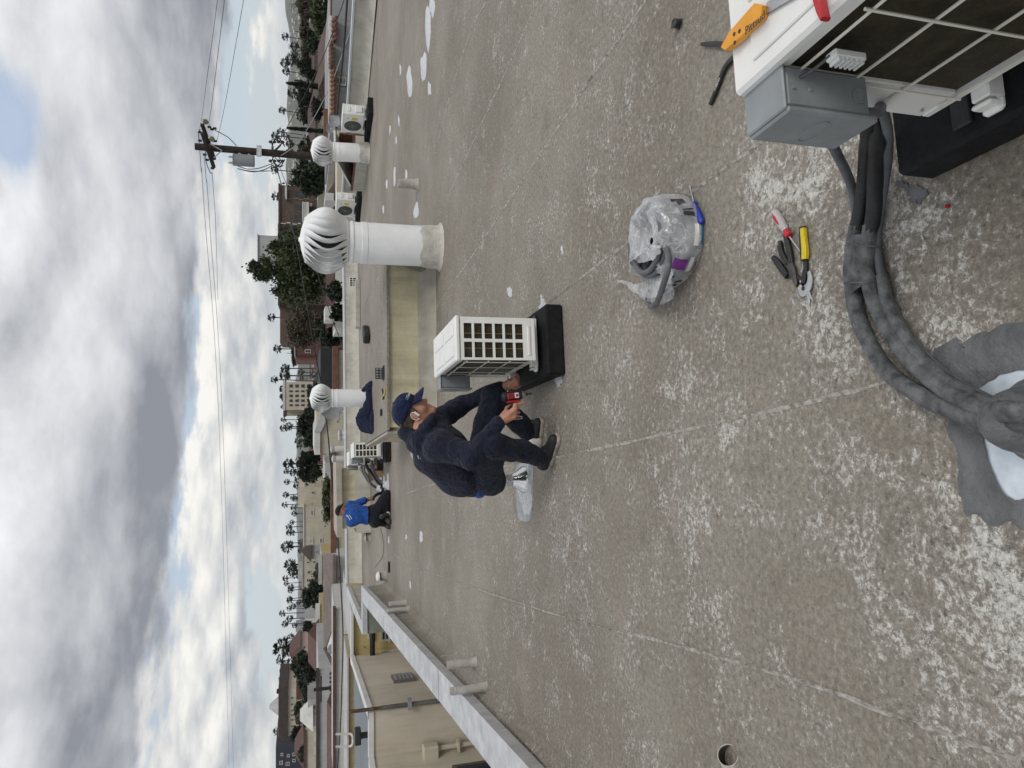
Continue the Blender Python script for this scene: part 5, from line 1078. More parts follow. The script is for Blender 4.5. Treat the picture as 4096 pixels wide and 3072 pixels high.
block('cream_house', 'pale cream house row with dark windows beside the slit wall', 2600, 2685, 1284, 72, 8, S_CREAM, [(1300, 1312, 2612+i*16, 2620+i*16) for i in range(4)], roof='gable', rm=M_TILE, rh=1.2)
k8 = K(1050, 2650, 3.931)
block('office_block', 'dark navy apartment block with small white framed windows', 2991, 3140, 1103, 160, 14, S_NAVY, [k8(285, 325, 1425, 1465), k8(385, 425, 1445, 1485), k8(470, 520, 1420, 1465), k8(265, 320, 1550, 1600), k8(365, 425, 1570, 1615), k8(470, 520, 1520, 1560), k8(560, 630, 1395, 1470, 'b')])
block('office_block', 'grey concrete apartment block with paired windows beside the navy block', 2921, 2992, 1112, 165, 12, stucco('concrete', (.25, .245, .235)), [k8(275, 330, 1130, 1170), k8(290, 325, 1185, 1215), k8(255, 320, 1235, 1260), k8(275, 320, 1310, 1330), k8(365, 415, 1210, 1245), k8(370, 420, 1300, 1330), k8(370, 410, 1160, 1190)], wm=M_DFRAME)
block('arched_apartment', 'cream apartment house with arched windows under a brown tiled roof', 2755, 2945, 1150, 140, 12, S_BEIGE, [k8(440, 490, c, c+32) for c in (540, 640, 740, 810, 885, 985, 1080)]+[k8(535, 580, c, c+40) for c in (640, 730, 985)], cap=M_BROOF, caph=1.6, over=.5)
block('bell_tower', 'pale square tower with a pyramid roof on the arched apartment house', 2815, 2857, 1124, 146, 3.5, S_CREAM, [k8(275, 310, 690, 700, 'v'), k8(275, 310, 745, 755, 'v')], roof='hip', rm=S_LGREY, rh=2.2, xb=1150)
block('roof_block', 'cream stair head block on the arched apartment roof', 2862, 2892, 1132, 147, 4, S_CREAM, xb=1150); block('roof_block', 'white chimney block on the arched apartment roof', 2894, 2909, 1124, 147, 3, S_WHITE, xb=1150)
block('roof_block', 'pale stepped upper floor beside the small palm', 2740, 2760, 1142, 148, 5, S_CREAM); block('roof_block', 'tan stepped upper floor next to dark trees', 2715, 2742, 1155, 150, 5, stucco('tan_render', (.36, .28, .21)), [(1167, 1171, 2720, 2738, 'v')])
block('brick_house', 'red brick house partly hidden by trees under the arched apartment', 2718, 2800, 1185, 118, 8, M_RBRICK, [(1190, 1200, 2812, 2816)])
block('cream_house', 'cream flat house with two dark windows before the navy block', 2925, 3140, 1226, 95, 7, S_CREAM, [k8(815, 845, 1105, 1235), k8(815, 845, 1325, 1435)], cap=M_TILE, caph=.35)
block('cream_house', 'red roofed low house ahead of the navy block', 2990, 3060, 1214, 100, 6, S_WHITE, roof='hip', rm=M_TILE, rh=1.2)
block('grey_house', 'grey shingle house with ladder lines beside the white gable', 2800, 2870, 1231, 90, 7, S_LGREY, [(1243, 1258, 2822+i*8, 2825+i*8, 'v') for i in range(3)])
wg = block('white_gable_house', 'ornate white scalloped gable front before the cream flat house', 2862, 2905, 1252, 88, 4, S_WHITE, roof='hip', rm=S_WHITE, rh=1.5)
# right side houses
k1 = K(1050, 0, 3.687)
block('tiled_roof_house', 'house with a wide reddish brown tile roof and white gable end', 105, 240, 1312, 48, 8, S_CREAM, roof='gable', rm=mat('brown_tile', (.105, .062, .052), .9, var=.3, vscale=5, bump=.4, bscale=12), rh=.55)
block('stone_house', 'long low house with pink stone front under a dark brown roof', 30, 300, 1258, 75, 9, S_PINK, [(1264, 1272, 186+i*20, 192+i*20) for i in range(5)], roof='gable', rm=mat('dark_brown_tile', (.07, .048, .042), .9, var=.25, vscale=4), rh=.5)
block('white_house', 'white house with porch posts beside the tall cypress', 300, 360, 1275, 62, 6, S_WHITE, [(1280, 1290, 310, 318), (1280, 1290, 330, 338)], roof='gable', rm=M_BROOF, rh=.4)
block('tiled_roof_house', 'brown roofed house between the two cypress trees', 355, 500, 1262, 70, 8, S_CREAM, [(1270, 1282, 380+i*26, 390+i*26) for i in range(4)], roof='hip', rm=mat('plum_tile', (.08, .055, .05), .9, var=.25, vscale=4), rh=.7)
block('white_house', 'white house with large windows under a flat dark eave', 420, 540, 1262, 85, 8, S_WHITE, [(1268, 1282, 440+i*22, 452+i*22) for i in range(4)], cap=S_DARK, caph=.3)
block('apartment_block', 'pale terraced apartment block with window rows behind the pole', 520, 640, 1232, 120, 10, S_WHITE, [(1238+j*14, 1246+j*14, 528+i*15, 537+i*15) for i in range(7) for j in range(2)], cap=S_LGREY, caph=.3)
block('cream_house', 'cream house with white chairs on its terrace beside the pole', 640, 760, 1275, 60, 6, S_CREAM, [(1285, 1298, 655, 668), (1285, 1298, 700, 716)], cap=S_WHITE, caph=.2)
# distant grey towers, small far houses
for i, (ya, yb, xt, Y) in enumerate([(2427, 2475, 1186, 1500), (2480, 2500, 1205, 1600), (2502, 2530, 1183, 1700), (2537, 2556, 1188, 1650), (2505, 2512, 1192, 1500)]):
    block('office_tower', ['wide distant grey office tower with flat top seen between palm trunks', 'low distant office block beside the wide grey tower', 'tall distant office tower behind a red roofed house', 'narrow distant tower standing alone past the red roof', 'thin distant tower close beside the tall one'][i], ya, yb, xt, Y, 40, stucco('far_tower', (.30, .31, .33), .05), group='distant office towers', wins=[])
rf = random.Random(11)
hm = [S_CREAM, S_WHITE, S_LGREY, S_PINK, S_BEIGE]; rms = [M_TILE, M_BROOF, S_LGREY, M_TILE]
for i in range(120):
    Y = rf.uniform(190, 620); yy = rf.uniform(-150, 3220); zt = rf.uniform(-5.5, -1.0); w_ = rf.uniform(9, 18); c = PY(1220, yy, Y)
    t = thing('far_house', 'small far %s house under a %s roof in the hazy town' % (['cream', 'white', 'grey', 'pink', 'beige'][i % 5], ['dark red', 'brown', 'flat grey', 'red hipped'][i % 4]), 'house', (c.x, Y, -10), rf.uniform(-.4, .4), 'far houses in the town')
    MB().box((0, 4, (zt+10)/2), (w_, 8, zt+10)).build('wall', hm[i % 5], t); o = .4; h_ = zt+10; rh_ = rf.uniform(.8, 2.2)
    MB().hexa([(-w_/2-o, -o, h_), (w_/2+o, -o, h_), (w_/2+o, 8+o, h_), (-w_/2-o, 8+o, h_)], [(-w_/2+2.5, 3.2, h_+rh_), (w_/2-2.5, 3.2, h_+rh_), (w_/2-2.5, 4.8, h_+rh_), (-w_/2+2.5, 4.8, h_+rh_)]).build('roof', rms[i % 4], t)
    for q in range(3): MB().box((-w_/3+q*w_/3, -.03, h_-1.6), (1.3, .08, 1.2)).build('window', M_GLASS, t)
# hills
M_HILL = mat('hill_scrub', (.075, .085, .055), .95, var=.35, vscale=.012, detail=8)
def hills(name, Y, prof, m, dep, seed, amp):
    ys = np.linspace(-900, 4200, 240); xs = np.interp(ys, [p[0] for p in prof], [p[1] for p in prof]); mb = MB(); n = len(ys); rows = 7; vs = []
    for k_ in range(rows):
        t_ = k_/(rows-1)
        for y_, x_ in zip(ys, xs):
            p = PY(1220, y_, Y); zt = PY(x_, y_, Y+dep).z; nz = mnoise.noise((p.x/260, t_*3, seed))*amp*t_*.5+mnoise.noise((p.x/70, t_*5, seed+5))*amp*.25*t_
            vs.append((p.x*(1+t_*dep/Y), Y+dep*t_, -10+(zt+10)*(t_**.8)+nz))
    mb.add(vs, [(k_*n+i, k_*n+i+1, (k_+1)*n+i+1, (k_+1)*n+i) for k_ in range(rows-1) for i in range(n-1)])
    return tag(mb.build(name, m, None, 180), kind='structure')
hills('hill', 2600, [(-900, 1120), (-200, 1130), (0, 1142), (100, 1148), (200, 1162), (300, 1158), (350, 1150), (440, 1140), (520, 1145), (600, 1150), (680, 1142), (740, 1146), (800, 1165), (1000, 1185), (1300, 1195), (4200, 1206)], M_HILL, 900, 3, 55)
hills('hill', 5200, [(-900, 1170), (1300, 1182), (1480, 1186), (1540, 1180), (1600, 1190), (1900, 1186), (2100, 1190), (2400, 1194), (2700, 1198), (4200, 1205)], M_HILL, 1500, 8, 60)
# white houses scattered on the right-hand hill
hr = random.Random(4); hb_ = MB()
for i in range(70):
    yy = hr.uniform(-60, 790); k_ = hr.uniform(.15, .8); Y = 2600+900*k_; xx = 1216-(1216-np.interp(yy, [0, 350, 440, 680, 800], [1142, 1150, 1140, 1142, 1165]))*(k_**.8)*1.0
    p = PY(xx, yy, Y); s_ = hr.uniform(6, 14); hb_.box((p.x, Y, p.z+1), (s_*1.4, 10, s_*.7))
tag(hb_.build('hillside_houses', S_WHITE), 'tiny white houses scattered over the hazy hillside', 'houses', kind='stuff')
# ------------------------------------------------------------------ haze
M_HAZE = bpy.data.materials.new('haze_air'); M_HAZE.use_nodes = True; t = NT(M_HAZE.node_tree); t.n.clear()
pv = t.new('ShaderNodeVolumePrincipled'); pv.inputs['Color'].default_value = c4((.96, .975, 1.0)); pv.inputs['Density'].default_value = .00006; pv.inputs['Anisotropy'].default_value = .2
om = t.new('ShaderNodeOutputMaterial'); t.l.new(pv.outputs[0], om.inputs['Volume'])
hz = MB().box((0, 3400, 57), (13000, 7200, 136)).build('haze', M_HAZE); tag(hz, 'thin pale air over the whole town', 'haze', kind='stuff')
# ================================================================== trees
def leaf_mat(name, c, var=.35):
    m = mat(name, c, .65, var=var, vscale=.6, island=.45, spec=.3); return m
L_GREEN = leaf_mat('leaf_green', (.050, .070, .026)); L_DARK = leaf_mat('leaf_dark', (.020, .029, .015)); L_OLIVE = leaf_mat('leaf_olive', (.085, .070, .042)); L_BUSH = leaf_mat('leaf_bush', (.085, .105, .04)); L_CYP = leaf_mat('leaf_cypress', (.024, .038, .020)); L_PALM = leaf_mat('palm_leaf', (.020, .029, .015)); L_SKIRT = leaf_mat('palm_skirt', (.075, .062, .042))
M_BARK = mat('bark', (.075, .06, .048), .9, var=.3, vscale=2, bump=.4, bscale=8)
def leaves(name, m, pts, size, seed, parent, aspect=.55, stuff=False):
    rg = np.random.default_rng(seed); n = len(pts); pts = np.asarray(pts)
    a = rg.normal(size=(n, 3)); a /= np.linalg.norm(a, axis=1)[:, None]; b = np.cross(a, rg.normal(size=(n, 3))); b /= np.linalg.norm(b, axis=1)[:, None]
    s = size*rg.uniform(.6, 1.35, n)[:, None]; u = a*s; w = b*s*aspect
    v = np.stack([pts-u, pts+w, pts+u, pts-w], 1).reshape(-1, 3)
    me = bpy.data.meshes.new(name); me.from_pydata(v.tolist(), [], np.arange(4*n).reshape(-1, 4).tolist()); return link(name, me, m, parent)
def crown_pts(rg, n, dims, nclump, spread, shape=2.0, zbias=0.):
    c = []
    while len(c) < nclump:
        p = rg.uniform(-1, 1, 3); r = np.linalg.norm(p)
        if r < 1 and r > rg.uniform(.1, .8): c.append(p*(1-.12*rg.uniform()))
    c = np.array(c); idx = rg.integers(0, nclump, n); k = rg.uniform(.6, 1.5, nclump)[idx][:, None]
    return (c[idx]+rg.normal(size=(n, 3))*spread*k)*np.array(dims)
def tree(label, yc, xt, xb, halfw, Y, m, n, size, seed, name='broadleaf_tree', cat='tree', nclump=40, spread=.11, trunk=True, zb=-10., group=None, bumps=None):
    rg = np.random.default_rng(seed); t0, b0 = PY(xt, yc, Y), PY(xb, yc, Y); hz_ = (t0.z-b0.z)/2; hw = halfw/FPX*(Y*1.04); cz_ = (t0.z+b0.z)/2
    t = thing(name, label, cat, (t0.x, Y, zb), 0, group); dims = (hw*.92, hw*.8, hz_*.92); ctr = np.array((0, 0, cz_-zb))
    p = crown_pts(rg, n, dims, nclump, spread)+ctr
    if bumps:
        for (by, bx, bw, bn) in bumps:
            q = PY(bx, by, Y); r_ = bw/FPX*Y*1.04; p = np.vstack([p, crown_pts(rg, bn, (r_, r_*.8, r_*1.1), 12, .18)+np.array((q.x-t0.x, 0, q.z-zb))])
    leaves('crown', m, p, size, seed, t)
    if trunk:
        mb = MB(); h = cz_-zb; r0 = max(.12, hw*.07); mb.tube([(0, 0, 0), (.1*hw, 0, h*.5), (0, .05*hw, h*.9), (.05*hw, 0, h*1.1)], [r0*1.5, r0, r0*.7, r0*.3], 7)
        for i in range(5): a = i*1.3+seed; mb.tube([(0, 0, h*(.65+.06*i)), (hw*.35*math.cos(a), hw*.3*math.sin(a), h*.95+hz_*.2), (hw*.7*math.cos(a), hw*.5*math.sin(a), h+hz_*.45)], [r0*.55, r0*.35, r0*.1], 5)
        mb.build('trunk', M_BARK, t, 60)
    return t
tree('big green leafy tree rising in front of the brick apartment house', 1065, 1085, 1315, 135, 60, L_GREEN, 11000, .15, 1, nclump=95, spread=.145, bumps=[(1075, 1050, 40, 1200), (1065, 1020, 22, 420), (1100, 1065, 26, 420), (985, 1110, 30, 500), (1150, 1120, 40, 600)])
tree('sparse brownish tree before the plain brown block', 1310, 1140, 1285, 85, 70, L_OLIVE, 3400, .14, 2, nclump=60, spread=.13)
tree('dark green bushy tree below the brownish tree', 1320, 1250, 1385, 75, 42, L_DARK, 4200, .12, 3, nclump=45)
tree('dark conifer shrub in front of the scalloped tile roof', 1165, 1306, 1385, 38, 31, L_CYP, 1800, .09, 4, nclump=26, trunk=False)
tree('second dark conifer shrub beside the white curved parapet', 1250, 1315, 1385, 36, 31.5, L_CYP, 1600, .09, 41, nclump=24, trunk=False)
tree('shaggy dark tree clump beside the beige apartment block', 1695, 1188, 1275, 58, 78, L_DARK, 3600, .2, 5)
tree('round dark tree with light gaps beside the cream apartment block', 1866, 1183, 1298, 62, 82, L_DARK, 4800, .19, 6, nclump=55, spread=.09)
tree('low light green hedge behind the orange tile coping', 1998, 1290, 1330, 95, 40, L_BUSH, 2600, .11, 7, name='hedge', cat='hedge', trunk=False)
tree('dark spreading tree behind the brown ribbed roof', 2388, 1208, 1300, 58, 92, L_DARK, 3400, .22, 8)
tree('dark feathery tree above the slit wall', 2668, 1158, 1295, 62, 92, L_DARK, 4200, .22, 9, nclump=60)
tree('dull green tree before the red brick house', 2770, 1205, 1268, 45, 100, L_DARK, 2000, .22, 10)
tree('dark round tree below the arched windows', 2845, 1176, 1232, 36, 112, L_CYP, 1900, .22, 11)
tree('grey green tree before the concrete block', 2952, 1163, 1235, 40, 108, L_DARK, 2200, .22, 12)
tree('dense green bush beside the grey stucco building', 55, 1238, 1322, 75, 52, L_GREEN, 3600, .15, 13, nclump=50)
tree('brownish spreading tree behind the pink stone house', 130, 1195, 1252, 60, 84, L_OLIVE, 2000, .2, 14)
tree('dark cedar with drooping limbs between pole and brick apartment', 705, 1165, 1335, 62, 52, L_CYP, 4200, .15, 15, nclump=60, spread=.12)
tree('grey green tree before the brown roofed house', 395, 1185, 1258, 38, 76, L_DARK, 1800, .18, 16)
tree('dull green tree behind the flat eaved white house', 455, 1195, 1262, 32, 90, L_DARK, 1500, .2, 17)
tree('rounded green tree near the second cypress', 560, 1225, 1290, 30, 88, L_DARK, 1400, .2, 18)
tree('hazy tree clump behind the terraced apartment block', 610, 1190, 1240, 40, 150, L_DARK, 1500, .35, 19)
tree('small tree beside the narrow red brick block', 1415, 1163, 1195, 40, 125, L_DARK, 1300, .28, 20)
tree('dull tree behind the grey slit window house', 2510, 1212, 1250, 22, 150, L_DARK, 800, .3, 21)
tree('broad tree at the foot of the fire stair block', 1600, 1225, 1290, 70, 100, L_DARK, 2600, .25, 22)
tree('dark tree mass between houses beside the tan block', 2225, 1215, 1250, 24, 150, L_DARK, 800, .3, 23)
for i, (lb, yc, xt, xb, hw, Y) in enumerate([('dark leafy tree beside the pink stone house', 265, 1190, 1262, 34, 78), ('brown green tree between palms and stone house', 205, 1205, 1262, 26, 80), ('tall dull tree behind the pink stone house', 345, 1180, 1250, 26, 95), ('low dark shrub row before the flat eaved house', 430, 1245, 1290, 40, 60), ('dark tree beside the pole foot', 600, 1215, 1290, 30, 66), ('spreading dark tree behind the wide brown roof', 160, 1225, 1275, 40, 66), ('dusky tree behind the white porch house', 300, 1225, 1282, 22, 70), ('wide dark tree beside the dense green bush', 20, 1190, 1250, 50, 72), ('leafy tree filling the gap behind the cream shed building', 1760, 1215, 1270, 36, 90), ('dark tree behind the cream apartment taller end', 1935, 1205, 1240, 30, 120), ('low tree row before the tan flat apartment block', 2300, 1255, 1290, 50, 100), ('dark tree between pink house and slit wall', 2620, 1235, 1290, 34, 80), ('dark tree crowding the red brick house', 2735, 1190, 1265, 34, 96), ('dark green tree ahead of the arched apartment', 2880, 1185, 1240, 30, 104), ('shrubby tree beside the cream flat house', 3020, 1195, 1240, 30, 98)]):
    tree(lb, yc, xt, xb, hw, Y, (L_DARK, L_OLIVE, L_CYP)[i % 3], 1900, .2 if Y > 70 else .15, 60+i, nclump=36, spread=.13)
def cypress(label, yc, xt, xb, hw_px, Y, seed):
    rg = np.random.default_rng(seed); a, b = PY(xt, yc, Y), PY(xb, yc, Y); h = a.z-b.z; hw = hw_px/FPX*Y*1.04; t = thing('cypress_tree', label, 'tree', (a.x, Y, -10), 0, 'slim cypress trees'); n = 3400
    z = rg.uniform(0, 1, n)**1.15; r = hw*np.clip((1-z)**.55, .08, 1)*np.sqrt(rg.uniform(.2, 1, n))*(1+.18*np.sin(z*23+rg.uniform(0, 6, n)*.3)); th = rg.uniform(0, 2*np.pi, n)
    p = np.stack([r*np.cos(th), r*np.sin(th), (b.z+10)*.6+z*(a.z+10-(b.z+10)*.6)], 1); leaves('crown', L_CYP, p, .13, seed, t, .4)
    MB().tube([(0, 0, 0), (0, 0, h*.5+b.z+10)], [.2, .08], 6).build('trunk', M_BARK, t, 60)
cypress('broad tall cypress beside the white porch house', 332, 1146, 1312, 17, 57, 1); cypress('slender tall cypress close to the pole', 512, 1150, 1312, 12, 58, 2)
# bare tree at the right edge
bt_ = thing('bare_tree', 'leafless tree with fine dark twigs against the hazy hill', 'tree', (PY(1240, 45, 66).x, 66, -10)); mb = MB(); rr = random.Random(8)
def branch(p, d, L, r, lv):
    q = p+d*L; mb.tube([p, (p+q)/2+Vector((rr.uniform(-1, 1), rr.uniform(-1, 1), rr.uniform(-1, 1)))*L*.06, q], [r, r*.8, r*.6], 5 if lv > 2 else 3, cap=False)
    if lv == 0: return
    for i in range(3 if lv > 1 else 4): branch(q, (d+Vector((rr.uniform(-1, 1), rr.uniform(-1, 1), rr.uniform(-.35, .75)))*.75).normalized(), L*rr.uniform(.6, .85), r*.58, lv-1)
branch(Vector((0, 0, 0)), Vector((0, 0, 1)), 4.0, .24, 6); mb.build('branches', mat('bare_bark', (.05, .043, .042), .9), bt_, 60)
# ------------------------------------------------------------------ fan palms
def palm_crown(seed):
    rr = random.Random(seed); mb = MB()
    for i in range(40):
        el_ = rr.uniform(-1.0, 1.4); az_ = i*2.4+rr.uniform(-.3, .3); d = Vector((math.cos(az_)*math.cos(el_), math.sin(az_)*math.cos(el_), math.sin(el_))); s_ = d.cross(Vector((0, 0, 1))).normalized(); L = rr.uniform(.40, .55); hub = d*L; u = s_.cross(d)
        mb.add([Vector((0, 0, 0))-s_*.012, Vector((0, 0, 0))+s_*.012, hub+s_*.01, hub-s_*.01], [(0, 1, 2, 3)])
        for k_ in range(9):
            a = (k_-4)*.27; bd = (d*math.cos(a)+s_*math.sin(a)).normalized(); ln = rr.uniform(.36, .52)*(1-.08*abs(k_-4)); tip = hub+bd*ln+Vector((0, 0, -.10-.10*abs(a)))+u*rr.uniform(-.04, .04); w = s_*math.cos(a)*.062-d*math.sin(a)*.062; md = hub+bd*ln*.55+Vector((0, 0, -.02))
            mb.add([hub, md-w, tip, md+w], [(0, 1, 2, 3)])
    me = bpy.data.meshes.new('palm_crown'); me.from_pydata([tuple(v) for v in mb.v], [], mb.f); me.materials.append(L_PALM); return me
def palm_skirt(seed):
    rr = random.Random(seed); mb = MB()
    for i in range(40):
        a = i*2.4; z = rr.uniform(-.95, -.1); r = rr.uniform(.10, .26)*(1+z*.35); c = Vector((math.cos(a)*r, math.sin(a)*r, z)); w = Vector((-math.sin(a), math.cos(a), 0))*.05
        mb.add([c-w*.5+Vector((0, 0, .25)), c+w*.5+Vector((0, 0, .25)), c+w+Vector((math.cos(a)*.05, math.sin(a)*.05, -.12)), c-w+Vector((math.cos(a)*.05, math.sin(a)*.05, -.12))], [(0, 1, 2, 3)])
    me = bpy.data.meshes.new('palm_skirt'); me.from_pydata([tuple(v) for v in mb.v], [], mb.f); me.materials.append(L_SKIRT); return me
PC = [palm_crown(i) for i in range(5)]; PS = [palm_skirt(i) for i in range(2)]
def pal(x0, y0, s, lst): return [(x0+cx/s, y0+cy/s, r/s) for cx, cy, r in lst]
palms = pal(1050, 0, 3.687, [(335, 540, 48), (470, 690, 58), (330, 930, 60), (425, 880, 78), (345, 1050, 48), (440, 1370, 66), (290, 1630, 48), (480, 790, 40), (640, 710, 40), (560, 900, 60)])
palms += pal(1050, 350, 3.687, [(265, 655, 46), (190, 715, 56), (350, 725, 48), (400, 835, 55), (175, 1215, 50), (195, 1605, 56), (485, 1350, 36), (400, 940, 48), (560, 430, 60), (640, 760, 40)])
palms += pal(1050, 1200, 4.1475, [(150, 290, 58), (250, 810, 66), (375, 1135, 68), (365, 1255, 82), (190, 1320, 52), (350, 1480, 62), (370, 1600, 78), (640, 1200, 48), (650, 1300, 34)])
palms += pal(1050, 1600, 4.1475, [(340, 110, 36), (350, 325, 42), (350, 465, 58), (430, 440, 60), (600, 570, 44), (590, 680, 56), (610, 770, 40), (430, 1060, 84), (395, 1185, 42), (510, 1200, 58), (400, 1360, 42), (590, 1310, 56), (570, 1420, 56), (385, 1575, 46), (500, 1625, 40), (535, 1635, 42)])
palms += pal(1050, 2000, 4.1475, [(370, 80, 46), (515, 130, 46), (525, 225, 42), (485, 370, 36), (435, 450, 46), (440, 545, 46), (490, 540, 46), (400, 780, 86), (465, 715, 38), (640, 700, 48), (645, 835, 52), (660, 760, 42), (460, 1080, 90), (500, 1170, 80), (545, 1230, 60), (380, 1300, 44), (395, 1385, 38), (470, 1450, 46), (460, 1500, 42), (450, 1640, 42), (690, 950, 40)])
palms += pal(1050, 2350, 4.1475, [(450, 215, 48), (600, 250, 38), (510, 310, 42), (440, 345, 38), (330, 430, 48), (450, 520, 52), (370, 605, 48), (530, 625, 42), (470, 805, 42), (390, 850, 38), (500, 935, 48), (330, 1000, 135), (640, 830, 40), (280, 1220, 52), (400, 1290, 84), (430, 1330, 70), (340, 1380, 52), (320, 1515, 52), (430, 1500, 42), (450, 1440, 32)])
palms += pal(1050, 2650, 3.931, [(300, 450, 72), (225, 1080, 52)])
pr = random.Random(9)
zones = [(380, 'tall thin fan palm before the hazy hillside'), (760, 'fan palm crown near the wooden utility pole'), (1250, 'small fan palm showing above the brick apartment roof'), (1460, 'fan palm standing beside the lighter red block'), (1700, 'fan palm rising around the beige apartment block'), (1960, 'fan palm standing in the cluster behind the round dark tree'), (2185, 'thin fan palm standing behind the long cream apartment block'), (2400, 'fan palm rising behind the tan flat apartment block'), (2640, 'thin leaning fan palm among the distant grey towers'), (3300, 'fan palm rising among the arched apartment and navy block')]
for i, (x_, y_, r_) in enumerate(palms):
    Y = min(520, max(110, 1.9*FPX/r_/1.04)); R_ = r_*1.12/FPX*Y*1.04; c = PY(x_, y_, Y); lab = next(l for lim, l in zones if y_ < lim)
    lab = ('small crowned ' if r_ < 10.6 else 'full crowned ' if r_ < 13.5 else 'broad crowned ')+lab
    if abs(r_-135/4.1475) < .1: lab = 'largest fan palm with a thick shaggy crown and dark trunk'
    t = thing('fan_palm', lab, 'palm tree', (c.x, Y, -10), 0, 'fan palms over the town'); h = c.z+10; lean = pr.uniform(-.045, .045)*h+(-.07*h if 2400 < y_ < 2620 and r_ < 20 else 0)
    MB().tube([(lean, 0, 0), (lean*.45, 0, h*.5), (lean*.1, 0, h*.85), (0, 0, h)], [R_*.18, R_*.13, R_*.11, R_*.12], 6, cap=False).build('trunk', M_BARK, t, 60)
    cr = bpy.data.objects.new('crown', PC[i % 5]); COL.objects.link(cr); cr.parent = t; cr.location = (0, 0, h); cr.scale = (R_*1.32, R_*1.32, R_*1.2); cr.rotation_euler = (pr.uniform(-.15, .15), pr.uniform(-.15, .15), pr.uniform(0, 6.28))
    sk = bpy.data.objects.new('dead_frond_skirt', PS[i % 2]); COL.objects.link(sk); sk.parent = t; sk.location = (0, 0, h); sk.scale = (R_,)*3
# far wooded belt
rg = np.random.default_rng(77); n = 26000; yy = rg.uniform(-500, 3600, n); Yd = rg.uniform(190, 900, n)
pts = np.zeros((n, 3)); cl = np.sin(yy*.021+Yd*.013)+np.sin(yy*.0073+3+Yd*.004)+np.sin(yy*.051)
pts[:, 0] = (1536-yy)/FPX*Yd*1.04; pts[:, 1] = Yd; pts[:, 2] = -10+rg.uniform(0, 1, n)*(5.0+2.2*cl)
tw = leaves('wooded_town_belt', L_DARK, pts[cl > -1.2], 1.3, 5, None, .8); tag(tw, 'hazy belt of trees among the far houses', 'trees', kind='stuff')
# ================================================================== utility pole and wires
M_POLE = mat('pole_wood', (.040, .026, .021), .9, var=.3, vscale=5, bump=.3, bscale=30, streak=.3); M_WIREB = mat('cable_black', (.018, .018, .02), .6); M_INS = mat('insulator_cover', (.42, .40, .30), .5)
YP = 36.0
pole = thing('utility_pole', 'brown wooden utility pole with crossarms, transformer and tangled cables', 'utility pole', (PY(780, 586, YP).x, YP, -9.9))
o = -pole.location
pq = lambda x, y, Y=YP: PY(700+x/2.765, 300+y/2.765, Y)+o
ztp = PY(780, 586, YP).z+9.9; MB().tube([(0, 0, 0), (0, 0, ztp*.5), (0, 0, ztp)], [.20, .18, .16], 14).build('pole', M_POLE, pole, 50)
for (a_, b_, Yo) in (((300, 640), (430, 1020), -.24), ((300, 545), (435, 930), .24)):
    p, q = pq(*a_, YP+Yo-.9), pq(*b_, YP+Yo+.9); M = axis_M(p, q); mb = MB(); mb.box((0, 0, (q-p).length/2), (.13, .15, (q-p).length), M=M); mb.build('crossarm', M_POLE, pole)
for a_ in ((385, 760), (430, 915)): MB().tube([pq(*a_, YP-.3), pq(520, 835, YP-.2)], .022, 5).build('brace', M_GALV, pole)
tf = [pq(640, 950), pq(880, 960)]; Mt = Matrix.Translation((tf[1].x, tf[1].y-.1, tf[1].z)); Ht = tf[0].z-tf[1].z
can = MB().lathe([(.26, 0), (.28, .02), (.28, Ht-.06), (.30, Ht-.06), (.30, Ht-.02), (.12, Ht)], 20, M=Mt).build('transformer', M_GBOX, pole, 40)
for dx_ in (-.18, .1): MB().lathe([(.05, 0), (.06, .05), (.04, .10), (.05, .14), (.02, .2)], 10, M=Mt @ Matrix.Translation((dx_, -.05, Ht-.01))).build('bushing', M_INS, can, 40)
for z_ in (.25, Ht-.3): MB().box((tf[1].x+.22, tf[1].y, tf[1].z+z_), (.3, .15, .10)).build('bracket', M_GALV, can)
for a_ in ((350, 525), (420, 715)): p = pq(*a_, YP-.4); MB().lathe([(.10, 0), (.13, .1), (.05, .32)], 10, M=Matrix.Translation(p) @ Matrix.Rotation(R(65), 4, 'X')).build('cutout_cover', M_INS, pole, 40)
for a_ in ((270, 632), (272, 725), (325, 880), (350, 938), (410, 1030), (375, 575), (405, 600), (435, 590), (440, 730)): p = pq(*a_, YP-.1); MB().lathe([(.03, -.10), (.07, -.06), (.05, -.02), (.07, .02), (.03, .07)], 8, M=Matrix.Translation(p)).build('insulator', M_BLK, pole, 40)
MB().box(tuple(pq(930, 840, YP-.2)), (.5, .12, .22)).build('meter_plate', M_GALV, pole)
def wire(label, pts, r, m=M_WIREB, k=8, name='overhead_wire', group=None):
    t = thing(name, label, 'wire', (0, 0, 0), 0, group); MB().tube(smooth_path(pts, k), r, 5).build('cable', m, t, 60); return t
P8 = lambda x, y, Y=YP: PY(700+x/2.765, 300+y/2.765, Y)
for i, pts in enumerate([[pq(340, 830), pq(345, 960), pq(390, 1075), pq(410, 1080)], [pq(440, 610), pq(520, 650), pq(600, 700), pq(680, 785)], [pq(690, 1035), pq(780, 1055), pq(880, 1065), pq(1060, 1060)], [pq(680, 1000), pq(800, 1040), pq(930, 1030), pq(1060, 985)], [pq(690, 1035), pq(850, 1070), pq(980, 1050), pq(1080, 1000)], [pq(280, 600), pq(262, 640), pq(268, 740)]]):
    MB().tube(smooth_path(pts, 6), .02, 5).build('jumper_wire', M_WIREB, pole, 60)
rr = random.Random(12)
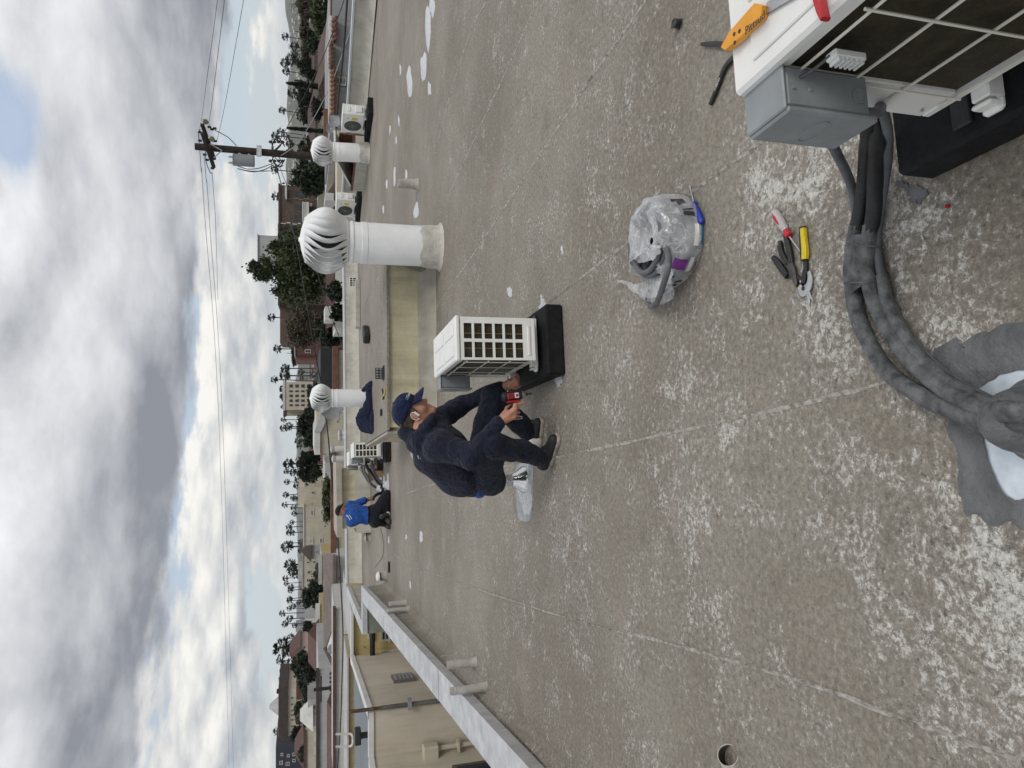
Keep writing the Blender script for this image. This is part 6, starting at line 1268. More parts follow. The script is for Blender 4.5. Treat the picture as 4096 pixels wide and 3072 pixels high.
for s_ in (770, 960):
    for i in range(7):
        p = pq(1060+rr.uniform(0, 30), s_+rr.uniform(-20, 20), YP-.3); q = pq(1190+rr.uniform(-30, 30), s_+rr.uniform(-40, 40), YP-.3); md = pq(1120+rr.uniform(-40, 40), s_+rr.choice((-80, 70))+rr.uniform(-20, 20), YP-.4)
        MB().tube(smooth_path([p, md, q], 6), .022, 5).build('cable_loop', M_WIREB, pole, 60)
    for i in range(4): p = pq(1055+45*i, s_+(-30 if s_ < 800 else -10), YP-.3); MB().lathe([(.04, -.08), (.08, 0), (.04, .08)], 8, M=Matrix.Translation(p)).build('spool_insulator', M_BLK, pole, 40)
# long lines: start (far right, towards the viewer), pass the pole, run on to the left
FAR = 95
wire('uppermost thin power line from the crossarm tip past the transformer', [PY(878, -60, 24), P8(330, 220, 30), P8(290, 510), P8(262, 630)], .008); wire('second thin power line from the crossarm beside the cutout covers', [PY(905, -60, 25), P8(410, 300, 31), P8(375, 520), P8(385, 560)], .010)
wire('power line with a splice running from the pole side', [PY(985, -60, 24), P8(560, 290, 30), P8(470, 700), P8(450, 745)], .009)
wire('upper long power line crossing the sky above the town', [P8(268, 740), P8(290, 1050, 40), P8(325, 1500, 46), PY(880, 1800, 70), PY(918, 3140, 120)], .014); wire('middle long power line crossing the sky above the town', [P8(322, 880), P8(345, 1150, 40), P8(385, 1659, 48), PY(895, 1800, 72), PY(936, 3140, 122)], .014)
wire('short lower power line from the drooping insulator', [P8(412, 1085), P8(430, 1350, 42), P8(450, 1659, 48)]+[PY(872, 1200, 58)], .013)
P2 = lambda x, y, Y: PY(1050+x/3.687, y/3.687, Y)
wire('thick black service cable sagging before the grey stucco building', [P2(1255, -150, 21), P2(1240, 150, 22), P2(1190, 800, 24), P2(1100, 1650, 27), PY(1343, 640, 30), PY(1338, 800, 33)], .035)
wire('thin dark wire slanting from pole to the parapet', [P2(1230, -80, 22), P2(1090, 320, 25), P2(880, 870, 29), P2(620, 1400, 33), P8(1150, 740)], .016); wire('pale twisted service wire from pole down to the parapet', [P2(1380, 280, 20), P2(1290, 470, 22), P2(1160, 850, 25), P2(940, 1400, 30), PY(1200, 560, 33), P8(1160, 900)], .018, M_ANT)
wire('black cable dropping from the pole behind the large ventilator', [P8(1120, 1010), P8(1200, 1300, 34), P8(1290, 1659, 31), PY(1190, 1000, 29), PY(1230, 1230, 28), PY(1262, 1420, 28), PY(1290, 1560, 28)], .022); wire('thinner cable dropping beside it behind the large ventilator', [P8(1150, 1000), P8(1300, 1380, 33), P8(1400, 1640, 31), PY(1260, 1060, 29), PY(1320, 1250, 28), PY(1370, 1380, 27)], .014)
wire('black cable running from the dish along the neighbouring roofs', [PY(1297, 1640, 30), PY(1310, 1720, 30), PY(1325, 1880, 30), PY(1345, 2100, 30), PY(1355, 2200, 30), PY(1368, 2420, 30), PY(1372, 2560, 30), PY(1368, 2720, 31), PY(1362, 2900, 32), PY(1345, 3140, 34)], .028)
wire('cable drooping from a junction down to the yellow wing', [PY(1370, 2545, 29), PY(1385, 2537, 28), PY(1405, 2552, 27), PY(1425, 2570, 26), PY(1460, 2590, 25.2)], .016)
pl2 = thing('utility_pole', 'thin dark pole in front of the long slit wall', 'utility pole', (PY(1300, 2754, 52).x, 52, -9.9)); zt = PY(1255, 2754, 52).z+9.9; MB().tube([(0, 0, 0), (0, 0, zt)], .13, 8).build('pole', M_POLE, pl2, 50); MB().box((0, 0, zt-.5), (1.8, .1, .1)).build('crossarm', M_POLE, pl2)
# ================================================================== people: bodies grown as one smooth surface
def surf_nets(F, org, h):
    s = F < 0; nx, ny, nz = F.shape
    c = [s[i:nx-1+i, j:ny-1+j, k:nz-1+k] for i in (0, 1) for j in (0, 1) for k in (0, 1)]
    cnt = sum(x.astype(np.int8) for x in c); mix_ = (cnt > 0) & (cnt < 8); idx = -np.ones(mix_.shape, np.int64); ijk = np.argwhere(mix_); idx[mix_] = np.arange(len(ijk))
    acc = np.zeros((len(ijk), 3)); num = np.zeros(len(ijk)); I, J, K_ = ijk.T; cor = [(i, j, k) for i in (0, 1) for j in (0, 1) for k in (0, 1)]
    for a in cor:
        for ax in range(3):
            if a[ax]: continue
            b = list(a); b[ax] = 1; fa = F[I+a[0], J+a[1], K_+a[2]]; fb = F[I+b[0], J+b[1], K_+b[2]]; m = (fa < 0) != (fb < 0); t = np.where(m, fa/(fa-fb+1e-12), 0)
            p = np.tile(np.array(a, float), (len(ijk), 1)); p[:, ax] += t; acc += p*m[:, None]; num += m
    v = (ijk+acc/np.maximum(num, 1)[:, None])*h+np.array(org); quads = []
    for ax in range(3):
        o = [q for q in range(3) if q != ax]; sl0 = [slice(1, -1)]*3; sl1 = [slice(1, -1)]*3; sl0[ax] = slice(0, -1); sl1[ax] = slice(1, None)
        A = s[tuple(sl0)]; B = s[tuple(sl1)]; e = np.argwhere(A != B); st = A[A != B]
        e2 = e.copy(); e2[:, o[0]] += 1; e2[:, o[1]] += 1
        def g(d0, d1): q = e2.copy(); q[:, o[0]] -= d0; q[:, o[1]] -= d1; return idx[q[:, 0], q[:, 1], q[:, 2]]
        Q = np.stack([g(1, 1), g(0, 1), g(0, 0), g(1, 0)], 1); flip = st if ax != 1 else ~st; Q[~flip] = Q[~flip][:, ::-1]; quads.append(Q)
    return v, np.vstack(quads)
class Body:
    def __init__(s, h=.005, k=.03): s.p = []; s.h = h; s.k = k
    def cap(s, a, b, r1, r2=None, k=None): s.p.append(('c', np.array(a, float), np.array(b, float), r1, r1 if r2 is None else r2, s.k if k is None else k)); return s
    def ell(s, c, ax, rad, k=None): s.p.append(('e', np.array(c, float), np.array(ax, float), np.array(rad, float), None, s.k if k is None else k)); return s
    def mesh(s, name, m, parent, origin, fold=0., ffreq=30., cut=None, seed=0., post=None):
        lo = np.min([np.minimum(q[1], q[2])-max(q[3], q[4]) if q[0] == 'c' else q[1]-max(q[3]) for q in s.p], 0)-.05; hi = np.max([np.maximum(q[1], q[2])+max(q[3], q[4]) if q[0] == 'c' else q[1]+max(q[3]) for q in s.p], 0)+.05
        h = s.h; n = np.ceil((hi-lo)/h).astype(int)+1; F = np.full(n, .2, np.float32)
        ax_ = [lo[i]+h*np.arange(n[i]) for i in range(3)]
        for q in s.p:
            mg = q[5]+3*h+.01
            l, u = (np.minimum(q[1], q[2])-max(q[3], q[4])-mg, np.maximum(q[1], q[2])+max(q[3], q[4])+mg) if q[0] == 'c' else (q[1]-max(q[3])-mg, q[1]+max(q[3])+mg)
            i0 = np.maximum(((l-lo)/h).astype(int), 0); i1 = np.minimum(((u-lo)/h).astype(int)+2, n); sl = tuple(slice(a, b) for a, b in zip(i0, i1))
            X = np.stack(np.meshgrid(*[ax_[i][sl[i]] for i in range(3)], indexing='ij'), -1)
            if q[0] == 'c':
                ba = q[2]-q[1]; pa = X-q[1]; t = np.clip((pa@ba)/max(ba@ba, 1e-9), 0, 1); d = np.linalg.norm(pa-t[..., None]*ba, axis=-1)-(q[3]+(q[4]-q[3])*t)
            else:
                y = (X-q[1])@q[2].T; k0 = np.linalg.norm(y/q[3], axis=-1); k1 = np.linalg.norm(y/q[3]**2, axis=-1); d = k0*(k0-1)/np.maximum(k1, 1e-6)
            f = F[sl]; kk = max(q[5], 1e-5); hh = np.clip(.5+.5*(f-d)/kk, 0, 1); F[sl] = f*(1-hh)+d*hh-kk*hh*(1-hh)
        if fold or cut:
            X = np.stack(np.meshgrid(*ax_, indexing='ij'), -1)
            if fold:
                w = np.sin(X[..., 0]*ffreq*.6+2.1*np.sin(X[..., 2]*ffreq*.5+seed)+seed)+np.sin(X[..., 2]*ffreq+1.7*np.sin(X[..., 1]*ffreq*.7+X[..., 0]*ffreq*.4))+.6*np.sin((X[..., 0]+X[..., 1]-X[..., 2])*ffreq*1.7+seed*2)
                F += (fold*w).astype(np.float32)
            if cut: F = np.maximum(F, cut(X))
        F[0] = F[-1] = .2; F[:, 0] = F[:, -1] = .2; F[:, :, 0] = F[:, :, -1] = .2
        v, q = surf_nets(F, lo, h); me = bpy.data.meshes.new(name); me.from_pydata((v-np.array(origin)).tolist(), [], q.tolist())
        bmx = bmesh.new(); bmx.from_mesh(me); bmesh.ops.smooth_vert(bmx, verts=bmx.verts, factor=.5, use_axis_x=True, use_axis_y=True, use_axis_z=True); bmesh.ops.recalc_face_normals(bmx, faces=bmx.faces); bmx.to_mesh(me); bmx.free()
        return link(name, me, m, parent, 180)
def cloth(name, col, spec=.2):
    m = bpy.data.materials.new(name); m.use_nodes = True; t = NT(m.node_tree); b = t.n['Principled BSDF']; pos = t.new('ShaderNodeNewGeometry').outputs['Position']
    f1 = t.noise(pos, 13, 3, .5, 1.6); f2 = t.noise(t.vmath('MULTIPLY', pos, (1, 1, 2.2)), 26, 3, .5, 1.2)
    t.put(b.inputs['Base Color'], t.mix(t.ramp(t.noise(pos, 30, 5, .7), .3, .75), c4(tuple(c*.75 for c in col)), c4(tuple(min(1, c*1.35+.002) for c in col))))
    b.inputs['Roughness'].default_value = .9; b.inputs['Specular IOR Level'].default_value = spec; b.inputs['Sheen Weight'].default_value = .08
    bp = t.new('ShaderNodeBump'); bp.inputs['Strength'].default_value = .85; bp.inputs['Distance'].default_value = .035; t.put(bp.inputs['Height'], t.math('ADD', f1, t.math('MULTIPLY', f2, .4))); t.put(b.inputs['Normal'], bp.outputs[0])
    return m
def skin(name, col):
    m = bpy.data.materials.new(name); m.use_nodes = True; t = NT(m.node_tree); b = t.n['Principled BSDF']; pos = t.new('ShaderNodeNewGeometry').outputs['Position']
    t.put(b.inputs['Base Color'], t.mix(t.ramp(t.noise(pos, 28, 4), .35, .7), c4(col), c4((col[0]*.95, col[1]*.74, col[2]*.70)))); b.inputs['Roughness'].default_value = .52; b.inputs['Subsurface Weight'].default_value = .12; b.inputs['Subsurface Radius'].default_value = (.012, .004, .002); b.inputs['Subsurface Scale'].default_value = .5
    return m
C_NAVY = cloth('hoodie_navy', (.0125, .0145, .030)); C_PANT = cloth('trouser_navy', (.0085, .0115, .024)); C_SHOE = mat('shoe_black', (.014, .014, .015), .7, var=.2, vscale=40); C_SOLE = mat('shoe_sole', (.36, .32, .26), .8, var=.3, vscale=25); C_CAP = cloth('cap_navy', (.008, .014, .048)); C_SKIN = skin('skin_light', (.44, .235, .165)); C_HAIR = mat('brown_hair', (.10, .06, .035), .6, var=.35, vscale=60, bump=.4, bscale=140); C_BLUET = cloth('blue_shirt', (.018, .075, .30)); C_BLACK = cloth('black_cloth', (.010, .011, .015)); C_WHITE = mat('white_plastic', (.72, .68, .64), .4)
g = lambda cx, cy, Y: PY(1400+cx/2.074, 1400+cy/2.074, Y)
# ------------------------------------------------------------------ crouching worker
w1 = thing('person', 'person in navy hoodie and cap crouching to fix the condenser with a red drill', 'person', (P(2190, 1810).x, P(2190, 1810).y, 0)); O1 = tuple(w1.location)
pel, rhip, lhip = g(1095, 1045, 4.68), g(1115, 1035, 4.60), g(1080, 960, 4.76)
rk, ra_, lk, la_ = g(1185, 790, 4.29), g(1590, 893, 4.47), g(1180, 385, 4.70), g(1530, 748, 4.78)
sp1, che, nek = g(935, 1015, 4.66), g(760, 850, 4.61), g(600, 655, 4.61)
rs, lsd, re, rw, rh_, le, lw_, lh_ = g(745, 800, 4.45), g(700, 600, 4.78), g(1020, 885, 4.31), g(1225, 612, 4.29), g(1300, 530, 4.31), g(935, 450, 4.86), g(1250, 318, 4.72), g(1330, 275, 4.66)
ear = g(530, 530, 4.62); Fv = Vector((.86, -.06, -.50)).normalized(); Cv = Vector((.50, 0, .86)); Lv = Cv.cross(Fv).normalized(); Cv = Fv.cross(Lv).normalized()
HA = np.array([tuple(Fv), tuple(Lv), tuple(Cv)]); hd = lambda f_, l_, c_: np.array(ear)+f_*HA[0]+l_*HA[1]+c_*HA[2]
b = Body(.0042, .02)
b.ell(hd(-.012, 0, .045), HA, (.100, .078, .090)).cap(hd(.03, 0, .01), hd(.068, 0, -.080), .066, .036).cap(hd(.048, .03, -.02), hd(.048, -.03, -.02), .040).cap(hd(.0, .045, -.055), hd(.07, .012, -.092), .024, .022).cap(hd(.0, -.045, -.055), hd(.07, -.012, -.092), .024, .022)
b.cap(hd(.087, 0, .025), hd(.112, 0, -.022), .010, .013, .010).cap(hd(.098, .012, -.028), hd(.098, -.012, -.028), .009, k=.008).cap(hd(.096, .016, -.052), hd(.096, -.016, -.052), .010, k=.010).cap(hd(.094, .014, -.064), hd(.094, -.014, -.064), .0095, k=.008).cap(hd(.088, .008, -.094), hd(.088, -.008, -.094), .019, k=.014).cap(hd(.078, .03, .034), hd(.078, -.03, .034), .016, k=.014)
for sgn in (1, -1): b.ell(hd(-.004, sgn*.080, -.004), HA, (.019, .008, .030), .006)
b.cap(hd(-.03, 0, -.03), nek, .056, .062).cap(nek, che, .08, .12).cap(che, sp1, .13, .12).cap(sp1, pel, .12, .12).cap(rs, lsd, .06)
for A_, B_, C_, D_ in ((rs, re, rw, rh_), (lsd, le, lw_, lh_)): b.cap(A_, B_, .055, .042).cap(B_, C_, .042, .027).cap(C_, D_, .026, .030, .015)
for A_, B_, C_ in ((rhip, rk, ra_), (lhip, lk, la_)): b.cap(A_, B_, .085, .055).cap(B_, C_, .055, .035)
# right hand closed round the drill's grip: knuckles towards the viewer, fingers wrapping under
kn = [g(1372, 455, 4.275), g(1368, 490, 4.268), g(1366, 522, 4.268), g(1362, 552, 4.275)]
b.cap(rw, kn[1], .026, .019, .012).cap(rw, kn[3], .025, .017, .012).cap(kn[0], kn[3], .0145, .013, .010)
tips = [(1440, 440, 4.285, 1445, 437, 4.30), (1404, 482, 4.285, 1396, 486, 4.335), (1402, 516, 4.285, 1392, 520, 4.335), (1396, 548, 4.29, 1386, 550, 4.33)]
for kq, (a1, a2, a3, b1, b2, b3) in zip(kn, tips): m1 = g(a1, a2, a3); m2 = g(b1, b2, b3); b.cap(kq, m1, .0098, .0088, .004).cap(m1, m2, .0088, .0075, .004)
b.cap(g(1270, 560, 4.335), g(1300, 480, 4.37), .014, .011, .008).cap(g(1300, 480, 4.37), g(1340, 450, 4.372), .0105, .009, .004)
# left hand pinching a bolt at the condenser foot
kl = [g(1368, 236, 4.625), g(1378, 252, 4.62), g(1384, 268, 4.62), g(1386, 284, 4.63)]
b.cap(lw_, kl[1], .026, .018, .012).cap(lw_, kl[3], .026, .017, .012).cap(kl[0], kl[3], .014, .013, .010)
for i, kq in enumerate(kl): m1 = Vector(kq)+Vector((.022, .012, -.022+.003*i)); m2 = m1+Vector((.006, .03, -.012)); b.cap(kq, m1, .0098, .0088, .004).cap(m1, m2, .0088, .0075, .004)
b.cap(g(1320, 305, 4.65), g(1375, 318, 4.655), .013, .0105, .008).cap(g(1375, 318, 4.655), g(1412, 300, 4.66), .010, .008, .004)
b.mesh('body', C_SKIN, w1, O1)
# hoodie
c = Body(.0055, .045)
c.cap(che, sp1, .178, .158).cap(sp1, g(1000, 1035, 4.67), .158, .150).cap(nek, che, .085, .14).cap(rs, lsd, .098).cap(g(690, 890, 4.60), g(850, 1030, 4.64), .115, .115)
c.cap(rs, re, .092, .078, .03).cap(re, rw, .074, .047, .02).cap(lsd, le, .080, .064, .03).cap(le, lw_, .062, .044, .02)
c.cap(g(470, 690, 4.60), g(560, 740, 4.52), .045, .05, .03).cap(g(470, 690, 4.60), g(560, 700, 4.70), .045, .05, .03).cap(g(560, 740, 4.52), g(640, 620, 4.50), .042, .035, .03).cap(g(640, 620, 4.50), g(690, 555, 4.56), .032, .026, .02).cap(g(520, 790, 4.58), g(600, 800, 4.56), .05, .06, .03)
hoodie = c.mesh('hoodie', C_NAVY, w1, O1, fold=.0046, ffreq=27)
for (A_, B_, r_) in ((rw, re, .041), (lw_, le, .041)):
    d = (Vector(B_)-Vector(A_)).normalized(); Body(.005, .01).cap(Vector(A_)-d*.004, Vector(A_)+d*.04, .0455, .0475).mesh('cuff', C_NAVY, hoodie, O1)
Body(.0055, .02).cap(g(1035, 1085, 4.578), g(1070, 1168, 4.64), .056, .05).mesh('shirt_hem', C_BLUET, w1, O1)
# trousers
t = Body(.0055, .04)
t.cap(rhip, lhip, .125, .115).cap(pel, g(1150, 1075, 4.68), .125, .115).cap(rhip, rk, .112, .082, .03).cap(rk, g(1420, 840, 4.375), .080, .072, .02).cap(g(1420, 840, 4.375), g(1580, 895, 4.455), .070, .056, .02)
t.cap(lhip, lk, .108, .080, .03).cap(lk, g(1400, 610, 4.75), .078, .070, .02).cap(g(1400, 610, 4.75), g(1500, 715, 4.775), .068, .056, .02)
t.mesh('trousers', C_PANT, w1, O1, fold=.0040, ffreq=30, seed=1.)
# shoes
def shoe(name_, heel, toe, ank, parent, O, lift=0., lace=True, sc=1.):
    heel, toe, ank = Vector(heel), Vector(toe), Vector(ank); d = (toe-heel).normalized(); L = (toe-heel).length; zz = Vector((0, 0, 1)); q = lambda f_, z: heel+d*(L*f_)+zz*z
    s_ = Body(.0045, .025); s_.cap(q(.14, .05+lift), q(.45, .048+lift*.5), .042*sc, .044*sc).cap(q(.45, .048+lift*.5), q(.86, .036), .043*sc, .036*sc).cap(q(.16, .06+lift), ank, .042*sc, .046*sc).cap(q(.5, .065+lift*.5), ank, .034*sc, .042*sc)
    o = s_.mesh('shoe', C_SHOE, parent, O, cut=lambda X: ((.022+lift*np.clip(1-((X-np.array(heel))@np.array(d))/(L*.5), 0, 1))-X[..., 2]).astype(np.float32))
    s2 = Body(.0045, .02); s2.cap(q(.14, .013+lift), q(.45, .013+lift*.3), .043*sc, .044*sc).cap(q(.45, .013+lift*.3), q(.87, .013), .047*sc, .041*sc)
    s2.mesh('sole', C_SOLE, o, O, cut=lambda X: np.maximum(X[..., 2]-(.027+lift*np.clip(1-((X-np.array(heel))@np.array(d))/(L*.5), 0, 1)), (.0005+lift*np.clip(1-((X-np.array(heel))@np.array(d))/(L*.5), 0, 1))-X[..., 2]).astype(np.float32))
    return o
hr, tr = P(2196, 1878), P(2243, 1738); hr = Vector((hr.x+.01, hr.y, 0)); tr = Vector((tr.x, tr.y, 0)); shoe('r', hr, tr, Vector(ra_)+Vector((0, 0, .02)), w1, O1)
hl, tl = Vector((la_.x-.10, la_.y+.04, 0)), Vector((la_.x+.16, la_.y-.06, 0)); shoe('l', hl, tl, Vector(la_)+Vector((0, 0, .01)), w1, O1)
Body(.005, .01).cap(Vector(ra_)+Vector((-.015, .02, .03)), Vector(ra_)+Vector((-.03, .045, -.005)), .034, .034).mesh('sock', C_WHITE, w1, O1)
Body(.005, .01).cap(Vector(la_)+Vector((-.01, -.02, .025)), Vector(la_)+Vector((-.01, -.02, -.01)), .045, .045).mesh('sock', C_WHITE, w1, O1)
# hair under the cap, cap with peak, earbud
hb = Body(.0042, .012); hb.ell(hd(-.020, 0, .034), HA, (.099, .0815, .082)).cap(hd(-.075, .03, -.022), hd(-.075, -.03, -.022), .028, k=.02).cap(hd(.020, .066, .012), hd(.022, .068, .045), .013).cap(hd(.020, -.066, .012), hd(.022, -.068, .045), .013)
def hcut(X):
    y = (X-np.array(ear))@HA.T; return np.maximum(y[..., 0]-.035-.0*y[..., 2], np.minimum(-.05-y[..., 2]-.02, 1)).astype(np.float32)
hb.mesh('hair', C_HAIR, w1, O1, cut=hcut, fold=.0012, ffreq=140)
cp_ = MB(); vs = []; nu, nv = 40, 12
for j in range(nv+1):
    ph = (math.pi/2)*j/nv
    for i in range(nu):
        a = 2*math.pi*i/nu; rr = math.sin(ph) if j else .001; f_, l_ = .112*rr*math.cos(a)-.006, .090*rr*math.sin(a); c_ = .052+.098*math.cos(ph)**.85+(.016*math.cos(a) if True else 0)*rr
        if j == nv: c_ -= .008
        vs.append(Vector(hd(f_, l_, c_))-Vector(O1))
cp_.add(vs, [(j*nu+i, j*nu+(i+1) % nu, (j+1)*nu+(i+1) % nu, (j+1)*nu+i) for j in range(nv) for i in range(nu)]); cap_o = cp_.build('cap', C_CAP, w1, 60)
so = cap_o.modifiers.new('thick', 'SOLIDIFY'); so.thickness = .004; so.offset = -1
pk = MB(); vs = []; ni, nj = 21, 7
for j in range(nj):
    t_ = j/(nj-1)
    for i in range(ni):
        a = (i/(ni-1)-.5)*2*1.12; ext = .078*t_*math.cos(a)**.45 if abs(a) < 1.5 else 0; f_ = .110*math.cos(a)-.006+ext; l_ = .090*math.sin(a)*(1-.06*t_); c_ = .052+.016*math.cos(a)-.008-.022*t_-.020*math.sin(a)**2*t_
        vs.append(Vector(hd(f_, l_, c_))-Vector(O1))
pk.add(vs, [(j*ni+i, j*ni+i+1, (j+1)*ni+i+1, (j+1)*ni+i) for j in range(nj-1) for i in range(ni-1)]); pko = pk.build('peak', C_CAP, cap_o, 60); so = pko.modifiers.new('thick', 'SOLIDIFY'); so.thickness = .005
MB().lathe([(.008, 0), (.006, .004), (.001, .006)], 10, M=Matrix.Translation(Vector(hd(-.006, 0, .150))-Vector(O1)) @ Vector(Cv).to_track_quat('Z', 'Y').to_matrix().to_4x4()).build('button', C_CAP, cap_o, 60)
M_LOGO = mat('cap_print', (.62, .64, .68), .6); M_LOGOB = mat('cap_print_blue', (.05, .16, .30), .6)
def on_cap(az_, el_, out=.002):
    rr = math.sin(el_); return Vector(hd((.112*rr*math.cos(az_)-.006)*1.03+out*math.cos(az_), (.090*rr*math.sin(az_))*1.03, .052+.098*math.cos(el_)**.85+.016*math.cos(az_)*rr))
pc_ = on_cap(-.75, 1.25, .005); nx_ = (Vector(HA[0])*math.cos(.75)-Vector(HA[1])*math.sin(.75)); xx = Vector(Cv).cross(nx_).normalized(); Mx = Matrix((xx, nx_.cross(xx), nx_)).transposed().to_4x4(); Mx.translation = pc_-Vector(O1)
text_mesh('Coo', .026, M_LOGO, 'lettering', cap_o, Mx @ Matrix.Translation((.012, 0, .003)), .001)
MB().box((-.022, .0, .002), (.014, .020, .003), M=Mx).build('emblem', M_LOGOB, cap_o)
for sgn in (-1,):
    e0 = hd(.0, sgn*.090, .0); MB().tube(smooth_path([Vector(hd(f_, sgn*l_, c_))-Vector(O1) for f_, l_, c_ in ((-.004, .085, -.034), (-.024, .084, -.022), (-.027, .083, .006), (-.014, .085, .026), (.004, .088, .026), (.012, .090, .014))], 5), .0030, 7).build('earbud_hook', C_WHITE, w1, 60)
    MB().tube([Vector(hd(f_, sgn*.091, c_))-Vector(O1) for f_, c_ in ((.014, .016), (.010, -.020))], .0075, 8).build('earbud', C_WHITE, w1, 60)
for sgn in (1, -1):
    MB().lathe([(.001, -.009), (.008, -.005), (.0095, 0), (.008, .005), (.001, .009)], 10, M=Matrix.Translation(Vector(hd(.079, sgn*.032, .010))-Vector(O1))).build('eye', C_WHITE, w1, 60)
    Body(.003, .004).cap(hd(.083, sgn*.022, .029), hd(.077, sgn*.044, .028), .0045).mesh('eyebrow', C_HAIR, w1, O1)
# pale print on the hoodie's back and chest
for i, (cx, cy, ln) in enumerate(((575, 905, .05), (597, 925, .06), (618, 945, .04))):
    p0 = g(cx-12, cy-28, 4.50); p1 = g(cx+14, cy+26, 4.54)
    MB().tube([p0-Vector(O1), ((p0+p1)/2)-Vector(O1)+Vector((-.004, -.004, 0)), p1-Vector(O1)], .0035, 5).build('back_print', M_LOGO, hoodie, 60)
# ------------------------------------------------------------------ drill
dr = thing('cordless_drill', 'red and black cordless driver held pointing down by the crouching worker', 'drill', g(1335, 400, 4.325)); Od = Vector(dr.location)
ax0, ax1 = g(1262, 392, 4.325)-Od, g(1420, 372, 4.325)-Od
rod([(.020, 0), (.029, .06), (.031, .25), (.031, .8), (.028, 1)], ax0, ax1, 18).build('motor_housing', M_BLK, dr, 40)
nose_ = ax1+(ax1-ax0).normalized()*.028; rod([(.027, 0), (.024, .4), (.016, .9), (.012, 1)], ax1, nose_, 16).build('gear_nose', M_STEEL, dr, 40)
tip_ = nose_+(ax1-ax0).normalized()*.04; rod([(.009, 0), (.009, .35), (.0045, .4), (.0045, .7), (.007, .72), (.007, 1)], nose_, tip_, 8).build('bit_holder', M_BLK, dr, 40)
rd = (ax1-ax0).normalized(); hd_ = (g(1350, 600, 4.315)-Od-(ax0+ax1)/2); hn = (hd_-rd*hd_.dot(rd)).normalized()
mid = (ax0+ax1)/2; fc = Vector((0, -1, 0)); fc = (fc-rd*fc.dot(rd)-hn*fc.dot(hn)).normalized()
def dbox(c, s_, name, m, par=dr, bev=.003): Mx = Matrix((rd, hn, fc)).transposed().to_4x4(); return MB().box(c, s_, bev=bev, M=Matrix.Translation(mid) @ Mx).build(name, m, par, 30)
pnl = dbox((-.012, 0, .0305), (.045, .036, .006), 'red_panel', M_RED); dbox((.026, 0, .0305), (.028, .034, .006), 'label_panel', M_LOGO); dbox((.026, 0, .0338), (.018, .016, .002), 'label_mark', M_RED)
for i in range(4): dbox((-.026+i*.009, 0, .0338), (.004, .028, .002), 'vent_slot', M_BLK, pnl, .0005)
dbox((.008, .034, 0), (.085, .014, .042), 'red_collar', M_RED); dbox((.012, .085, 0), (.036, .10, .032), 'grip', M_BLK, bev=.010); dbox((.036, .055, 0), (.012, .022, .014), 'trigger', M_RED)
bt2 = dbox((.012, .142, 0), (.075, .030, .052), 'battery', M_BLK, bev=.006); dbox((.014, .142, .0265), (.056, .016, .002), 'battery_label', M_LOGO, bt2, .0005); dbox((.014, .142, .0278), (.050, .011, .002), 'battery_label_ink', M_INK, bt2, .0005)
# ------------------------------------------------------------------ kneeling worker
w2 = thing('person', 'person in bright blue shirt and black cap kneeling with back turned', 'person', (P(1563, 2045).x, P(1563, 2045).y, 0)); O2 = tuple(w2.location)
G = lambda cx, cy, Y: PY(1350+cx/3.686, 1700+cy/3.686, Y)
ne, hd2, ch2, pe2 = G(130, 1285, 14.1), G(70, 1268, 14.12), G(260, 1310, 14.1), G(545, 1345, 14.05)
s1_, s2_, e1_, h1_ = G(185, 1195, 14.22), G(205, 1425, 14.0), G(395, 1120, 14.2), G(490, 1085, 14.22)
kn1, kn2 = G(735, 1035, 14.05), G(725, 1060, 14.3); an1, an2 = G(735, 1290, 13.98), G(720, 1420, 14.2)
Fh = Vector((.75, .55, -.35)).normalized(); Lh = Vector((0, 0, 1)).cross(Fh).normalized(); Ch = Fh.cross(Lh); H2 = np.array([tuple(Fh), tuple(Lh), tuple(Ch)]); q2 = lambda f_, l_, c_: np.array(hd2)+f_*H2[0]+l_*H2[1]+c_*H2[2]
C_SK2 = skin('skin_tan', (.25, .12, .075))
b = Body(.008, .03); b.ell(q2(0, 0, .02), H2, (.10, .08, .105)).cap(q2(.04, 0, 0), q2(.075, 0, -.08), .06, .035).cap(q2(-.02, 0, -.04), ne, .055, .06).cap(q2(.11, 0, .0), q2(.115, 0, -.02), .012, k=.01)
for sg in (1, -1): b.ell(q2(-.005, sg*.082, 0), H2, (.02, .012, .032), .006)
b.cap(ne, ch2, .08, .13).cap(ch2, pe2, .13, .13).cap(s1_, s2_, .06).cap(s1_, e1_, .055, .045).cap(e1_, h1_, .042, .030).cap(h1_, G(515, 1090, 14.15), .034, .026)
for i in range(4): p0 = np.array(G(505, 1075+i*8, 14.18)); b.cap(p0, p0+np.array((.03, -.02, -.04)), .010, .008, .004)
b.cap(pe2, kn1, .10, .07).cap(pe2, kn2, .10, .07).cap(kn1, an1, .06, .04).cap(kn2, an2, .06, .04); b.mesh('body', C_SK2, w2, O2)
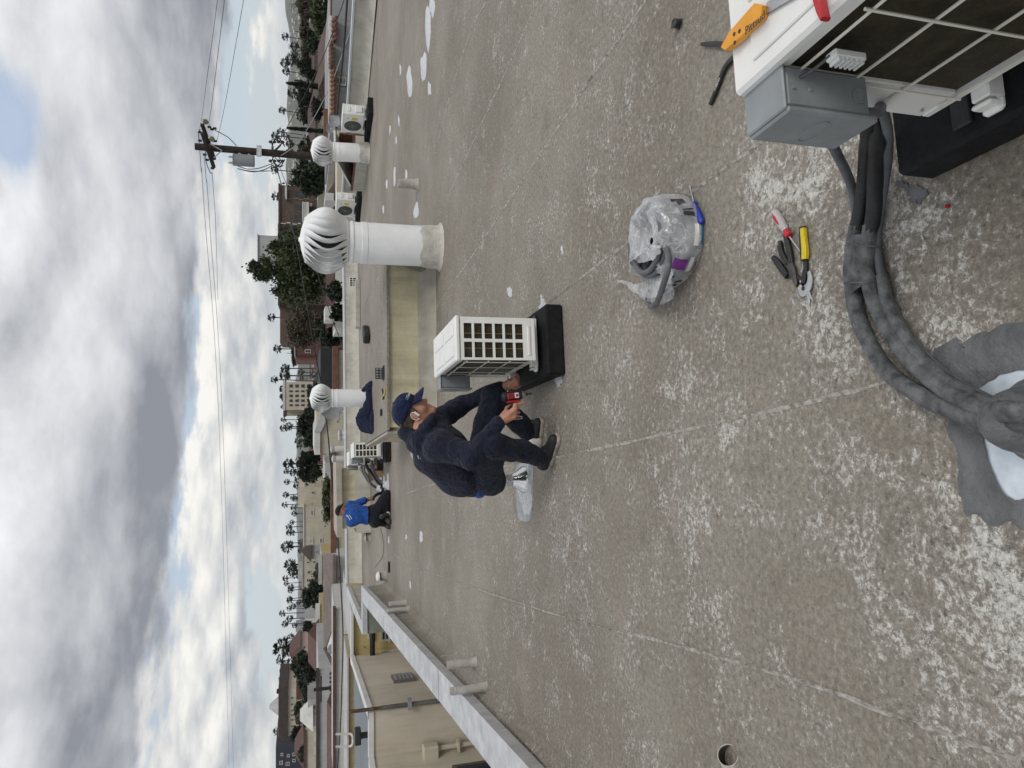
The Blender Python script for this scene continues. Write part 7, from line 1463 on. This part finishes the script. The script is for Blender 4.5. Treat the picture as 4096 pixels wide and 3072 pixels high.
s_ = Body(.009, .06); s_.cap(ne, ch2, .09, .165).cap(ch2, G(430, 1330, 14.07), .170, .165).cap(G(430, 1330, 14.07), G(490, 1340, 14.06), .165, .17).cap(s1_, s2_, .095).cap(s1_, G(330, 1140, 14.21), .082, .075, .03).cap(G(330, 1140, 14.21), e1_, .074, .066, .02).cap(s2_, G(330, 1400, 13.95), .085, .075)
sh = s_.mesh('shirt', C_BLUET, w2, O2, fold=.005, ffreq=24, cut=lambda X: (.43-X[..., 2]-.0*(X[..., 0])).astype(np.float32))
t = Body(.009, .05); t.cap(G(520, 1290, 14.12), G(560, 1400, 14.0), .15).cap(pe2, kn1, .15, .10).cap(pe2, kn2, .15, .10).cap(kn1, an1, .095, .065).cap(kn2, an2, .095, .065); t.mesh('trousers', C_BLACK, w2, O2, fold=.003, ffreq=30, cut=lambda X: (.004-X[..., 2]).astype(np.float32))
def boot(a, bq, parent, O):
    bo = Body(.007, .03).cap(a, bq, .048, .052).mesh('shoe', mat('dark_shoe', (.045, .043, .04), .8, var=.2, vscale=30), parent, O); return bo
boot(G(735, 1325, 13.93), G(655, 1350, 13.86), w2, O2); boot(G(735, 1400, 13.9), G(765, 1430, 13.85), w2, O2); boot(G(725, 1470, 14.08), G(600, 1455, 14.0), w2, O2); boot(G(725, 1485, 14.05), G(755, 1500, 14.0), w2, O2)
Body(.008, .01).cap(G(745, 1300, 13.95), G(748, 1320, 13.94), .045).mesh('sock', C_WHITE, w2, O2)
Body(.007, .02).ell(q2(-.005, 0, .05), H2, (.112, .094, .085)).cap(q2(.08, 0, .045), q2(.16, 0, .02), .035, .02).mesh('cap', C_BLACK, w2, O2, cut=lambda X: (.03-((X-np.array(hd2))@H2[2])).astype(np.float32))
for i, (xx, ln) in enumerate(((128, .5), (150, 1), (178, .8))):
    p0, p1 = G(xx, 1335, 13.85), G(xx+38, 1335+75*ln, 13.80); sd = Vector(ch2)
    a_ = Vector(p0); b_ = Vector(p1); MB().tube([a_-Vector(O2)+Vector((0, .06, 0)), b_-Vector(O2)+Vector((0, .06, 0))], .006, 5).build('back_print', M_LOGO, sh, 60)
